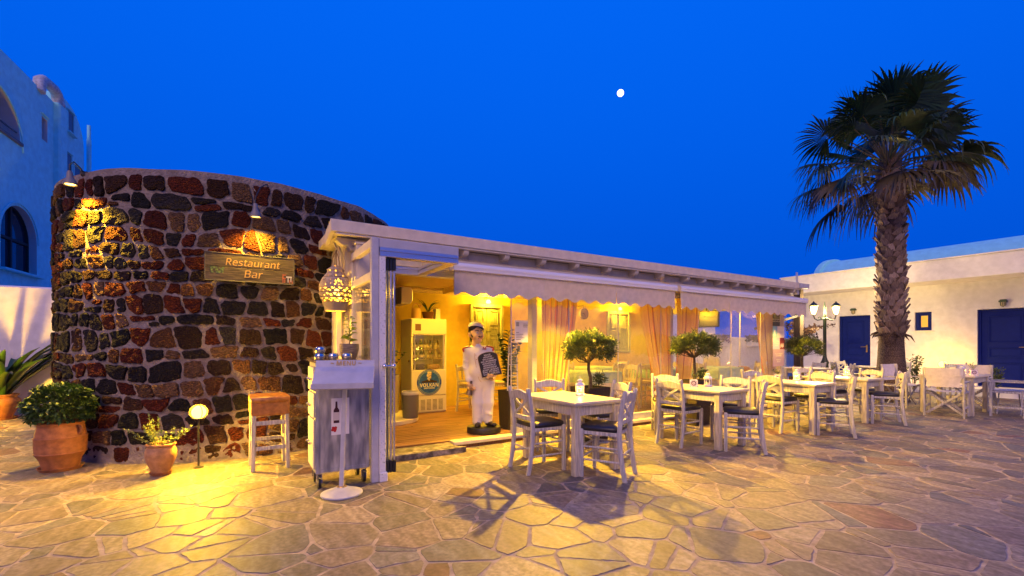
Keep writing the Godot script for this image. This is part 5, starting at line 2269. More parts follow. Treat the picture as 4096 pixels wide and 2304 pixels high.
	for s in 15:
		var from := Vector3(rng.randf_range(-0.1, 0.4), rng.randf_range(1.3, 1.65), rng.randf_range(-0.05, 0.05))
		var to := from + Vector3(rng.randf_range(-1.3, 1.6), rng.randf_range(-0.1, 0.62), rng.randf_range(-0.4, 0.8))
		m = Mb.new()
		m.tube([from, from.lerp(to, 0.5) + Vector3(0, 0.10, 0), to], [0.012, 0.008, 0.003], 5, false)
		part(o, "branch", m, M.bark)
		for k in 58:
			var t := rng.randf_range(0.25, 1.05)
			var p := from.lerp(to, t) + Vector3(0, 0.10 * sin(PI * minf(t, 1.0)), 0) + rand_dir() * rng.randf_range(0.02, 0.09)
			where.append(Transform3D(pointing(rand_dir(), rng.randf() * TAU, rng.randf_range(0.7, 1.3)), p))
			var g := rng.randf_range(0.5, 1.5)
			tint.append(Color(0.045 * g, 0.022 * g, 0.016 * g))
	swarm(o, "leaves", leaf_mesh(0.075, 0.05, 0.2, 0.2), M.olive_leaf, where, tint)
	for q in [[15.3, "white trough of violet flowers hung on the terrace wall"], [17.6, "white trough of leafy shoots hung on the terrace wall"]]:
		o = thing("flower_trough", q[1], "flower box", Vector3(q[0], 1.28, -10.36), 0.0, "white troughs on the terrace wall")
		m = Mb.new()
		m.slab(-0.42, 0.42, 0.0, 0.24, -0.12, 0.12, 0.02)
		part(o, "trough", m, M.enamel)
		where = []
		tint = []
		for k in 480:
			where.append(Transform3D(pointing(rand_dir() + Vector3(0, 0.6, 0.2), rng.randf() * TAU, rng.randf_range(0.8, 1.5)), Vector3(rng.randf_range(-0.5, 0.5), rng.randf_range(0.16, 0.42), rng.randf_range(-0.14, 0.2))))
			var g := rng.randf_range(0.6, 1.4)
			tint.append(Color(0.20 * g, 0.13 * g, 0.30 * g) if k % 3 > 0 and q[0] < 16.0 else Color(0.06 * g, 0.08 * g, 0.04 * g))
		swarm(o, "blossom", leaf_mesh(0.06, 0.05, 0.1, 0.1), M.olive_leaf, where, tint)
	# sprigs by the lodging wall
	for q in [[16.2, -5.0, 0.55, "bushy young shrub peeping past the palm trunk"], [16.0, -3.45, 0.42, "low shrub by the globe lamp at the white wall"]]:
		o = thing("young_shrub", q[3], "shrub", Vector3(q[0], 0, q[1]))
		where = []
		tint = []
		m = Mb.new()
		for s in 7:
			var tip := Vector3(rng.randf_range(-0.22, 0.22), rng.randf_range(0.6, 1.0), rng.randf_range(-0.22, 0.22)) * Vector3(1, q[2] * 1.9, 1)
			m = Mb.new()
			m.tube([Vector3.ZERO, tip * 0.5 + Vector3(0, 0.05, 0), tip], [0.010, 0.007, 0.003], 5, false)
			part(o, "stem", m, M.bark)
			for k in 40:
				var p := tip * rng.randf_range(0.45, 1.05) + rand_dir() * 0.05
				where.append(Transform3D(pointing(rand_dir() + Vector3(0, 0.4, 0), rng.randf() * TAU, rng.randf_range(0.8, 1.4)), p))
				var g := rng.randf_range(0.6, 1.4)
				tint.append(Color(0.07 * g, 0.10 * g, 0.03 * g))
		swarm(o, "leaves", leaf_mesh(0.075, 0.03, 0.2, 0.15), M.olive_leaf, where, tint)


# ---------------------------------------------------------------- things round the entrance

func label_on(parent: Node, text: String, size: float, m: Material, t: Transform3D, bold := true, serif := false) -> MeshInstance3D:
	return part(parent, "lettering", letters(text, size, 0.004, bold, serif), m, t)


func wall_spot(called_label: String, head: Vector3, root_at: Vector3, aim: Vector3, energy: float) -> void:
	# a small bell-shaped spotlight on a bent cable arm
	var o := thing("wall_spotlight", called_label, "lamp", head, 0.0, "spotlights on the round stone wall")
	var d := aim.normalized()
	var bs := Basis(d.cross(Vector3.RIGHT).normalized().cross(d) * -1.0, -d, d.cross(Vector3.RIGHT).normalized())
	bs = Basis(bs.x.normalized(), bs.y.normalized(), bs.x.normalized().cross(bs.y.normalized()))
	var m := Mb.new()
	m.lathe([Vector2(0.0, 0.11), Vector2(0.018, 0.11), Vector2(0.026, 0.09), Vector2(0.030, 0.055), Vector2(0.034, 0.03), Vector2(0.052, 0.0), Vector2(0.058, -0.03), Vector2(0.058, -0.045), Vector2(0.053, -0.045), Vector2(0.048, -0.02), Vector2(0.0, -0.005)], 20, Vector3.ZERO, bs)
	part(o, "shade", m, mat(lin(0.18, 0.17, 0.16), 0.5))
	m = Mb.new()
	m.lathe([Vector2(0.0, -0.036), Vector2(0.047, -0.036), Vector2(0.047, -0.030), Vector2(0, -0.030)], 18, Vector3.ZERO, bs)
	part(o, "bulb", m, M.bulb)
	m = Mb.new()
	var a := bs * Vector3(0, 0.11, 0)
	var b := root_at - head
	m.tube([a, a + Vector3(0, 0.07, 0.0), a.lerp(b, 0.35) + Vector3(0, 0.10, 0.04), a.lerp(b, 0.75) + Vector3(0, 0.05, 0.03), b], [0.007], 7)
	part(o, "cable_arm", m, M.black)
	m = Mb.new()
	m.box(b, Vector3(0.07, 0.05, 0.06), Basis.IDENTITY, 0.006)
	part(o, "bracket", m, M.black)
	beam_lamp(o, bs * Vector3(0, -0.05, 0), d, energy, 62.0, 0.03, 0.8)


func clay_lantern() -> void:
	var top := Vector3(0.985, 2.24, -5.46)
	var o := thing("clay_lantern", "pierced clay jar lantern hanging on rope under the eave", "lantern", top)
	var k := 0.000387
	var px := [[70, 4], [95, 60], [140, 120], [190, 200], [225, 246], [240, 250], [252, 240], [290, 232], [340, 262], [390, 300], [440, 340], [500, 378], [560, 410], [640, 438], [720, 455], [800, 461], [880, 461], [960, 454], [1040, 432], [1100, 408], [1150, 388], [1200, 362], [1260, 344], [1340, 318], [1410, 300], [1440, 292]]
	var rad := func(y: float) -> float:
		for i in px.size() - 1:
			if y <= px[i + 1][0]:
				return lerpf(px[i][1], px[i + 1][1], (y - px[i][0]) / (px[i + 1][0] - px[i][0]))
		return 292.0
	var hole := func(a: float, y: float) -> int:
		# 1 open, 2 dark groove, 0 clay
		var R: float = rad.call(y)
		for q in [[775.0, 885.0], [1072.0, 1172.0]]:
			if y > q[0] - 4.0 and y < q[1] + 4.0:
				var u := fposmod(a / TAU * 13.0, 1.0)
				var w := TAU / 13.0 * R
				var p := (fposmod(u + 0.5, 1.0) - 0.5) * w
				if y > q[0] and pow(p / 60.0, 2) + pow((y - q[0]) / 46.0, 2) < 1.0:
					return 1
				p = (u - 0.5) * w
				if y < q[1] and pow(p / 66.0, 2) + pow((q[1] - y) / 50.0, 2) < 1.0:
					return 1
				if absf((y - (q[0] + q[1]) * 0.5) - 26.0 * cos(u * TAU)) < 7.0:
					return 2
		if y > 930.0 and y < 1022.0:
			var u := fposmod(a / TAU * 13.0 + 0.25, 1.0)
			var w := TAU / 13.0 * R
			var t := (y - 930.0) / 92.0
			if absf(u - 0.5) * w < 50.0 * t - 4.0 and t < 0.98:
				return 1
			var v := absf(fposmod(u + 0.5, 1.0) - 0.5) * w
			if v < 50.0 * (1.0 - t) - 4.0 and t > 0.02:
				return 1
			return 2 if absf(absf(u - 0.5) * w - 50.0 * t - 14.0) < 5.0 else 0
		for g in [745.0, 762.0, 898.0, 914.0, 1036.0, 1052.0, 1184.0, 1198.0, 345.0, 455.0, 468.0]:
			if absf(y - g) < 5.0:
				return 2
		if y > 500.0 and y < 730.0:
			var u := (fposmod(a / TAU * 6.0, 1.0) - 0.5) * TAU / 6.0 * R
			for e in [[0.0, 580.0, 17.0, 68.0, 0.0], [-78.0, 612.0, 15.0, 44.0, -0.45], [78.0, 612.0, 15.0, 44.0, 0.45], [-92.0, 690.0, 34.0, 17.0, 0.0], [92.0, 690.0, 34.0, 17.0, 0.0], [0.0, 700.0, 10.0, 12.0, 0.0]]:
				var d := Vector2(u - e[0], y - e[1]).rotated(-e[4])
				if pow(d.x / e[2], 2) + pow(d.y / e[3], 2) < 1.0:
					return 1
			for e in [[-42.0, 545.0, 9.0, 30.0, -0.3], [42.0, 545.0, 9.0, 30.0, 0.3], [-135.0, 650.0, 26.0, 9.0, 0.3], [135.0, 650.0, 26.0, 9.0, -0.3]]:
				var d := Vector2(u - e[0], y - e[1]).rotated(-e[4])
				if pow(d.x / e[2], 2) + pow(d.y / e[3], 2) < 1.0:
					return 2
			var v := (fposmod(a / TAU * 6.0 + 0.5, 1.0) - 0.5) * TAU / 6.0 * R
			for c in [555.0, 685.0]:
				if Vector2(v, y - c).length() < 19.0:
					return 1
		if y > 375.0 and y < 445.0:
			var u := (fposmod(a / TAU * 9.0, 1.0) - 0.5) * TAU / 9.0 * R
			if pow(u / 34.0, 2) + pow((y - 432.0) / 28.0, 2) < 1.0 and y < 433.0:
				return 1
		if y > 250.0 and y < 330.0:
			var u := (fposmod(a / TAU * 9.0, 1.0) - 0.5) * TAU / 9.0 * R
			if pow(u / 15.0, 2) + pow((y - 285.0) / 36.0, 2) < 1.0:
				return 1
		if y > 95.0 and y < 170.0:
			var u := (fposmod(a / TAU * 5.0, 1.0) - 0.5) * TAU / 5.0 * R
			if pow(u / 18.0, 2) + pow((y - 128.0) / 28.0, 2) < 1.0:
				return 1
		if y > 1212.0 and y < 1410.0:
			var r := int((y - 1212.0) / 33.0)
			var u := (fposmod(a / TAU * 26.0 + 0.5 * (r % 2), 1.0) - 0.5) * TAU / 26.0 * R
			if pow(u / 24.0, 2) + pow((y - 1228.0 - r * 33.0) / 13.0, 2) < 1.0:
				return 2
		return 0
	var m := Mb.new()
	var NA := 190
	var y0 := 74.0
	var step := 11.0
	while y0 < 1438.0:
		var y1 := minf(y0 + step, 1440.0)
		var ym := (y0 + y1) * 0.5
		var r0: float = rad.call(y0)
		var r1: float = rad.call(y1)
		var slope := Vector2(y1 - y0, r1 - r0).normalized()
		for i in NA:
			var am := TAU * (i + 0.5) / NA
			var h: int = hole.call(am, ym)
			if h == 1:
				continue
			m.col = Color(0.22, 0.15, 0.10) if h == 2 else Color.WHITE
			var a0 := TAU * i / NA
			var a1 := TAU * (i + 1) / NA
			var c0 := Vector3(cos(a0), 0, sin(a0))
			var c1 := Vector3(cos(a1), 0, sin(a1))
			var Y0 := Vector3(0, -(y0 - 70.0) * k, 0)
			var Y1 := Vector3(0, -(y1 - 70.0) * k, 0)
			var n0 := (c0 * slope.x + Vector3.UP * slope.y).normalized()
			var n1 := (c1 * slope.x + Vector3.UP * slope.y).normalized()
			m.tri(c0 * r0 * k + Y0, c1 * r0 * k + Y0, c1 * r1 * k + Y1, n0, n1, n1)
			m.tri(c0 * r0 * k + Y0, c1 * r1 * k + Y1, c0 * r1 * k + Y1, n0, n1, n0)
			var q := 0.94
			m.tri(c0 * r0 * k * q + Y0, c1 * r0 * k * q + Y0, c1 * r1 * k * q + Y1, -n0, -n1, -n1)
			m.tri(c0 * r0 * k * q + Y0, c1 * r1 * k * q + Y1, c0 * r1 * k * q + Y1, -n0, -n1, -n0)
		y0 = y1
	var clay: StandardMaterial3D = M.clay.duplicate()
	clay.vertex_color_use_as_albedo = true
	part(o, "jar", m, clay)
	m = Mb.new()
	m.lathe([Vector2(0, -0.02), Vector2(0.028, -0.025), Vector2(0.036, -0.06), Vector2(0.030, -0.09), Vector2(0, -0.10)], 14, Vector3(0, -0.24, 0))
	part(o, "bulb", m, M.bulb_soft)
	lamp(o, Vector3(0, -0.30, 0), 1.0, 0.022)
	# applied handle knob
	m = Mb.new()
	m.ball(Vector3(-0.045, -0.135, 0.100), Vector3(0.024, 0.03, 0.024), 12, 8)
	m.tube([Vector3(-0.045, -0.15, 0.115), Vector3(-0.048, -0.19, 0.135), Vector3(-0.048, -0.20, 0.13)], [0.014, 0.008, 0.003], 8)
	part(o, "knob", m, M.clay)
	for s in 4:
		m = Mb.new()
		var a := TAU * s / 4.0 + 0.4
		m.tube([Vector3(cos(a) * 0.05, -0.035, sin(a) * 0.05), Vector3(cos(a) * 0.03, 0.08, sin(a) * 0.03), Vector3(0.004 * s, 0.17, 0)], [0.005], 6)
		part(o, "rope", m, mat(lin(0.30, 0.19, 0.08), 0.9))


func sign_board() -> void:
	var o := thing("restaurant_sign", "weathered wooden sign lettered Restaurant Bar on the stone wall", "sign", Vector3(0.17, 2.215, -6.115))
	var wood := tri_tex(mat(lin(0.10, 0.075, 0.05), 0.75), streak_tex(Color(0.5, 0.48, 0.45), Color(1, 1, 1), 0.14, 0.010, 91), 1.6, M.fine, 0.3)
	for i in 2:
		var m := Mb.new()
		var p := PackedVector2Array()
		var y0 := -0.155 + i * 0.157
		for k in 19:
			p.append(Vector2(-0.45 + 0.05 * k, y0 + (rng.randf_range(-0.003, 0.003) if i == 0 else 0.0)))
		for k in 19:
			p.append(Vector2(0.45 - 0.05 * k, y0 + 0.153 + (rng.randf_range(-0.003, 0.003) if i == 1 else 0.0)))
		m.prism(p, 0.024, Transform3D.IDENTITY, 0.003)
		part(o, "plank", m, wood)
	var m := Mb.new()
	for q in [[-0.453, 0.453, 0.150, 0.160], [-0.453, 0.453, -0.162, -0.152]]:
		m.slab(q[0], q[1], q[2], q[3], -0.008, 0.016, 0.003)
	for q in [-0.456, 0.446]:
		m.slab(q, q + 0.010, -0.1515, 0.1495, -0.008, 0.016, 0.003)
	part(o, "rim", m, mat(lin(0.05, 0.05, 0.06), 0.7))
	var ink := mat(lin(0.36, 0.22, 0.06), 0.6)
	var tilt := Basis(Vector3(1.05, 0, 0), Vector3(0.16, 1, 0), Vector3(0, 0, 1))
	label_on(o, "Restaurant", 0.078, ink, Transform3D(tilt, Vector3(0.02, 0.058, 0.0125)), false)
	label_on(o, "Bar", 0.085, ink, Transform3D(tilt, Vector3(0.02, -0.068, 0.0125)), false)
	for q in [-0.10, 0.12]:
		m = Mb.new()
		m.ball(Vector3(q, 0.0, 0.013), Vector3(0.006, 0.006, 0.003), 10, 6)
		part(o, "screw", m, M.steel)
	# painted vine and little table
	m = Mb.new()
	rng.seed = 92
	for i in 46:
		var c := Vector3(rng.randf_range(-0.40, -0.27), rng.randf_range(-0.075, -0.01), 0.0126 + i * 0.00003)
		m.col = Color(0.09, 0.14, 0.03) * rng.randf_range(0.4, 1.6)
		var r := rng.randf_range(0.006, 0.013)
		for k in 6:
			var a0 := TAU * k / 6.0
			var a1 := TAU * (k + 1) / 6.0
			m.tri(c, c + Vector3(cos(a0), sin(a0), 0) * r, c + Vector3(cos(a1), sin(a1), 0) * r, Vector3.BACK, Vector3.BACK, Vector3.BACK)
	part(o, "painted_vine", m, M.olive_leaf)
	m = Mb.new()
	m.col = Color(0.42, 0.12, 0.05)
	for q in [[0.325, 0.334, -0.14, -0.04], [0.345, 0.353, -0.14, -0.085], [0.325, 0.365, -0.052, -0.043], [0.325, 0.36, -0.092, -0.084], [0.40, 0.408, -0.145, -0.105], [0.425, 0.433, -0.145, -0.11]]:
		m.slab(q[0], q[1], q[2], q[3], 0.0122, 0.0136)
	m.col = Color(0.45, 0.45, 0.52)
	for q in [[0.365, 0.425, -0.078, -0.062], [0.38, 0.390, -0.135, -0.078], [0.412, 0.42, -0.125, -0.078]]:
		m.slab(q[0], q[1], q[2], q[3], 0.0122, 0.0140)
	part(o, "painted_table", m, M.olive_leaf)


func serving_cart() -> void:
	var o := thing("serving_cart", "grey washed cabinet on castors with a copper-bright top beside the doorway", "cabinet", Vector3(0.87, 0, -4.66))
	var washed := tri_tex(mat(lin(0.44, 0.42, 0.38), 0.6), streak_tex(Color(0.62, 0.64, 0.68), Color(1, 1, 1), 0.008, 0.035, 93), 1.2)
	var m := Mb.new()
	m.slab(-0.24, 0.24, 0.15, 1.165, -0.18, 0.20, 0.005)
	part(o, "body", m, washed)
	m = Mb.new()
	m.slab(-0.255, 0.255, 1.166, 1.186, -0.195, 0.215, 0.004)
	part(o, "top", m, mat(lin(0.55, 0.40, 0.20), 0.16, 0.7))
	m = Mb.new()
	for q in [[-0.24, -0.205, 0.15, 1.16], [0.205, 0.24, 0.15, 1.16]]:
		m.slab(q[0], q[1], q[2], q[3], 0.2005, 0.207, 0.003)
	m.slab(-0.204, 0.204, 0.15, 0.185, 0.2005, 0.207, 0.003)
	part(o, "front_frame", m, washed)
	# drawers and door on the end that faces the stone wall
	for q in [[0.90, 1.12], [0.66, 0.88], [0.19, 0.64]]:
		m = Mb.new()
		m.slab(-0.256, -0.241, q[0], q[1], -0.16, 0.18, 0.004)
		var d := part(o, "drawer", m, M.cream)
		for z in [-0.06, 0.09]:
			m = Mb.new()
			m.ball(Vector3(-0.272, (q[0] + q[1]) * 0.5, z), Vector3(0.016, 0.013, 0.013), 10, 8)
			m.cyl(Vector3(-0.255, (q[0] + q[1]) * 0.5, z), Vector3(-0.268, (q[0] + q[1]) * 0.5, z), 0.005, 0.005, 8)
			part(d, "knob", m, M.steel)
	for x in [-0.20, 0.20]:
		for z in [0.14, -0.13]:
			m = Mb.new()
			m.cyl(Vector3(x - 0.013, 0.058, z), Vector3(x + 0.013, 0.058, z), 0.058, 0.058, 20)
			var w := part(o, "castor_wheel", m, M.black, Transform3D(Basis(Vector3.UP, 0.35), Vector3.ZERO).translated_local(Vector3.ZERO) if false else Transform3D.IDENTITY)
			m = Mb.new()
			m.cyl(Vector3(x - 0.0145, 0.058, z), Vector3(x + 0.0145, 0.058, z), 0.030, 0.030, 16)
			part(w, "hub", m, M.steel)
			m = Mb.new()
			for s in [-0.022, 0.022]:
				m.bar(Vector3(x + s, 0.05, z), Vector3(x + s, 0.135, z - 0.012), 0.004, 0.035, Vector3(0, 0, 1))
			m.slab(x - 0.03, x + 0.03, 0.134, 0.149, z - 0.045, z + 0.03, 0.003)
			m.bar(Vector3(x, 0.125, z + 0.02), Vector3(x, 0.112, z + 0.075), 0.03, 0.006, Vector3.UP)
			part(w, "fork", m, M.steel)
	# wine poster on the front
	m = Mb.new()
	m.slab(-0.105, 0.055, 0.49, 0.83, 0.2012, 0.2024)
	var p := part(o, "wine_poster", m, M.paper)
	m = Mb.new()
	m.prism(PackedVector2Array([Vector2(-0.085, 0.60), Vector2(-0.035, 0.60), Vector2(-0.035, 0.72), Vector2(-0.05, 0.745), Vector2(-0.052, 0.80), Vector2(-0.068, 0.80), Vector2(-0.07, 0.745), Vector2(-0.085, 0.72)]), 0.001, Transform3D(Basis.IDENTITY, Vector3(0, 0, 0.2032)))
	part(p, "printed_bottle", m, mat(lin(0.05, 0.01, 0.015), 0.8))
	m = Mb.new()
	m.slab(-0.084, -0.036, 0.625, 0.70, 0.2038, 0.2042)
	part(p, "printed_label", m, mat(lin(0.6, 0.55, 0.5), 0.8))
	m = Mb.new()
	for i in 14:
		var a := TAU * i / 14.0
		var c := Vector3(-0.078 + 0.018 * cos(a) * (i % 3) * 0.5, 0.545 + 0.016 * sin(a) * (i % 3) * 0.5, 0.2044 + 0.00004 * i)
		for k in 8:
			m.tri(c, c + Vector3(cos(TAU * k / 8.0), sin(TAU * k / 8.0), 0) * 0.013, c + Vector3(cos(TAU * (k + 1) / 8.0), sin(TAU * (k + 1) / 8.0), 0) * 0.013, Vector3.BACK, Vector3.BACK, Vector3.BACK)
	part(p, "printed_rose", m, mat(lin(0.40, 0.012, 0.012), 0.8))
	m = Mb.new()
	m.slab(-0.215, 0.02, 0.93, 1.10, 0.2012, 0.2024)
	part(o, "violet_notice", m, mat(lin(0.40, 0.36, 0.48), 0.8))
	m = Mb.new()
	m.slab(0.03, 0.20, 0.93, 1.10, 0.2012, 0.2024)
	var q2 := part(o, "cocktail_print", m, mat(lin(0.03, 0.03, 0.05), 0.8))
	m = Mb.new()
	m.prism(PackedVector2Array([Vector2(0.06, 0.955), Vector2(0.18, 0.955), Vector2(0.19, 0.99), Vector2(0.15, 1.02), Vector2(0.09, 1.02), Vector2(0.05, 0.99)]), 0.001, Transform3D(Basis.IDENTITY, Vector3(0, 0, 0.2032)))
	part(q2, "printed_saucer", m, mat(lin(0.5, 0.5, 0.62), 0.8))

	# small steel bowls
	for q in [[-0.19, 0.0, 0.10, "steel bowl under the stacked one on the cabinet"], [-0.185, 0.062, 0.10, "steel bowl stacked on another on the cabinet"], [-0.075, 0.0, 0.115, "middle steel bowl in the row on the cabinet"], [0.045, 0.0, 0.135, "steel bowl next to the plant pot on the cabinet"]]:
		var b := Mb.new()
		b.lathe([Vector2(0, 0), Vector2(0.034, 0.0), Vector2(0.046, 0.014), Vector2(0.050, 0.032), Vector2(0.046, 0.05), Vector2(0.038, 0.058), Vector2(0.035, 0.058), Vector2(0.043, 0.048), Vector2(0.046, 0.032), Vector2(0.04, 0.014), Vector2(0, 0.006)], 24)
		solo("steel_bowl", b, M.steel, q[3], "bowl", "steel bowls on the cabinet", Transform3D(Basis.IDENTITY, Vector3(0.87 + q[0], 1.187 + q[1], -4.66 + q[2])))
	# ceramic pot with a young plant
	rng.seed = 94
	o = thing("ceramic_potted_plant", "round-leaved young plant in a tall ceramic pot on the cabinet", "potted plant", Vector3(0.98, 1.187, -4.72))
	m = Mb.new()
	m.lathe([Vector2(0, 0), Vector2(0.06, 0), Vector2(0.078, 0.03), Vector2(0.090, 0.09), Vector2(0.092, 0.15), Vector2(0.086, 0.15), Vector2(0.08, 0.12)], 28)
	part(o, "pot", m, tri_tex(mat(lin(0.40, 0.30, 0.17), 0.35), streak_tex(Color(0.6, 0.6, 0.6), Color(1, 1, 1), 0.15, 0.01, 95), 4.0))
	m = Mb.new()
	m.cyl(Vector3(0, 0.10, 0), Vector3(0, 0.125, 0), 0.078, 0.078, 20)
	part(o, "soil", m, M.soil)
	m = Mb.new()
	m.tube([Vector3(0, 0.12, 0), Vector3(0.008, 0.22, 0.004), Vector3(-0.004, 0.32, 0.0), Vector3(0.0, 0.40, 0.0)], [0.006, 0.005, 0.004, 0.002], 6)
	part(o, "stem", m, M.bark)
	for i in 34:
		var y := rng.randf_range(0.15, 0.41)
		var a := i * 2.4
		var d := Vector3(cos(a), rng.randf_range(-0.1, 0.6), sin(a))
		part(o, "leaf", M.get("round_leaf") if M.has("round_leaf") else round_leaf(), M.fresh_leaf, Transform3D(pointing(d, rng.randf_range(-0.4, 0.4), rng.randf_range(0.75, 1.25) * lerpf(1.25, 0.7, (y - 0.15) / 0.26)), Vector3(0, y, 0) + d.normalized() * 0.012))


func round_leaf() -> ArrayMesh:
	M.round_leaf = leaf_mesh(0.075, 0.050, 0.22, 0.2)
	M.fresh_leaf = mat(lin(0.14, 0.22, 0.035), 0.45)
	M.fresh_leaf.backlight_enabled = true
	M.fresh_leaf.backlight = Color(0.45, 0.5, 0.12)
	return M.round_leaf


func menu_stand() -> void:
	var o := thing("menu_stand", "pale blue menu stand with slanted tray on a round foot", "menu stand", Vector3(0.815, 0, -4.235), -17.0)
	var m := Mb.new()
	m.lathe([Vector2(0, 0), Vector2(0.172, 0.0), Vector2(0.178, 0.008), Vector2(0.176, 0.018), Vector2(0.10, 0.045), Vector2(0.045, 0.068), Vector2(0, 0.070)], 40)
	part(o, "foot", m, M.silver_paint)
	m = Mb.new()
	m.lathe([Vector2(0, 0.066), Vector2(0.044, 0.066), Vector2(0.040, 0.076), Vector2(0, 0.076)], 24)
	part(o, "collar", m, M.brass)
	m = Mb.new()
	m.bar(Vector3(-0.004, 0.07, 0.0), Vector3(0.03, 1.06, 0.0), 0.038, 0.030, Vector3(0, 0, 1), 0.005)
	part(o, "pole", m, M.silver_paint)
	var w := 0.50
	var p := PackedVector2Array([Vector2(-0.10, 1.185), Vector2(-0.085, 1.185), Vector2(-0.055, 1.13), Vector2(-0.04, 1.117), Vector2(0.16, 0.985), Vector2(0.185, 0.965), Vector2(0.195, 0.968), Vector2(0.197, 1.0), Vector2(0.207, 1.0), Vector2(0.208, 0.955), Vector2(0.18, 0.945), Vector2(-0.055, 1.10), Vector2(-0.075, 1.125)])
	m = Mb.new()
	m.prism(p, w, Transform3D(SIDE, Vector3(0.025, 0, 0)), 0.0)
	part(o, "tray", m, M.silver_paint)
	var face := Basis(Vector3.RIGHT, Vector3(0, 0.88, -0.48), Vector3(0, 0.48, 0.88))
	label_on(o, "~ MENU ~", 0.042, M.gold, Transform3D(face, Vector3(0.03, 1.160, -0.066)), true)


func bar_stool() -> void:
	var o := thing("bar_stool", "white stool with a deep tan leather seat by the stone wall", "stool", Vector3(0.325, 0, -5.63), 2.0)
	for sx in [-1.0, 1.0]:
		for sz in [-1.0, 1.0]:
			var m := Mb.new()
			m.bar(Vector3(sx * 0.165, 0.0, sz * 0.17), Vector3(sx * 0.155, 0.585, sz * 0.16), 0.040, 0.040, Vector3(0, 0, 1), 0.005)
			part(o, "leg", m, M.paint_warm)
	for q in [[Vector3(-0.14, 0.50, 0.163), Vector3(0.14, 0.50, 0.163), 0.045], [Vector3(-0.145, 0.235, 0.167), Vector3(0.145, 0.235, 0.167), 0.04], [Vector3(-0.145, 0.28, -0.165), Vector3(0.145, 0.28, -0.165), 0.04], [Vector3(-0.158, 0.30, -0.145), Vector3(-0.158, 0.30, 0.145), 0.035], [Vector3(0.158, 0.30, -0.145), Vector3(0.158, 0.30, 0.145), 0.035]]:
		var m := Mb.new()
		m.bar(q[0], q[1], 0.018, q[2], Vector3.UP, 0.003)
		part(o, "rail", m, M.paint)
	var m := Mb.new()
	m.slab(-0.183, 0.183, 0.575, 0.735, -0.19, 0.19, 0.02)
	part(o, "leather_apron", m, M.tan_leather)
	m = Mb.new()
	puff(m, Vector3(0, 0.745, 0), Vector3(0.190, 0.045, 0.198), 0.22, 32, 12)
	part(o, "seat", m, M.tan_leather)


func globe_lamp(at: Vector3, h: float, r: float, energy: float, label: String, shield := false) -> void:
	var o := thing("ground_globe_lamp", label, "lamp", at, 0.0, "caged globe lamps on stakes")
	var m := Mb.new()
	m.cyl(Vector3(0, 0, 0), Vector3(0, h - r, 0), 0.010, 0.010, 8)
	m.lathe([Vector2(0, 0), Vector2(0.05, 0), Vector2(0.05, 0.008), Vector2(0.015, 0.02), Vector2(0, 0.02)], 16)
	part(o, "stake", m, M.black)
	m = Mb.new()
	m.lathe([Vector2(0, -r * 1.2), Vector2(r * 0.3, -r * 1.2), Vector2(r * 0.42, -r * 1.02), Vector2(r * 0.42, -r * 0.92), Vector2(0, -r * 1.0)], 20, Vector3(0, h, 0))
	part(o, "cap", m, M.black)
	m = Mb.new()
	m.ball(Vector3(0, h, 0), Vector3.ONE * r, 24, 16)
	part(o, "globe", m, M.bulb_soft)
	for i in 2:
		m = Mb.new()
		var pts := []
		for k in 17:
			var a := -PI * 0.35 + PI * 1.7 * k / 16.0
			pts.append(Vector3(cos(a) * r * 1.06, h + sin(a) * r * 1.06, 0))
		m.tube(pts, [0.0035], 5)
		part(o, "cage_wire", m, M.black, Transform3D(Basis(Vector3.UP, PI * 0.5 * i + 0.5), Vector3.ZERO))
	if shield:
		# a half-round reflector at the back throws the light out over the paving
		m = Mb.new()
		var prof := []
		for k in 9:
			var a := PI * 0.5 * k / 8.0
			prof.append(Vector2(r * 1.22 * sin(a), -r * 1.22 * cos(a)))
		for k in 9:
			var a := PI * 0.5 - PI * 0.5 * k / 8.0
			prof.append(Vector2(r * 1.17 * sin(a), -r * 1.17 * cos(a)))
		m.lathe(prof, 24, Vector3(0, h, 0), Basis(Vector3.RIGHT, PI * 0.5 + 0.15))
		part(o, "reflector", m, M.black_matt)
	lamp(o, Vector3(0, h, 0), energy, r * 0.9)


func flood_fitting(x: float, energy: float, label: String) -> void:
	var o := thing("awning_lamp", label, "lamp", Vector3(x, 2.10, -5.26), 0.0, "lamps under the awnings")
	var m := Mb.new()
	m.box(Vector3(0, 0.03, -0.05), Vector3(0.10, 0.06, 0.04), Basis.IDENTITY, 0.006)
	part(o, "bracket", m, M.cream)
	var tilt := Basis(Vector3.RIGHT, 0.55)
	m = Mb.new()
	m.box(Vector3(0, 0, 0.01), Vector3(0.13, 0.035, 0.09), tilt, 0.008)
	part(o, "housing", m, M.black_matt)
	m = Mb.new()
	m.box(tilt * Vector3(0, -0.022, 0) + Vector3(0, 0, 0.01), Vector3(0.11, 0.008, 0.07), tilt, 0.002)
	part(o, "bulb", m, M.bulb_soft)
	beam_lamp(o, Vector3(0, -0.05, 0.03), Vector3(0, -1, 1.1), energy, 72.0, 0.035, 0.25)


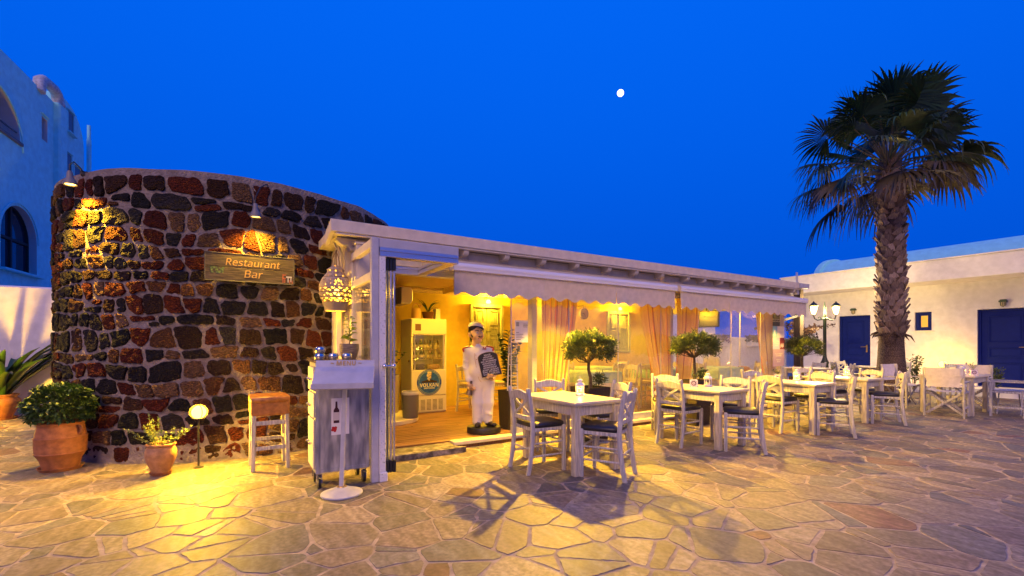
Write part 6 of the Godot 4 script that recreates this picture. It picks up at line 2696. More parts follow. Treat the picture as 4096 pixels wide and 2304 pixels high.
func build_entrance() -> void:
	wall_spot("spotlight at the garden wall end of the stone wall's rim", Vector3(-1.54, 3.13, -6.80), Vector3(-1.46, 3.28, -6.98), Vector3(0.04, -1, 0.05), 20.0)
	wall_spot("spotlight on its cable above the wooden sign", Vector3(0.21, 2.84, -6.0), Vector3(0.36, 3.27, -6.26), Vector3(0.03, -1, -0.06), 6.0)
	clay_lantern()
	sign_board()
	serving_cart()
	menu_stand()
	bar_stool()
	globe_lamp(Vector3(-0.33, 0, -5.97), 0.60, 0.072, 10.5, "glowing globe lamp on a stake before the stone wall", true)
	globe_lamp(Vector3(-4.1, 0, -10.3), 0.60, 0.072, 13.0, "glowing globe lamp on a stake by the garden wall")
	flood_fitting(4.02, 36.0, "flat lamp under the awning above the doorway table's olive tree")
	flood_fitting(5.72, 13.0, "flat lamp under the awning between the first two olive trees")
	flood_fitting(7.70, 12.0, "flat lamp under the awning above the third table")
	flood_fitting(9.85, 10.0, "flat lamp under the awning at the glass corner")


# ---------------------------------------------------------------- figures: tapered bones blended into one skin

class Field:
	var lo: Vector3
	var h: float
	var n: Vector3i
	var d := PackedFloat32Array()
	var tone := PackedColorArray()
	var near := PackedFloat32Array()

	func _init(a: Vector3, b: Vector3, cell: float) -> void:
		lo = a
		h = cell
		n = Vector3i(((b - a) / cell).ceil()) + Vector3i.ONE
		d.resize(n.x * n.y * n.z)
		d.fill(1.0)
		near.resize(d.size())
		near.fill(1.0)
		tone.resize(d.size())

	func bone(a: Vector3, b: Vector3, ra: float, rb: float, col: Color, k := 0.03, squash := Vector3.ONE) -> void:
		var r := maxf(ra, rb)
		var pad := r + k + h * 2.0
		var i0 := Vector3i(((a.min(b) - Vector3.ONE * pad - lo) / h).floor()).clamp(Vector3i.ZERO, n - Vector3i.ONE)
		var i1 := Vector3i(((a.max(b) + Vector3.ONE * pad - lo) / h).ceil()).clamp(Vector3i.ZERO, n - Vector3i.ONE)
		var ab := (b - a) / squash
		var l2 := maxf(ab.length_squared(), 1e-9)
		for z in range(i0.z, i1.z + 1):
			for y in range(i0.y, i1.y + 1):
				var at := (z * n.y + y) * n.x
				for x in range(i0.x, i1.x + 1):
					var p := (lo + Vector3(x, y, z) * h - a) / squash
					var t := clampf(p.dot(ab) / l2, 0.0, 1.0)
					var e := (p - ab * t).length() - lerpf(ra, rb, t)
					var i := at + x
					var o := d[i]
					if e < near[i]:
						near[i] = e
						tone[i] = col
					var g := maxf(k - absf(e - o), 0.0) / k
					d[i] = minf(e, o) - g * g * k * 0.25

	func mesh_into(vs: PackedVector3Array, ix: PackedInt32Array, cs: PackedColorArray) -> void:
		var cell := {}
		for z in n.z - 1:
			for y in n.y - 1:
				var at := (z * n.y + y) * n.x
				for x in n.x - 1:
					var i := at + x
					if absf(d[i]) > h * 2.2:
						continue
					var sum := Vector3.ZERO
					var cnt := 0
					var q := PackedFloat32Array()
					q.resize(8)
					for c in 8:
						q[c] = d[i + (c & 1) + ((c >> 1) & 1) * n.x + (c >> 2) * n.x * n.y]
					for e in [[0, 1], [2, 3], [4, 5], [6, 7], [0, 2], [1, 3], [4, 6], [5, 7], [0, 4], [1, 5], [2, 6], [3, 7]]:
						var u: float = q[e[0]]
						var v: float = q[e[1]]
						if (u < 0.0) != (v < 0.0):
							var t := u / (u - v)
							var ca := Vector3(e[0] & 1, (e[0] >> 1) & 1, e[0] >> 2)
							var cb := Vector3(e[1] & 1, (e[1] >> 1) & 1, e[1] >> 2)
							sum += ca.lerp(cb, t)
							cnt += 1
					if cnt:
						cell[i] = vs.size()
						vs.append(lo + (Vector3(x, y, z) + sum / cnt) * h)
						cs.append(tone[i])
		var sx := 1
		var sy := n.x
		var sz := n.x * n.y
		for i in cell:
			for e in [[sx, sy, sz], [sy, sz, sx], [sz, sx, sy]]:
				var a: float = d[i]
				var b: float = d[i + e[0]]
				if (a < 0.0) == (b < 0.0):
					continue
				var p = cell.get(i)
				var q = cell.get(i - e[1])
				var r = cell.get(i - e[1] - e[2])
				var s = cell.get(i - e[2])
				if q == null or r == null or s == null:
					continue
				if a < 0.0:
					ix.append_array([p, r, q, p, s, r])
				else:
					ix.append_array([p, q, r, p, r, s])


func skin(fields: Array) -> ArrayMesh:
	var vs := PackedVector3Array()
	var ix := PackedInt32Array()
	var cs := PackedColorArray()
	for f in fields:
		f.mesh_into(vs, ix, cs)
	return smooth_mesh(vs, ix, PackedVector2Array(), cs)


func fingers(f: Field, wrist: Vector3, along: Vector3, out: Vector3, thumb: Vector3, col: Color, s: float) -> void:
	# a closed hand: palm from the wrist, four fingers curling towards out, thumb on its side
	var palm := wrist + along * 0.05 * s
	var side := along.cross(out).normalized()
	f.bone(wrist, palm, 0.020 * s, 0.026 * s, col, 0.015, Vector3.ONE)
	f.bone(palm - side * 0.014 * s, palm + side * 0.014 * s, 0.022 * s, 0.022 * s, col, 0.012)
	for i in 4:
		var k := palm + along * 0.022 * s + side * (i - 1.5) * 0.0165 * s
		var l: float = [0.036, 0.041, 0.038, 0.031][i] * s
		var b := k + (along * 0.75 + out * 0.65).normalized() * l
		var c := b + (out * 0.95 - along * 0.3).normalized() * l * 0.8
		var e := c + (-along * 0.9 - out * 0.1).normalized() * l * 0.55
		f.bone(k, b, 0.0088 * s, 0.0082 * s, col, 0.004)
		f.bone(b, c, 0.0082 * s, 0.0076 * s, col, 0.004)
		f.bone(c, e, 0.0076 * s, 0.0068 * s, col, 0.004)
	var t0 := wrist + along * 0.022 * s + thumb * 0.022 * s
	var t1 := t0 + (along * 0.6 + thumb * 0.55 + out * 0.5).normalized() * 0.035 * s
	var t2 := t1 + (along * 0.5 + out * 0.8 - thumb * 0.3).normalized() * 0.028 * s
	f.bone(t0, t1, 0.012 * s, 0.010 * s, col, 0.008)
	f.bone(t1, t2, 0.010 * s, 0.008 * s, col, 0.004)


func statue() -> void:
	var o := thing("waiter_statue", "painted waiter statue in white uniform holding a welcome blackboard and bell", "statue", Vector3(3.03, 0.09, -5.73), -27.9)
	o.scale = Vector3(1.12, 1.0, 1.08)
	var m := Mb.new()
	m.lathe([Vector2(0, 0), Vector2(0.212, 0), Vector2(0.215, 0.01), Vector2(0.215, 0.075), Vector2(0.208, 0.085), Vector2(0, 0.085)], 40)
	part(o, "round_base", m, M.black)
	var k := 0.001347
	var P := func(x: float, y: float, z := 0.0) -> Vector3: return Vector3((x - 375.0) * k, 0.085 + (1212.0 - y) * k, z)
	var white := Color(0.72, 0.69, 0.64)
	var flesh := Color(0.72, 0.48, 0.22)
	var hair := Color(0.02, 0.016, 0.014)
	var shoe := Color(0.012, 0.011, 0.012)
	var f := Field.new(Vector3(-0.30, 0.07, -0.20), Vector3(0.26, 1.40, 0.30), 0.0125)
	# trousers and shoes
	f.bone(P.call(318, 760), P.call(312, 960, 0.012), 0.088, 0.070, white, 0.03)
	f.bone(P.call(312, 960, 0.012), P.call(312, 1165, 0.0), 0.070, 0.062, white, 0.03)
	f.bone(P.call(412, 760), P.call(415, 960, 0.008), 0.088, 0.068, white, 0.03)
	f.bone(P.call(415, 960, 0.008), P.call(412, 1150, -0.02), 0.068, 0.060, white, 0.03)
	f.bone(P.call(318, 1188, 0.0), P.call(316, 1192, 0.105), 0.034, 0.036, shoe, 0.012)
	f.bone(P.call(412, 1185, -0.01), P.call(470, 1188, 0.075), 0.034, 0.034, shoe, 0.012)
	# folds
	for q in [[300, 1100, 330, 1120], [292, 1010, 335, 1040], [400, 1060, 438, 1085], [395, 985, 436, 1010], [285, 870, 330, 905], [390, 860, 440, 900]]:
		f.bone(P.call(q[0], q[1], 0.045), P.call(q[2], q[3], 0.05), 0.018, 0.016, white, 0.015)
	# jacket
	f.bone(P.call(360, 735, 0.0), P.call(345, 640, 0.015), 0.118, 0.125, white, 0.05, Vector3(1.12, 1, 0.92))
	f.bone(P.call(345, 640, 0.015), P.call(325, 480, 0.0), 0.125, 0.118, white, 0.05, Vector3(1.18, 1, 0.92))
	f.bone(P.call(250, 425, -0.01), P.call(400, 420, -0.01), 0.078, 0.078, white, 0.05)
	f.bone(P.call(355, 715, 0.075), P.call(378, 738, 0.085), 0.045, 0.018, white, 0.02)
	# neck and collar
	f.bone(P.call(312, 400), P.call(305, 340, 0.005), 0.056, 0.052, white, 0.02)
	# arm with the bell
	f.bone(P.call(222, 415, -0.01), P.call(214, 585, -0.02), 0.060, 0.052, white, 0.03)
	f.bone(P.call(214, 585, -0.02), P.call(236, 720, 0.045), 0.052, 0.043, white, 0.03)
	f.bone(P.call(234, 712, 0.042), P.call(236, 724, 0.047), 0.047, 0.047, white, 0.01)
	# arm behind the board
	f.bone(P.call(425, 415, -0.01), P.call(470, 575, 0.01), 0.060, 0.052, white, 0.03)
	f.bone(P.call(470, 575, 0.01), P.call(462, 668, 0.10), 0.050, 0.042, white, 0.03)
	for q in [[195, 520, 240, 535], [192, 600, 240, 612], [205, 660, 250, 668]]:
		f.bone(P.call(q[0], q[1], 0.022), P.call(q[2], q[3], 0.03), 0.016, 0.014, white, 0.015)
	var hand := Field.new(P.call(200, 830, -0.05), P.call(300, 710, 0.15), 0.0042)
	fingers(hand, P.call(240, 732, 0.055), Vector3(0.10, -0.95, 0.28).normalized(), Vector3(0.55, 0, 0.83).normalized(), Vector3(-0.6, 0.1, 0.75).normalized(), flesh, 1.25)
	var hand2 := Field.new(P.call(400, 740, 0.05), P.call(510, 640, 0.24), 0.0042)
	fingers(hand2, P.call(462, 682, 0.115), Vector3(-0.30, -0.35, 0.88).normalized(), Vector3(-0.2, 0.93, 0.3).normalized(), Vector3(-0.9, 0.3, 0.1).normalized(), flesh, 1.25)
	# head, turned to the viewer's right
	var c: Vector3 = P.call(305, 250, 0.01)
	var head := Field.new(c - Vector3(0.14, 0.17, 0.15), c + Vector3(0.15, 0.17, 0.16), 0.0062)
	var fw := Vector3(0.50, 0.06, 0.86).normalized()
	var rt := Vector3(0.86, 0, -0.50).normalized()
	var up := fw.cross(rt).normalized() * -1.0
	if up.y < 0.0:
		up = -up
	var H := func(a: float, b: float, e: float) -> Vector3: return c + rt * a + up * b + fw * e
	head.bone(H.call(0, 0.025, -0.01), H.call(0, 0.04, -0.015), 0.092, 0.088, flesh, 0.02)
	head.bone(H.call(0, -0.02, 0.02), H.call(0, -0.075, 0.042), 0.070, 0.046, flesh, 0.03)
	head.bone(H.call(-0.035, -0.025, 0.058), H.call(0.035, -0.025, 0.058), 0.036, 0.036, flesh, 0.02)
	head.bone(H.call(0, -0.09, -0.01), H.call(0, -0.15, -0.02), 0.052, 0.054, flesh, 0.02)
	head.bone(H.call(0, 0.02, 0.080), H.call(0, -0.012, 0.108), 0.013, 0.020, flesh, 0.012)
	for s in [-1.0, 1.0]:
		head.bone(H.call(s * 0.090, 0.012, -0.012), H.call(s * 0.094, -0.022, -0.008), 0.020, 0.013, flesh, 0.006, Vector3.ONE)
		head.bone(H.call(s * 0.082, 0.03, -0.01), H.call(s * 0.078, -0.028, 0.022), 0.018, 0.008, hair, 0.004)
		head.bone(H.call(s * 0.018, 0.052, 0.082), H.call(s * 0.050, 0.054, 0.066), 0.008, 0.006, hair, 0.003)
		head.bone(H.call(s * 0.006, -0.036, 0.098), H.call(s * 0.045, -0.030, 0.078), 0.011, 0.005, hair, 0.004)
		head.bone(H.call(s * 0.033, 0.024, 0.073), H.call(s * 0.033, 0.0245, 0.074), 0.015, 0.015, Color(0.55, 0.50, 0.45), 0.002)
		head.bone(H.call(s * 0.033, 0.024, 0.086), H.call(s * 0.033, 0.0245, 0.086), 0.0065, 0.0065, Color(0.03, 0.03, 0.05), 0.002)
	head.bone(H.call(-0.022, -0.060, 0.080), H.call(0.022, -0.060, 0.080), 0.006, 0.006, Color(0.35, 0.08, 0.05), 0.003)
	head.bone(H.call(0, 0.045, -0.03), H.call(0, -0.055, -0.06), 0.092, 0.055, hair, 0.006)
	head.bone(H.call(-0.04, 0.085, -0.01), H.call(0.04, 0.085, -0.01), 0.058, 0.058, hair, 0.006)
	var paint := mat(Color.WHITE, 0.35)
	paint.vertex_color_use_as_albedo = true
	part(o, "figure", skin([f, hand, hand2, head]), paint)
	# side cap
	m = Mb.new()
	var rows := []
	for i in 8:
		var t := i / 7.0
		var row := PackedVector3Array()
		for q in 25:
			var a := TAU * (q % 24) / 24.0
			var r := lerpf(1.0, 0.55, t * t) if i < 7 else 0.05
			row.append(H.call(cos(a) * 0.098 * r, 0.086 + 0.060 * sin(t * PI * 0.5) + sin(a) * 0.020 - cos(a) * 0.028, sin(a) * 0.108 * r - 0.004))
		rows.append(row)
	m.grid(rows, 0.004)
	part(o, "cap", m, M.enamel)
	for q in [[212, 392, 0.25], [432, 385, -0.2]]:
		m = Mb.new()
		var e: Vector3 = P.call(q[0], q[1], -0.008)
		var bs := Basis(Vector3(0, 0, 1), q[2] * 1.2)
		m.box(e + Vector3(0, 0.012, 0), Vector3(0.105, 0.022, 0.11), bs, 0.009)
		m.box(e + bs * Vector3(-0.045 * signf(q[2]), -0.016, 0), Vector3(0.022, 0.05, 0.112), bs, 0.008)
		part(o, "epaulette", m, M.red)
	m = Mb.new()
	for t in 6:
		var b: Vector3 = P.call(300 + t * 8, 460 + t * 46, 0.103 + 0.006 * sin(t))
		m = Mb.new()
		m.ball(b, Vector3(0.007, 0.007, 0.005), 10, 6)
		part(o, "button", m, M.gold)
	m = Mb.new()
	var piping := []
	for q in [[312, 372, 0.055], [322, 400, 0.062], [318, 425, 0.078], [292, 442, 0.092], [286, 452, 0.098], [298, 540, 0.116], [312, 640, 0.128], [330, 712, 0.125], [352, 742, 0.118]]:
		piping.append(P.call(q[0], q[1], q[2]))
	m.tube(piping, [0.0026], 5)
	part(o, "gold_piping", m, M.gold)
	part(o, "monogram", letters("M", 0.042, 0.004, true, true), M.red, Transform3D(Basis(Vector3.UP, 0.25), P.call(380, 392, 0.082)))
	# bell
	m = Mb.new()
	var bell: Vector3 = P.call(243, 822, 0.085)
	m.lathe([Vector2(0, 0.045), Vector2(0.012, 0.045), Vector2(0.024, 0.035), Vector2(0.030, 0.0), Vector2(0.042, -0.055), Vector2(0.050, -0.07), Vector2(0.045, -0.07), Vector2(0.034, -0.04), Vector2(0, -0.03)], 20, bell, Basis(Vector3(0, 0, 1), -0.18))
	m.cyl(bell + Vector3(0.006, 0.04, 0), bell + Vector3(0.022, 0.125, 0), 0.010, 0.013, 10)
	part(o, "bell", m, mat(lin(0.20, 0.15, 0.08), 0.4, 0.8))
	# welcome board
	var bt := Transform3D(Basis(Vector3.UP, 0.10) * Basis(Vector3(0, 0, 1), 0.20) * Basis(Vector3(1, 0, 0), -0.10), P.call(424, 552, 0.168))
	var shape := func(w: float, h: float) -> PackedVector2Array:
		var p := PackedVector2Array([Vector2(-w, -h), Vector2(w, -h)])
		for i in 13:
			var a := PI * i / 12.0
			p.append(Vector2(w * cos(a), h - 0.08 + (0.08 + (w - 0.12) * 0.0) * pow(sin(a), 0.8)))
		return p
	m = Mb.new()
	m.prism(shape.call(0.126, 0.168), 0.012, bt, 0.003)
	var board := part(o, "blackboard", m, mat(lin(0.16, 0.09, 0.035), 0.5))
	m = Mb.new()
	m.prism(shape.call(0.119, 0.161), 0.004, bt.translated_local(Vector3(0, 0, 0.0065)))
	part(board, "slate", m, M.black_matt)
	var lines := ["ΚΑΛΩΣ", "ΗΡΘΑΤΕ!", "WELCOME!", "WILLKOMMEN!", "BENVENUTO!", "BIENVENUE!", "BIENVENIDA!", "ДОБРЕ ДОШЪЛ", "BINE ATI VENIT!", "GOOD APPETITE"]
	for i in lines.size():
		var s := 0.0205
		var t := letters(lines[i], s, 0.002, false)
		var room := 0.20 if i > 1 else 0.13
		var wide := t.get_aabb().size.x
		var sx := minf(1.0, room / maxf(wide, 0.001))
		part(board, "chalk_line", t, M.chalk, bt * Transform3D(Basis.IDENTITY.scaled(Vector3(sx, 1, 1)), Vector3(0, 0.128 - i * 0.0292, 0.0095)))


# ---------------------------------------------------------------- inside the restaurant

func shutters(x: float, label: String) -> void:
	var o := thing("wall_shutters", label, "shutters", Vector3(x, 1.14, BZ), 0.0, "sage green shutters on the yellow wall")
	var g := tri_tex(mat(lin(0.36, 0.36, 0.20), 0.6), M.brushed_tex, 1.6)
	var m := Mb.new()
	for q in [[-0.40, -0.335, 0.0, 1.06], [0.335, 0.40, 0.0, 1.06], [-0.334, 0.334, 0.985, 1.06], [-0.334, 0.334, 0.0, 0.05]]:
		m.slab(q[0], q[1], q[2], q[3], 0.001, 0.05, 0.006)
	part(o, "frame", m, g)
	for s in [-1.0, 1.0]:
		m = Mb.new()
		m.slab(0.006 if s > 0 else -0.333, 0.333 if s > 0 else -0.006, 0.052, 0.983, 0.001, 0.022, 0.003)
		var leaf := part(o, "leaf", m, g)
		for q in [[0.62, 0.93], [0.40, 0.56], [0.10, 0.34]]:
			m = Mb.new()
			var x0 := 0.075 if s > 0 else -0.275
			m.slab(x0, x0 + 0.20, q[0], q[0] + 0.022, 0.0225, 0.034, 0.005)
			m.slab(x0, x0 + 0.20, q[1] - 0.022, q[1], 0.0225, 0.034, 0.005)
			m.slab(x0, x0 + 0.022, q[0] + 0.0225, q[1] - 0.0225, 0.0225, 0.034, 0.005)
			m.slab(x0 + 0.178, x0 + 0.20, q[0] + 0.0225, q[1] - 0.0225, 0.0225, 0.034, 0.005)
			m.slab(x0 + 0.045, x0 + 0.155, q[0] + 0.045, q[1] - 0.045, 0.0225, 0.029, 0.004)
			part(leaf, "panel", m, g)
	m = Mb.new()
	m.slab(-0.012, 0.012, 0.44, 0.50, 0.0235, 0.032, 0.003)
	m.bar(Vector3(0.0, 0.475, 0.045), Vector3(0.09, 0.475, 0.045), 0.010, 0.012, Vector3.UP, 0.003)
	m.cyl(Vector3(0, 0.475, 0.03), Vector3(0, 0.475, 0.046), 0.007, 0.007, 8)
	part(o, "latch", m, M.black)


func sconce(x: float, y: float, energy: float, label: String) -> void:
	var o := thing("wall_sconce", label, "lamp", Vector3(x, y, BZ), 0.0, "glass sconces on the yellow wall")
	var m := Mb.new()
	m.lathe([Vector2(0, 0), Vector2(0.04, 0), Vector2(0.04, 0.012), Vector2(0.02, 0.02), Vector2(0, 0.02)], 16, Vector3(0, 0.05, 0.001), Basis(Vector3.RIGHT, PI * 0.5))
	m.tube([Vector3(0, 0.05, 0.02), Vector3(0, 0.09, 0.06), Vector3(0, 0.06, 0.10), Vector3(0, 0.03, 0.105)], [0.006], 6)
	part(o, "arm", m, M.brass)
	m = Mb.new()
	m.lathe([Vector2(0, -0.05), Vector2(0.035, -0.05), Vector2(0.055, -0.035), Vector2(0.05, 0.0), Vector2(0.028, 0.03), Vector2(0, 0.035)], 18, Vector3(0, 0, 0.105))
	part(o, "glass_bulb", m, M.bulb)
	lamp(o, Vector3(0, -0.01, 0.105), energy, 0.04)


func curtain(label: String, xt0: float, xt1: float, xb0: float, xb1: float) -> void:
	var rows := []
	var cols := 90
	for i in 15:
		var t := i / 14.0
		var row := PackedVector3Array()
		for k in cols + 1:
			var u := float(k) / cols
			var e := t * t * (3.0 - 2.0 * t)
			var x := lerpf(lerpf(xt0, xb0, e), lerpf(xt1, xb1, e), u)
			row.append(Vector3(x, lerpf(2.18, 0.10, t), -5.58 + 0.035 * sin(u * TAU * 6.5 + 0.4 * sin(t * 3.0)) + 0.012 * sin(u * 29.0 + t * 2.0)))
		rows.append(row)
	var m := Mb.new()
	m.grid(rows)
	if not M.has("curtain"):
		var im := Image.create(256, 4, false, Image.FORMAT_RGB8)
		for x in 256:
			var s := fposmod(x / 256.0 * 6.5, 1.0)
			var c := Color(0.86, 0.76, 0.40)
			if s > 0.45 and s < 0.80:
				c = Color(0.86, 0.58, 0.10)
			elif s > 0.84 and s < 0.90:
				c = Color(0.62, 0.40, 0.26)
			for y in 4:
				im.set_pixel(x, y, c)
		M.curtain = mat(Color.WHITE, 0.9)
		M.curtain.albedo_texture = ImageTexture.create_from_image(im)
		M.curtain.backlight_enabled = true
		M.curtain.backlight = Color(0.9, 0.84, 0.68)
	var o := thing("striped_curtain", label, "curtain", Vector3.ZERO, 0.0, "striped curtains behind the glass front")
	part(o, "cloth", m, M.curtain)
	m = Mb.new()
	m.cyl(Vector3(minf(xt0, xt1) - 0.03, 2.185, -5.58), Vector3(maxf(xt0, xt1) + 0.03, 2.185, -5.58), 0.010, 0.010, 8)
	part(o, "rod", m, M.brass)


func clothed_table(at: Vector3, label: String) -> void:
	var o := thing("clothed_table", label, "table", at, rng.randf_range(-4, 4), "inside tables under mint cloths")
	var m := Mb.new()
	for sx in [-1.0, 1.0]:
		for sz in [-1.0, 1.0]:
			m = Mb.new()
			m.box(Vector3(sx * 0.33, 0.36, sz * 0.33), Vector3(0.06, 0.72, 0.06), Basis.IDENTITY, 0.005)
			part(o, "leg", m, M.paint_warm)
	m = Mb.new()
	m.slab(-0.38, 0.38, 0.72, 0.742, -0.38, 0.38, 0.004)
	part(o, "table_top", m, M.paint_warm)
	for q in [["under_cloth", 0.395, 0.745, 0.36, lin(0.66, 0.62, 0.52)], ["mint_cloth", 0.402, 0.750, 0.20, lin(0.34, 0.50, 0.40)]]:
		m = Mb.new()
		var rows := []
		for i in 8:
			var row := PackedVector3Array()
			for k in 97:
				var a := TAU * (k % 96) / 96.0
				var r0: float = q[1] / maxf(absf(cos(a)), absf(sin(a)))
				var corner := pow(absf(sin(2.0 * a)), 3.0)
				var t := maxf(0.0, (i - 2) / 5.0)
				var drop: float = q[3] * t * (1.0 + 0.25 * corner)
				var r: float = r0 * [0.01, 0.6, 1.0, 1.004, 1.008, 1.012, 1.018, 1.026][i] + 0.018 * t * sin(a * 16.0 + q[1] * 40.0)
				row.append(Vector3(cos(a) * r, q[2] - drop, sin(a) * r))
			rows.append(row)
		m.grid(rows)
		part(o, q[0], m, tri_tex(mat(q[4], 0.85), M.fine, 1.0) if false else mat(q[4], 0.85))


func fridge() -> void:
	var o := thing("drinks_fridge", "tall white glass-fronted drinks fridge with a round blue sticker", "fridge", Vector3(3.05, 0.09, -8.20))
	var m := Mb.new()
	# shell round an open glazed chamber: x -0.34..0.34, z -0.30..0.30
	m.slab(-0.34, -0.30, 0.0, 1.72, -0.30, 0.285, 0.008)
	m.slab(0.30, 0.34, 0.0, 1.72, -0.30, 0.285, 0.008)
	m.slab(-0.299, 0.299, 0.0, 1.72, -0.30, -0.27, 0.003)
	m.slab(-0.299, 0.299, 1.42, 1.72, -0.269, 0.285, 0.003)
	m.slab(-0.299, 0.299, 0.0, 0.78, -0.269, 0.27, 0.003)
	part(o, "cabinet", m, M.enamel_cream)
	m = Mb.new()
	m.slab(-0.335, 0.335, 1.44, 1.70, 0.286, 0.30, 0.004)
	part(o, "header", m, M.enamel_cream)
	m = Mb.new()
	m.slab(-0.285, -0.265, 0.79, 1.42, 0.286, 0.298, 0.003)
	m.slab(0.265, 0.285, 0.79, 1.42, 0.286, 0.298, 0.003)
	part(o, "door_frame", m, M.aluminium)
	m = Mb.new()
	m.slab(-0.264, 0.264, 0.79, 1.42, 0.288, 0.292)
	part(o, "glass_door", m, M.glass)
	m = Mb.new()
	m.slab(-0.33, 0.33, 0.32, 0.785, 0.272, 0.296, 0.006)
	part(o, "lower_panel", m, M.enamel_cream)
	m = Mb.new()
	m.slab(-0.335, 0.335, 0.02, 0.305, 0.272, 0.296, 0.006)
	var grille := part(o, "grille", m, M.enamel_cream)
	for i in 5:
		for k in 9:
			m = Mb.new()
			m.slab(-0.28 + i * 0.115, -0.28 + i * 0.115 + 0.085, 0.055 + k * 0.022, 0.064 + k * 0.022, 0.2955, 0.2975)
			part(grille, "slot", m, M.black_matt)
	for y in [0.985, 1.17]:
		m = Mb.new()
		m.slab(-0.295, 0.295, y - 0.012, y, -0.26, 0.25)
		var sh := part(o, "shelf", m, M.glass)
		m = Mb.new()
		for q in [[-0.285, -0.01], [0.01, 0.285]]:
			m.cyl(Vector3(q[0], y + 0.02, 0.255), Vector3(q[1], y + 0.02, 0.255), 0.004, 0.004, 6)
			m.cyl(Vector3(q[0], y - 0.004, 0.255), Vector3(q[1], y - 0.004, 0.255), 0.006, 0.006, 6)
		part(sh, "rail", m, M.chrome)
	# round sticker
	var s := 192
	var im := Image.create(s, s, false, Image.FORMAT_RGB8)
	var nz := FastNoiseLite.new()
	nz.frequency = 0.03
	for y in s:
		for x in s:
			var p := Vector2(x + 0.5, y + 0.5) / s * 2.0 - Vector2.ONE
			var r := p.length()
			var c := Color(0.06, 0.27, 0.66).lerp(Color(0.16, 0.38, 0.78), clampf(0.5 + nz.get_noise_2d(x, y * 3.0), 0, 1))
			if r > 0.86:
				c = Color(0.03, 0.22, 0.70)
				var a := p.angle()
				if absf(r - 0.93) < 0.025 and absf(sin(a * 38.0)) > 0.45 and absf(p.y) > 0.2:
					c = Color(0.75, 0.74, 0.66)
			elif r > 0.82:
				c = Color(0.55, 0.62, 0.62)
			else:
				if p.y > -0.08 - 0.16 * exp(-p.x * p.x * 6.0) and p.y < 0.02 and absf(p.x) < 0.62:
					c = Color(0.20, 0.12, 0.06)
				for b in [[-0.05, -0.28, 0.11], [0.05, -0.40, 0.13], [-0.08, -0.52, 0.14], [0.06, -0.62, 0.15], [-0.04, -0.73, 0.12], [0.12, -0.72, 0.10], [0.0, -0.18, 0.07]]:
					if p.distance_to(Vector2(b[0], b[1])) < b[2]:
						c = Color(0.80, 0.74, 0.60) if p.distance_to(Vector2(b[0] - 0.03, b[1] - 0.03)) < b[2] * 0.8 else Color(0.58, 0.50, 0.38)
			im.set_pixel(x, y, c)
	var pm := mat(Color.WHITE, 0.4)
	pm.albedo_texture = ImageTexture.create_from_image(im)
	m = Mb.new()
	var cc := Vector3(0.0, 0.555, 0.2975)
	for i in 48:
		var a0 := TAU * i / 48.0
		var a1 := TAU * (i + 1) / 48.0
		var r := 0.238
		m.tri(cc, cc + Vector3(cos(a0), sin(a0), 0) * r, cc + Vector3(cos(a1), sin(a1), 0) * r, Vector3.BACK, Vector3.BACK, Vector3.BACK, Vector2(0.5, 0.5), Vector2(0.5 + 0.5 * cos(a0), 0.5 - 0.5 * sin(a0)), Vector2(0.5 + 0.5 * cos(a1), 0.5 - 0.5 * sin(a1)))
	var st := part(o, "round_sticker", m, pm)
	part(st, "lettering", letters("VOLKAN", 0.066, 0.002), mat(lin(0.72, 0.68, 0.52), 0.5), Transform3D(Basis.IDENTITY, Vector3(0, 0.505, 0.2995)))
	part(st, "lettering", letters("SANTORINI", 0.028, 0.002), mat(lin(0.72, 0.68, 0.52), 0.5), Transform3D(Basis.IDENTITY, Vector3(0, 0.45, 0.2995)))
	m = Mb.new()
	m.slab(-0.27, -0.16, 1.50, 1.62, 0.3005, 0.3015)
	part(o, "small_sticker", m, mat(lin(0.14, 0.06, 0.03), 0.5))
	m = Mb.new()
	m.box(Vector3(-0.352, 0.95, 0.20), Vector3(0.02, 0.03, 0.05), Basis.IDENTITY, 0.004)
	part(o, "hinge", m, M.steel)
	# bottles, each its own
	rng.seed = 121
	var kinds := []
	for q in [[lin(0.02, 0.05, 0.02), 0.030], [lin(0.10, 0.045, 0.012), 0.028], [lin(0.35, 0.30, 0.15), 0.027], [lin(0.02, 0.02, 0.03), 0.033]]:
		var b := Node3D.new()
		var r: float = q[1]
		m = Mb.new()
		m.lathe([Vector2(0, 0), Vector2(r, 0), Vector2(r, 0.095), Vector2(r * 0.45, 0.13), Vector2(r * 0.4, 0.165), Vector2(0, 0.165)], 12)
		part(b, "body", m, mat(q[0], 0.12))
		m = Mb.new()
		m.lathe([Vector2(r + 0.0006, 0.025), Vector2(r + 0.0006, 0.075)], 12)
		part(b, "paper_label", m, mat(lin(0.5, 0.4, 0.22), 0.7))
		m = Mb.new()
		m.lathe([Vector2(r * 0.48, 0.155), Vector2(r * 0.48, 0.17), Vector2(0, 0.17)], 10)
		part(b, "cap", m, M.gold)
		kinds.append(b)
	for row in [[1.171, 8, "bottle on the top shelf of the drinks fridge"], [0.986, 8, "bottle on the middle shelf of the drinks fridge"]]:
		for i in row[1]:
			var kind: int = (i * 3 + rng.randi() % 2) % 4
			var b: Node3D = kinds[kind].duplicate()
			b.name = numbered("bottle")
			add_child(b)
			b.position = Vector3(3.05 - 0.26 + i * 0.074, 0.09 + row[0], -8.20 + rng.randf_range(0.06, 0.18))
			tag(b, ["dark green ", "brown ", "pale gold ", "black "][kind] + row[2], "bottle", "bottles in the drinks fridge")
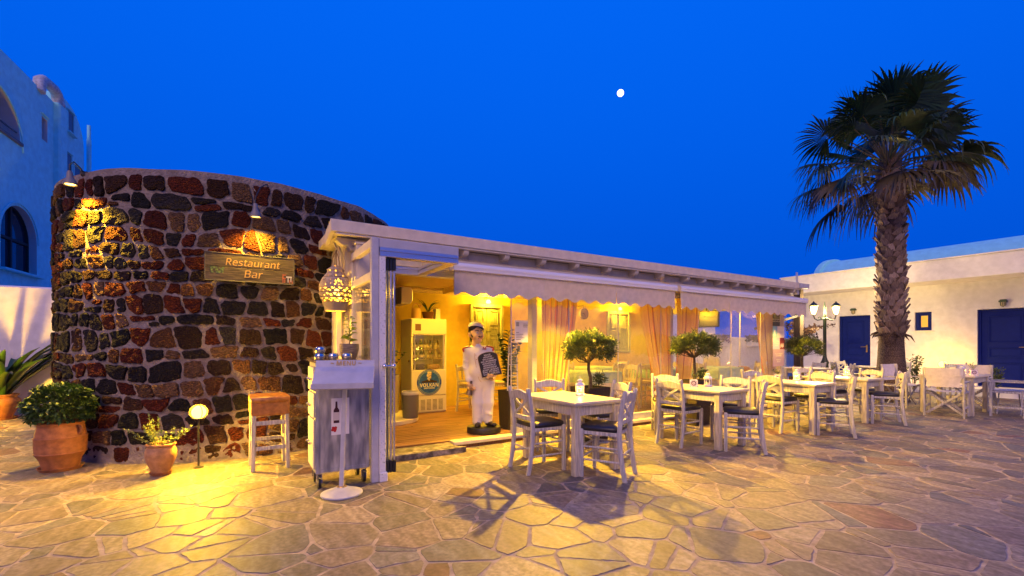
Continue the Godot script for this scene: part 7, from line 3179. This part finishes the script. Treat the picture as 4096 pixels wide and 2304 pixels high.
	for q in [[-0.15, lin(0.04, 0.02, 0.015), "dark wrapped packet at the bottom of the drinks fridge"], [0.13, lin(0.20, 0.12, 0.08), "pale labelled packet at the bottom of the drinks fridge"]]:
		m = Mb.new()
		puff(m, Vector3(3.05 + q[0], 0.925, -8.08), Vector3(0.12, 0.05, 0.10), 0.4, 16, 8)
		solo("packet", m, mat(q[1], 0.6), q[2], "packet")
	for k in kinds:
		k.free()
	# on top of the fridge
	o = thing("watering_can", "ochre watering can on top of the drinks fridge", "watering can", Vector3(2.86, 1.812, -8.08))
	m = Mb.new()
	m.lathe([Vector2(0, 0), Vector2(0.085, 0), Vector2(0.09, 0.01), Vector2(0.08, 0.18), Vector2(0.075, 0.19), Vector2(0, 0.19)], 24)
	part(o, "body", m, mat(lin(0.62, 0.36, 0.09), 0.5))
	m = Mb.new()
	var pts := []
	for i in 11:
		var a := PI * i / 10.0
		pts.append(Vector3(0.07 * cos(a), 0.18 + 0.10 * sin(a), 0))
	m.tube(pts, [0.012], 8)
	m.tube([Vector3(0.07, 0.20, 0), Vector3(0.10, 0.26, 0)], [0.02, 0.035], 10)
	part(o, "handle", m, mat(lin(0.62, 0.36, 0.09), 0.5))
	rng.seed = 122
	o = thing("basket_plant", "strap-leaved plant in a wicker basket on the drinks fridge", "potted plant", Vector3(3.10, 1.812, -8.10))
	m = Mb.new()
	for i in 8:
		var y := i * 0.017
		m.lathe([Vector2(0.082 + y * 0.25, y), Vector2(0.092 + y * 0.25, y + 0.0085), Vector2(0.082 + y * 0.25, y + 0.017)], 26)
	m.lathe([Vector2(0, 0.001), Vector2(0.085, 0.001)], 20)
	part(o, "basket", m, mat(lin(0.16, 0.06, 0.02), 0.7))
	m = Mb.new()
	m.cyl(Vector3(0, 0.08, 0), Vector3(0, 0.12, 0), 0.09, 0.09, 20)
	part(o, "soil", m, M.soil)
	for i in 13:
		var l := arc_leaf(Vector3(0, 0.10, 0), rng.randf() * TAU, rng.randf_range(0.9, 1.5), rng.randf_range(0.26, 0.42), rng.randf_range(0.6, 2.4), rng.randf_range(0.016, 0.026), 7)
		l.c.fill(Color.WHITE * rng.randf_range(0.7, 1.5))
		part(o, "leaf", l, M.gloss_leaf)
	m = Mb.new()
	m.slab(-0.045, 0.045, 0, 0.20, -0.07, 0.07, 0.004)
	solo("carton", m, M.enamel_cream, "white carton beside the basket on the drinks fridge", "carton", "", Transform3D(Basis.IDENTITY, Vector3(3.27, 1.812, -8.10)))


func downlight(x: float, z: float, energy: float, label: String) -> void:
	var o := thing("ceiling_downlight", label, "lamp", Vector3(x, 2.46, z), 0.0, "ceiling downlights in the restaurant")
	var m := Mb.new()
	m.lathe([Vector2(0.06, -0.001), Vector2(0.06, -0.012), Vector2(0.048, -0.014), Vector2(0.045, -0.001)], 20)
	part(o, "trim_ring", m, M.enamel)
	m = Mb.new()
	m.lathe([Vector2(0, -0.010), Vector2(0.044, -0.010), Vector2(0.044, -0.002), Vector2(0, -0.002)], 18)
	part(o, "bulb", m, M.bulb_soft)
	beam_lamp(o, Vector3(0, -0.03, 0), Vector3(0, -1, 0.001), energy, 76.0, 0.04, 0.5)


func zz_plant(o: Node3D, y0: float, stems: int, tall: float, spread: float, leaf: float) -> void:
	var mesh := leaf_mesh(leaf, leaf * 0.48, 0.2, 0.15)
	for s in stems:
		var a := TAU * s / stems + rng.randf_range(-0.4, 0.4)
		var h := Vector3(cos(a), 0, sin(a)) * spread * rng.randf_range(0.3, 1.0)
		var t := tall * rng.randf_range(0.6, 1.0)
		var pts := []
		for i in 6:
			var u := i / 5.0
			pts.append(Vector3(0, y0, 0) + h * u * u * 0.8 + h * u * 0.3 + Vector3.UP * t * u)
		var m := Mb.new()
		m.tube(pts, [0.009, 0.008, 0.007, 0.006, 0.004, 0.002], 6, false)
		part(o, "stem", m, mat(lin(0.05, 0.08, 0.03), 0.5))
		var n := int(t / (leaf * 0.42))
		for i in n:
			var u := (i + 1.5) / (n + 1.0) * 4.99
			var p: Vector3 = pts[int(u)].lerp(pts[int(u) + 1], fposmod(u, 1.0))
			for sd in [-1.0, 1.0]:
				var across: Vector3 = Vector3(-sin(a), 0, cos(a)).rotated(Vector3.UP, rng.randf_range(-0.6, 0.6)) * sd
				var lf := part(o, "leaf", mesh, M.gloss_green, Transform3D(pointing(across + Vector3(0, rng.randf_range(0.2, 0.7), 0) + h * 0.3, rng.randf_range(-0.4, 0.4), rng.randf_range(0.75, 1.2)), p))


func build_interior() -> void:
	M.gloss_green = mat(lin(0.030, 0.070, 0.022), 0.28)
	statue()
	shutters(4.605, "sage green shutters above the waiter statue, near the drinks fridge")
	shutters(8.455, "sage green shutters seen over the inner tables")
	sconce(4.60, 2.26, 4.5, "glowing sconce above the shutters near the drinks fridge")
	sconce(8.42, 2.27, 4.5, "glowing sconce above the shutters over the inner tables")
	sconce(6.45, 2.27, 3.0, "glowing sconce between the two pairs of shutters")
	curtain("striped curtain gathered beside the first post, behind the doorway table", 3.92, 4.62, 3.92, 4.34)
	curtain("striped curtain drawn to the second post", 5.98, 6.78, 6.42, 6.80)
	curtain("striped curtain hanging just past the second post", 6.96, 7.62, 6.96, 7.28)
	curtain("striped curtain at the glass corner behind the wine posters", 9.48, 10.30, 9.86, 10.22)
	fridge()
	for q in [[2.25, -6.35, 4.5, "round ceiling downlight over the bar end of the deck"], [3.35, -7.1, 4.0, "round ceiling downlight before the drinks fridge"], [5.75, -6.9, 3.5, "round ceiling downlight over the first inner table"], [8.3, -7.1, 3.5, "round ceiling downlight over the third inner table"]]:
		downlight(q[0], q[1], q[2], q[3])

	# wall clock on an iron bracket
	var o := thing("bracket_clock", "round station clock on an iron wall bracket", "clock", Vector3(7.17, 2.08, BZ))
	var m := Mb.new()
	m.cyl(Vector3(0, 0, 0.13), Vector3(0, 0, 0.19), 0.13, 0.13, 28)
	part(o, "case", m, mat(lin(0.20, 0.16, 0.07), 0.5))
	m = Mb.new()
	m.cyl(Vector3(0, 0, 0.1905), Vector3(0, 0, 0.194), 0.112, 0.112, 28)
	part(o, "dial", m, mat(lin(0.55, 0.48, 0.28), 0.5))
	m = Mb.new()
	m.bar(Vector3(0, 0, 0.197), Vector3(-0.06, 0.01, 0.197), 0.010, 0.003, Vector3(0, 0, 1))
	m.bar(Vector3(0, 0, 0.1975), Vector3(0.02, -0.085, 0.1975), 0.007, 0.003, Vector3(0, 0, 1))
	part(o, "hands", m, M.black)
	m = Mb.new()
	m.tube([Vector3(-0.26, 0.08, 0.002), Vector3(-0.2, 0.17, 0.08), Vector3(0, 0.2, 0.16), Vector3(0, 0.13, 0.16)], [0.008], 6)
	part(o, "bracket", m, M.black)

	# counter corner, lit niche, bin and plants at the bar
	rng.seed = 131
	m = Mb.new()
	var poly := PackedVector2Array([Vector2(1.3, 8.2)])
	for i in 15:
		var a := PI * 0.5 - PI * 0.5 * i / 14.0
		poly.append(Vector2(1.75 + 0.85 * cos(a), 7.35 - 0.55 * sin(a) + 0.0))
	poly.append(Vector2(2.6, 8.2))
	poly = PackedVector2Array()
	for i in 21:
		var a := PI * i / 20.0
		poly.append(Vector2(2.02 + 0.62 * cos(a), 7.45 - 0.62 * sin(a)))
	poly.append(Vector2(1.40, 8.0))
	poly.append(Vector2(2.64, 8.0))
	m.prism(poly, 0.07, Transform3D(Basis(Vector3.RIGHT, Vector3(0, 0, -1), Vector3.UP), Vector3(0, 0.126, 0)), 0.01)
	solo("bar_plinth", m, M.enamel_cream, "rounded white floor plinth at the end of the bar", "plinth")
	o = thing("bar_counter", "stone-faced bar counter with a pale top by the round wall", "counter", Vector3(1.92, 0.162, -7.35))
	m = Mb.new()
	m.slab(-0.42, 0.12, 0.0, 0.84, -0.55, 0.06, 0.02)
	part(o, "stone_front", m, M.wall_mortar)
	m = Mb.new()
	m.slab(-0.45, 0.20, 0.841, 0.88, -0.58, 0.10, 0.01)
	part(o, "counter_top", m, M.enamel_cream)
	o = thing("bar_niche", "arched amber-lit bottle niche above the bar counter", "shelf", Vector3(1.86, 1.045, -7.52), -18.0)
	m = Mb.new()
	var arch := PackedVector2Array([Vector2(-0.17, 0.0), Vector2(0.17, 0.0)])
	for i in 11:
		var a := PI * i / 10.0
		arch.append(Vector2(0.17 * cos(a), 0.55 + 0.12 * sin(a)))
	m.prism(arch, 0.02, Transform3D(Basis.IDENTITY, Vector3(0, 0, -0.12)))
	part(o, "back_panel", m, mat(lin(0.70, 0.40, 0.10), 0.7))
	m = Mb.new()
	for i in arch.size():
		var a := arch[i]
		var b := arch[(i + 1) % arch.size()]
		m.bar(Vector3(a.x, a.y, 0), Vector3(b.x, b.y, 0), 0.02, 0.24, Vector3(0, 0, 1))
	part(o, "frame", m, M.cream)
	m = Mb.new()
	m.slab(-0.16, 0.16, 0.29, 0.305, -0.11, 0.1)
	part(o, "niche_shelf", m, M.cream)
	lamp(o, Vector3(0, 0.56, 0.02), 0.10, 0.03, Color(1.0, 0.62, 0.2))
	for q in [[-0.09, 0.306, lin(0.35, 0.18, 0.03), "amber"], [0.0, 0.306, lin(0.30, 0.22, 0.05), "straw yellow"], [0.09, 0.306, lin(0.10, 0.05, 0.02), "dark brown"], [-0.07, 0.02, lin(0.06, 0.20, 0.16), "sea green"], [0.06, 0.02, lin(0.40, 0.06, 0.04), "red"]]:
		m = Mb.new()
		m.lathe([Vector2(0, 0), Vector2(0.026, 0), Vector2(0.026, 0.12), Vector2(0.011, 0.16), Vector2(0.011, 0.20), Vector2(0, 0.20)], 12)
		solo("spirit_bottle", m, mat(q[2], 0.1), q[3] + " spirit bottle in the amber-lit niche", "bottle", "bottles in the bar niche", o.transform * Transform3D(Basis.IDENTITY, Vector3(q[0], q[1], 0.02)))
	o = thing("waste_bin", "grey pedal bin with a white liner on the bar plinth", "bin", Vector3(2.42, 0.162, -7.10))
	m = Mb.new()
	m.lathe([Vector2(0, 0), Vector2(0.118, 0), Vector2(0.122, 0.01), Vector2(0.135, 0.40), Vector2(0.13, 0.40), Vector2(0.12, 0.05)], 28)
	part(o, "bin_body", m, mat(lin(0.16, 0.16, 0.15), 0.5))
	m = Mb.new()
	m.lathe([Vector2(0.138, 0.37), Vector2(0.15, 0.395), Vector2(0.142, 0.425), Vector2(0.125, 0.42)], 28)
	part(o, "liner", m, M.enamel)
	o = thing("zz_plant", "glossy plant in a tall brass pot behind the waste bin", "potted plant", Vector3(2.32, 0.092, -7.85))
	m = Mb.new()
	m.lathe([Vector2(0, 0), Vector2(0.13, 0), Vector2(0.15, 0.72), Vector2(0.14, 0.72), Vector2(0.135, 0.66)], 28)
	part(o, "pot", m, mat(lin(0.40, 0.33, 0.20), 0.35, 0.5))
	m = Mb.new()
	m.cyl(Vector3(0, 0.62, 0), Vector3(0, 0.67, 0), 0.135, 0.135, 20)
	part(o, "soil", m, M.soil)
	zz_plant(o, 0.66, 6, 0.55, 0.24, 0.10)
	# rubber plant in the dark planter with a white ladder trellis
	o = thing("planter_with_trellis", "glossy dark green plant with white ladder trellis in a dark wicker planter", "potted plant", Vector3(3.50, 0.09, -5.80), 8.0)
	square_planter(o, 0.25, 0.57, M.wicker)
	zz_plant(o, 0.53, 9, 0.95, 0.22, 0.125)
	var tr := Mb.new()
	for s in [-1.0, 1.0]:
		m = Mb.new()
		m.bar(Vector3(s * 0.10, 0.5, 0.07), Vector3(s * 0.065, 1.36, 0.07), 0.018, 0.012, Vector3(0, 0, 1), 0.002)
		part(o, "trellis_rail", m, M.enamel)
	for i in 5:
		var y := 0.62 + i * 0.165
		var w := lerpf(0.10, 0.065, (y - 0.5) / 0.86)
		m = Mb.new()
		m.bar(Vector3(-w, y, 0.078), Vector3(w, y, 0.078), 0.014, 0.010, Vector3.UP, 0.002)
		part(o, "trellis_rung", m, M.enamel)

	# air conditioner, shelf
	m = Mb.new()
	m.prism(PackedVector2Array([Vector2(0, 0), Vector2(0.16, 0.0), Vector2(0.21, 0.06), Vector2(0.21, 0.24), Vector2(0.18, 0.29), Vector2(0, 0.29)]), 0.72, Transform3D(Basis(Vector3.RIGHT, Vector3.UP, Vector3(0, 0, 1)), Vector3(2.50, 2.06, -8.18)), 0.012)
	solo("air_conditioner", m, M.enamel_cream, "white air conditioner above the bar corner", "air conditioner")

	# tables and chairs inside
	clothed_table(Vector3(5.75, 0.09, -6.55), "mint-clothed table between the first two olive trees")
	clothed_table(Vector3(6.95, 0.09, -7.85), "mint-clothed table against the yellow wall")
	clothed_table(Vector3(7.80, 0.09, -6.75), "mint-clothed table behind the second post's curtain")
	clothed_table(Vector3(9.25, 0.09, -6.35), "mint-clothed table near the glass corner")
	var gi := "cream chairs inside the restaurant"
	var c0 := chair("cream_chair", "cream chair between drinks fridge and waiter statue", M.paint_warm, M.seat_cream, "slatted", gi)
	c0.position = Vector3(3.85, 0.09, -7.75)
	c0.rotation.y = deg_to_rad(-60)
	for q in [[4.55, -7.9, 60.0, "cream chair standing behind the waiter statue"], [5.15, -6.75, -85.0, "cream chair on the statue side of the first inner table"], [6.45, -6.45, 80.0, "cream chair on the second olive tree's side of the first inner table"], [5.85, -7.25, 175.0, "cream chair behind the first inner table"],
			[6.85, -7.15, 5.0, "cream chair facing the table at the yellow wall"], [7.62, -7.85, 90.0, "cream chair below the second pair of shutters"], [7.15, -6.30, -60.0, "cream chair just behind the second post"], [8.45, -6.9, 95.0, "cream chair on the corner side of the third inner table"], [9.75, -5.85, 60.0, "cream chair at the glass corner's inner table"], [8.65, -6.25, -85.0, "cream chair on the curtain side of the corner table"]]:
		copy_of(c0, Vector3(q[0], 0.09, q[1]), q[2], q[3])
	# television on the side glass
	o = thing("television", "dark flat television hung at the side glass", "television", Vector3(10.22, 1.78, -7.28))
	m = Mb.new()
	m.slab(-0.03, 0.02, 0.0, 0.42, -0.36, 0.36, 0.006)
	part(o, "casing", m, M.black_matt)
	m = Mb.new()
	m.slab(-0.034, -0.0305, 0.02, 0.40, -0.34, 0.34)
	part(o, "screen", m, mat(lin(0.015, 0.016, 0.02), 0.25))
	m = Mb.new()
	m.cyl(Vector3(0, 0.42, 0), Vector3(0, 0.64, 0), 0.015, 0.015, 8)
	part(o, "hanger", m, M.black_matt)
	# bench, cushions and a guest beyond the side glass
	o = thing("outdoor_bench", "low cream bench along the outside of the side glass", "bench", Vector3(11.05, 0, -7.45))
	m = Mb.new()
	m.slab(-0.25, 0.25, 0.36, 0.42, -0.85, 0.85, 0.01)
	part(o, "seat", m, M.paint_warm)
	for z in [-0.75, 0.75]:
		m = Mb.new()
		m.slab(-0.22, 0.22, 0.0, 0.359, z - 0.04, z + 0.04, 0.006)
		part(o, "leg", m, M.paint_warm)
	for q in [[0.55, lin(0.36, 0.09, 0.03), "orange cushion at the open end of the bench"], [0.18, lin(0.50, 0.46, 0.30), "pale cushion beside the seated guest"], [-0.68, lin(0.34, 0.08, 0.03), "orange cushion at the wall end of the bench"]]:
		m = Mb.new()
		puff(m, Vector3.ZERO, Vector3(0.08, 0.19, 0.20), 0.5, 20, 12)
		solo("cushion", m, mat(q[1], 0.9), q[2], "cushion", "cushions on the bench", Transform3D(Basis(Vector3(0, 0, 1), -0.2), Vector3(11.18, 0.60, -7.45 + q[0])))
	guest()


func guest() -> void:
	var o := thing("person", "person with dark hair in a pale shirt seated on the bench", "person", Vector3(11.02, 0.0, -7.68), 90.0)
	var shirt := Color(0.55, 0.50, 0.44)
	var dark := Color(0.03, 0.03, 0.05)
	var flesh := Color(0.42, 0.24, 0.15)
	var hair := Color(0.03, 0.018, 0.012)
	var f := Field.new(Vector3(-0.30, -0.02, -0.62), Vector3(0.30, 1.32, 0.25), 0.018)
	for s in [-1.0, 1.0]:
		f.bone(Vector3(s * 0.09, 0.52, 0.0), Vector3(s * 0.11, 0.50, -0.40), 0.085, 0.062, dark, 0.03)
		f.bone(Vector3(s * 0.11, 0.50, -0.40), Vector3(s * 0.11, 0.09, -0.38), 0.060, 0.042, dark, 0.03)
		f.bone(Vector3(s * 0.11, 0.045, -0.36), Vector3(s * 0.12, 0.035, -0.52), 0.040, 0.032, dark, 0.02)
		f.bone(Vector3(s * 0.18, 0.96, 0.02), Vector3(s * 0.23, 0.72, -0.02), 0.052, 0.042, shirt, 0.03)
		f.bone(Vector3(s * 0.23, 0.72, -0.02), Vector3(s * 0.15, 0.66, -0.22), 0.040, 0.032, flesh, 0.02)
		for i in 4:
			f.bone(Vector3(s * 0.15 + (i - 1.5) * 0.017, 0.64, -0.25), Vector3(s * 0.14 + (i - 1.5) * 0.017, 0.615, -0.31), 0.011, 0.009, flesh, 0.012)
		f.bone(Vector3(s * 0.12, 0.65, -0.23), Vector3(s * 0.09, 0.64, -0.27), 0.012, 0.010, flesh, 0.010)
	f.bone(Vector3(0, 0.54, 0.02), Vector3(0, 0.78, 0.05), 0.130, 0.135, shirt, 0.05, Vector3(1.1, 1, 0.8))
	f.bone(Vector3(0, 0.78, 0.05), Vector3(0, 0.94, 0.03), 0.135, 0.115, shirt, 0.05, Vector3(1.2, 1, 0.8))
	f.bone(Vector3(0, 1.0, 0.02), Vector3(0, 1.08, 0.0), 0.050, 0.048, flesh, 0.02)
	var head := Field.new(Vector3(-0.15, 1.0, -0.17), Vector3(0.15, 1.36, 0.19), 0.009)
	head.bone(Vector3(0, 1.17, 0.0), Vector3(0, 1.19, 0.0), 0.088, 0.088, flesh, 0.02)
	head.bone(Vector3(0, 1.13, -0.035), Vector3(0, 1.09, -0.05), 0.058, 0.042, flesh, 0.02)
	head.bone(Vector3(0, 1.17, -0.088), Vector3(0, 1.145, -0.104), 0.010, 0.015, flesh, 0.01)
	head.bone(Vector3(-0.02, 1.105, -0.09), Vector3(0.02, 1.105, -0.09), 0.007, 0.007, Color(0.3, 0.09, 0.07), 0.003)
	for s in [-1.0, 1.0]:
		head.bone(Vector3(s * 0.088, 1.16, 0.0), Vector3(s * 0.09, 1.14, 0.0), 0.016, 0.012, flesh, 0.006)
		head.bone(Vector3(s * 0.032, 1.18, -0.078), Vector3(s * 0.033, 1.18, -0.078), 0.010, 0.010, Color(0.04, 0.03, 0.03), 0.003)
	head.bone(Vector3(0, 1.205, 0.025), Vector3(0, 1.12, 0.06), 0.098, 0.075, hair, 0.01)
	head.bone(Vector3(0, 1.12, 0.06), Vector3(0, 1.04, 0.07), 0.072, 0.05, hair, 0.02)
	var m := mat(Color.WHITE, 0.75)
	m.vertex_color_use_as_albedo = true
	part(o, "body", skin([f, head]), m)


# ---------------------------------------------------------------- lanterns, wall lamps, papers

func street_lantern() -> void:
	var o := thing("street_lantern", "tall green iron street lamp with two glowing lanterns", "street lamp", Vector3(13.75, 0, -6.15), -30.0)
	var m := Mb.new()
	m.lathe([Vector2(0, 0), Vector2(0.16, 0), Vector2(0.16, 0.04), Vector2(0.13, 0.06), Vector2(0.12, 0.5), Vector2(0.13, 0.55), Vector2(0.10, 0.62), Vector2(0.085, 0.80), Vector2(0.10, 0.86), Vector2(0.07, 0.92), Vector2(0.048, 1.0), Vector2(0.042, 1.1), Vector2(0.040, 2.0), Vector2(0.055, 2.03), Vector2(0.055, 2.06), Vector2(0.036, 2.09), Vector2(0.045, 2.12), Vector2(0.030, 2.20), Vector2(0.030, 2.36), Vector2(0.036, 2.38), Vector2(0.015, 2.42), Vector2(0.008, 2.5), Vector2(0, 2.53)], 18)
	part(o, "post", m, M.green_iron)
	for s in [-1.0, 1.0]:
		m = Mb.new()
		m.tube([Vector3(s * 0.03, 2.09, 0), Vector3(s * 0.10, 2.03, 0), Vector3(s * 0.20, 2.01, 0), Vector3(s * 0.28, 2.05, 0), Vector3(s * 0.31, 2.14, 0)], [0.018, 0.016, 0.016, 0.015, 0.014], 8)
		m.tube([Vector3(s * 0.10, 2.05, 0), Vector3(s * 0.14, 2.10, 0), Vector3(s * 0.18, 2.09, 0), Vector3(s * 0.17, 2.06, 0)], [0.010], 6)
		part(o, "arm", m, M.green_iron)
		var c := Vector3(s * 0.31, 2.15, 0)
		m = Mb.new()
		m.lathe([Vector2(0, -0.01), Vector2(0.03, 0.0), Vector2(0.045, 0.02), Vector2(0, 0.025)], 12, c)
		m.lathe([Vector2(0.11, 0.245), Vector2(0.118, 0.255), Vector2(0.09, 0.29), Vector2(0.05, 0.33), Vector2(0.03, 0.335), Vector2(0.02, 0.36), Vector2(0, 0.385)], 6, c)
		var head := part(o, "lantern_head", m, M.green_iron)
		for k in 6:
			var a := TAU * k / 6.0
			m = Mb.new()
			m.bar(c + Vector3(cos(a) * 0.046, 0.022, sin(a) * 0.046), c + Vector3(cos(a) * 0.104, 0.25, sin(a) * 0.104), 0.008, 0.008, Vector3(sin(a), 0, -cos(a)))
			part(head, "glazing_bar", m, M.green_iron)
		m = Mb.new()
		m.lathe([Vector2(0.042, 0.024), Vector2(0.100, 0.248)], 6, c)
		part(head, "lantern_glass", m, pane(Color(1.0, 0.85, 0.5), 0.18, 0.1))
		m = Mb.new()
		m.ball(c + Vector3(0, 0.12, 0), Vector3(0.036, 0.055, 0.036), 14, 10)
		part(head, "bulb", m, M.bulb)
		lamp(o, c + Vector3(0, 0.12, 0), 10.0, 0.034, Color(1.0, 0.84, 0.55))


func bulkhead(at: Vector3, label: String) -> void:
	var o := thing("bulkhead_lamp", label, "lamp", at, -90.0, "green bulkhead lamps over the blue doors")
	var m := Mb.new()
	m.slab(-0.075, 0.075, 0.05, 0.10, 0.0, 0.13, 0.01)
	m.slab(-0.06, 0.06, 0.101, 0.125, 0.0, 0.10, 0.008)
	part(o, "hood", m, mat(lin(0.035, 0.07, 0.035), 0.5))
	m = Mb.new()
	m.lathe([Vector2(0.048, 0.05), Vector2(0.048, -0.02), Vector2(0.03, -0.055), Vector2(0, -0.065)], 16, Vector3(0, 0, 0.065))
	part(o, "glass", m, mat(lin(0.50, 0.42, 0.24), 0.15))
	for k in 4:
		var a := TAU * k / 8.0
		m = Mb.new()
		m.tube([Vector3(cos(a) * 0.054, 0.05, 0.065 + sin(a) * 0.054), Vector3(cos(a) * 0.054, -0.03, 0.065 + sin(a) * 0.054), Vector3(0, -0.075, 0.065), Vector3(-cos(a) * 0.054, -0.03, 0.065 - sin(a) * 0.054), Vector3(-cos(a) * 0.054, 0.05, 0.065 - sin(a) * 0.054)], [0.005], 5)
		part(o, "cage_wire", m, mat(lin(0.035, 0.07, 0.035), 0.5))


func build_small_things() -> void:
	street_lantern()
	bulkhead(Vector3(17.495, 2.42, -6.95), "green caged lamp over the blue door near the street lantern")
	bulkhead(Vector3(17.495, 2.42, -3.52), "green caged lamp over the blue door past the small window")
	globe_lamp(Vector3(17.2, 0.20, -4.66), 0.59, 0.10, 1.6, "glowing globe lamp on a stake at the white wall")

	# papers on the glass
	var o := thing("glass_notice", "white printed notice on the glass by the doorway", "notice", Vector3(3.46, 1.52, FZ + 0.0065))
	var m := Mb.new()
	m.slab(-0.11, 0.11, -0.155, 0.155, 0.0, 0.0012)
	part(o, "sheet", m, M.paper)
	for q in [[0.03, 0.07, 0.10], [0.03, 0.075, 0.08], [0.03, 0.065, 0.06], [-0.09, 0.05, -0.02], [-0.09, 0.12, -0.045], [-0.09, 0.10, -0.07], [-0.09, 0.14, -0.095], [-0.09, 0.08, -0.12]]:
		m = Mb.new()
		m.slab(q[0], q[0] + q[1], q[2], q[2] + 0.007, 0.0014, 0.0018)
		part(o, "printed_line", m, M.ink)
	m = Mb.new()
	m.slab(-0.09, -0.04, 0.07, 0.13, 0.0014, 0.0018)
	part(o, "printed_crest", m, mat(lin(0.3, 0.3, 0.3), 0.8))
	o = thing("wine_posters", "column of dark, white and violet wine posters on the corner glass", "poster", Vector3(10.07, 0, FZ + 0.0065))
	var x0 := -0.22
	var x1 := 0.24
	for q in [[x0, 0.06, 1.74, 1.99, lin(0.03, 0.035, 0.05), "dark_sheet", "Have you a glass of\nSantorini wine yet..."], [0.06, x1, 1.74, 1.99, lin(0.42, 0.34, 0.30), "pale_sheet", ""], [x0, -0.04, 1.49, 1.738, lin(0.18, 0.36, 0.55), "blue_sheet", ""], [-0.04, x1, 1.49, 1.738, lin(0.62, 0.58, 0.54), "white_sheet", "Freshly squeezed"], [x0, 0.06, 1.24, 1.488, lin(0.36, 0.34, 0.60), "violet_sheet", "Santorini wine\nat its best\nmoment"], [0.06, x1, 1.24, 1.488, lin(0.14, 0.02, 0.02), "wine_red_sheet", ""], [x0, x1, 0.87, 1.238, lin(0.30, 0.22, 0.34), "mauve_sheet", "Enjoy a variety of\nlocal products\n\nAsk for our\nwine list"]]:
		m = Mb.new()
		m.slab(q[0], q[1] - 0.001, q[2], q[3], 0.0, 0.0012)
		var sh := part(o, q[5], m, mat(q[4], 0.6))
		if q[6]:
			part(sh, "lettering", letters(q[6], 0.026, 0.001, false), mat(lin(0.6, 0.58, 0.55), 0.7), Transform3D(Basis.IDENTITY, Vector3((q[0] + q[1]) * 0.5, (q[2] + q[3]) * 0.5, 0.0022)))
	m = Mb.new()
	m.prism(PackedVector2Array([Vector2(-0.17, 1.53), Vector2(-0.12, 1.53), Vector2(-0.115, 1.65), Vector2(-0.175, 1.65)]), 0.0006, Transform3D(Basis.IDENTITY, Vector3(0, 0, 0.0018)))
	part(o, "printed_tumbler", m, mat(lin(0.6, 0.65, 0.7), 0.7))
	m = Mb.new()
	for i in 6:
		m.slab(0.085 + 0.022 * i, 0.10 + 0.022 * i, 1.27 + 0.01 * (i % 3), 1.34 + 0.03 * (i % 2), 0.0016, 0.0021)
	part(o, "printed_glasses", m, mat(lin(0.6, 0.55, 0.5), 0.7))
	m = Mb.new()
	m.slab(0.19, 0.235, 1.955, 1.985, 0.0016, 0.0021)
	part(o, "red_stamp", m, M.red)
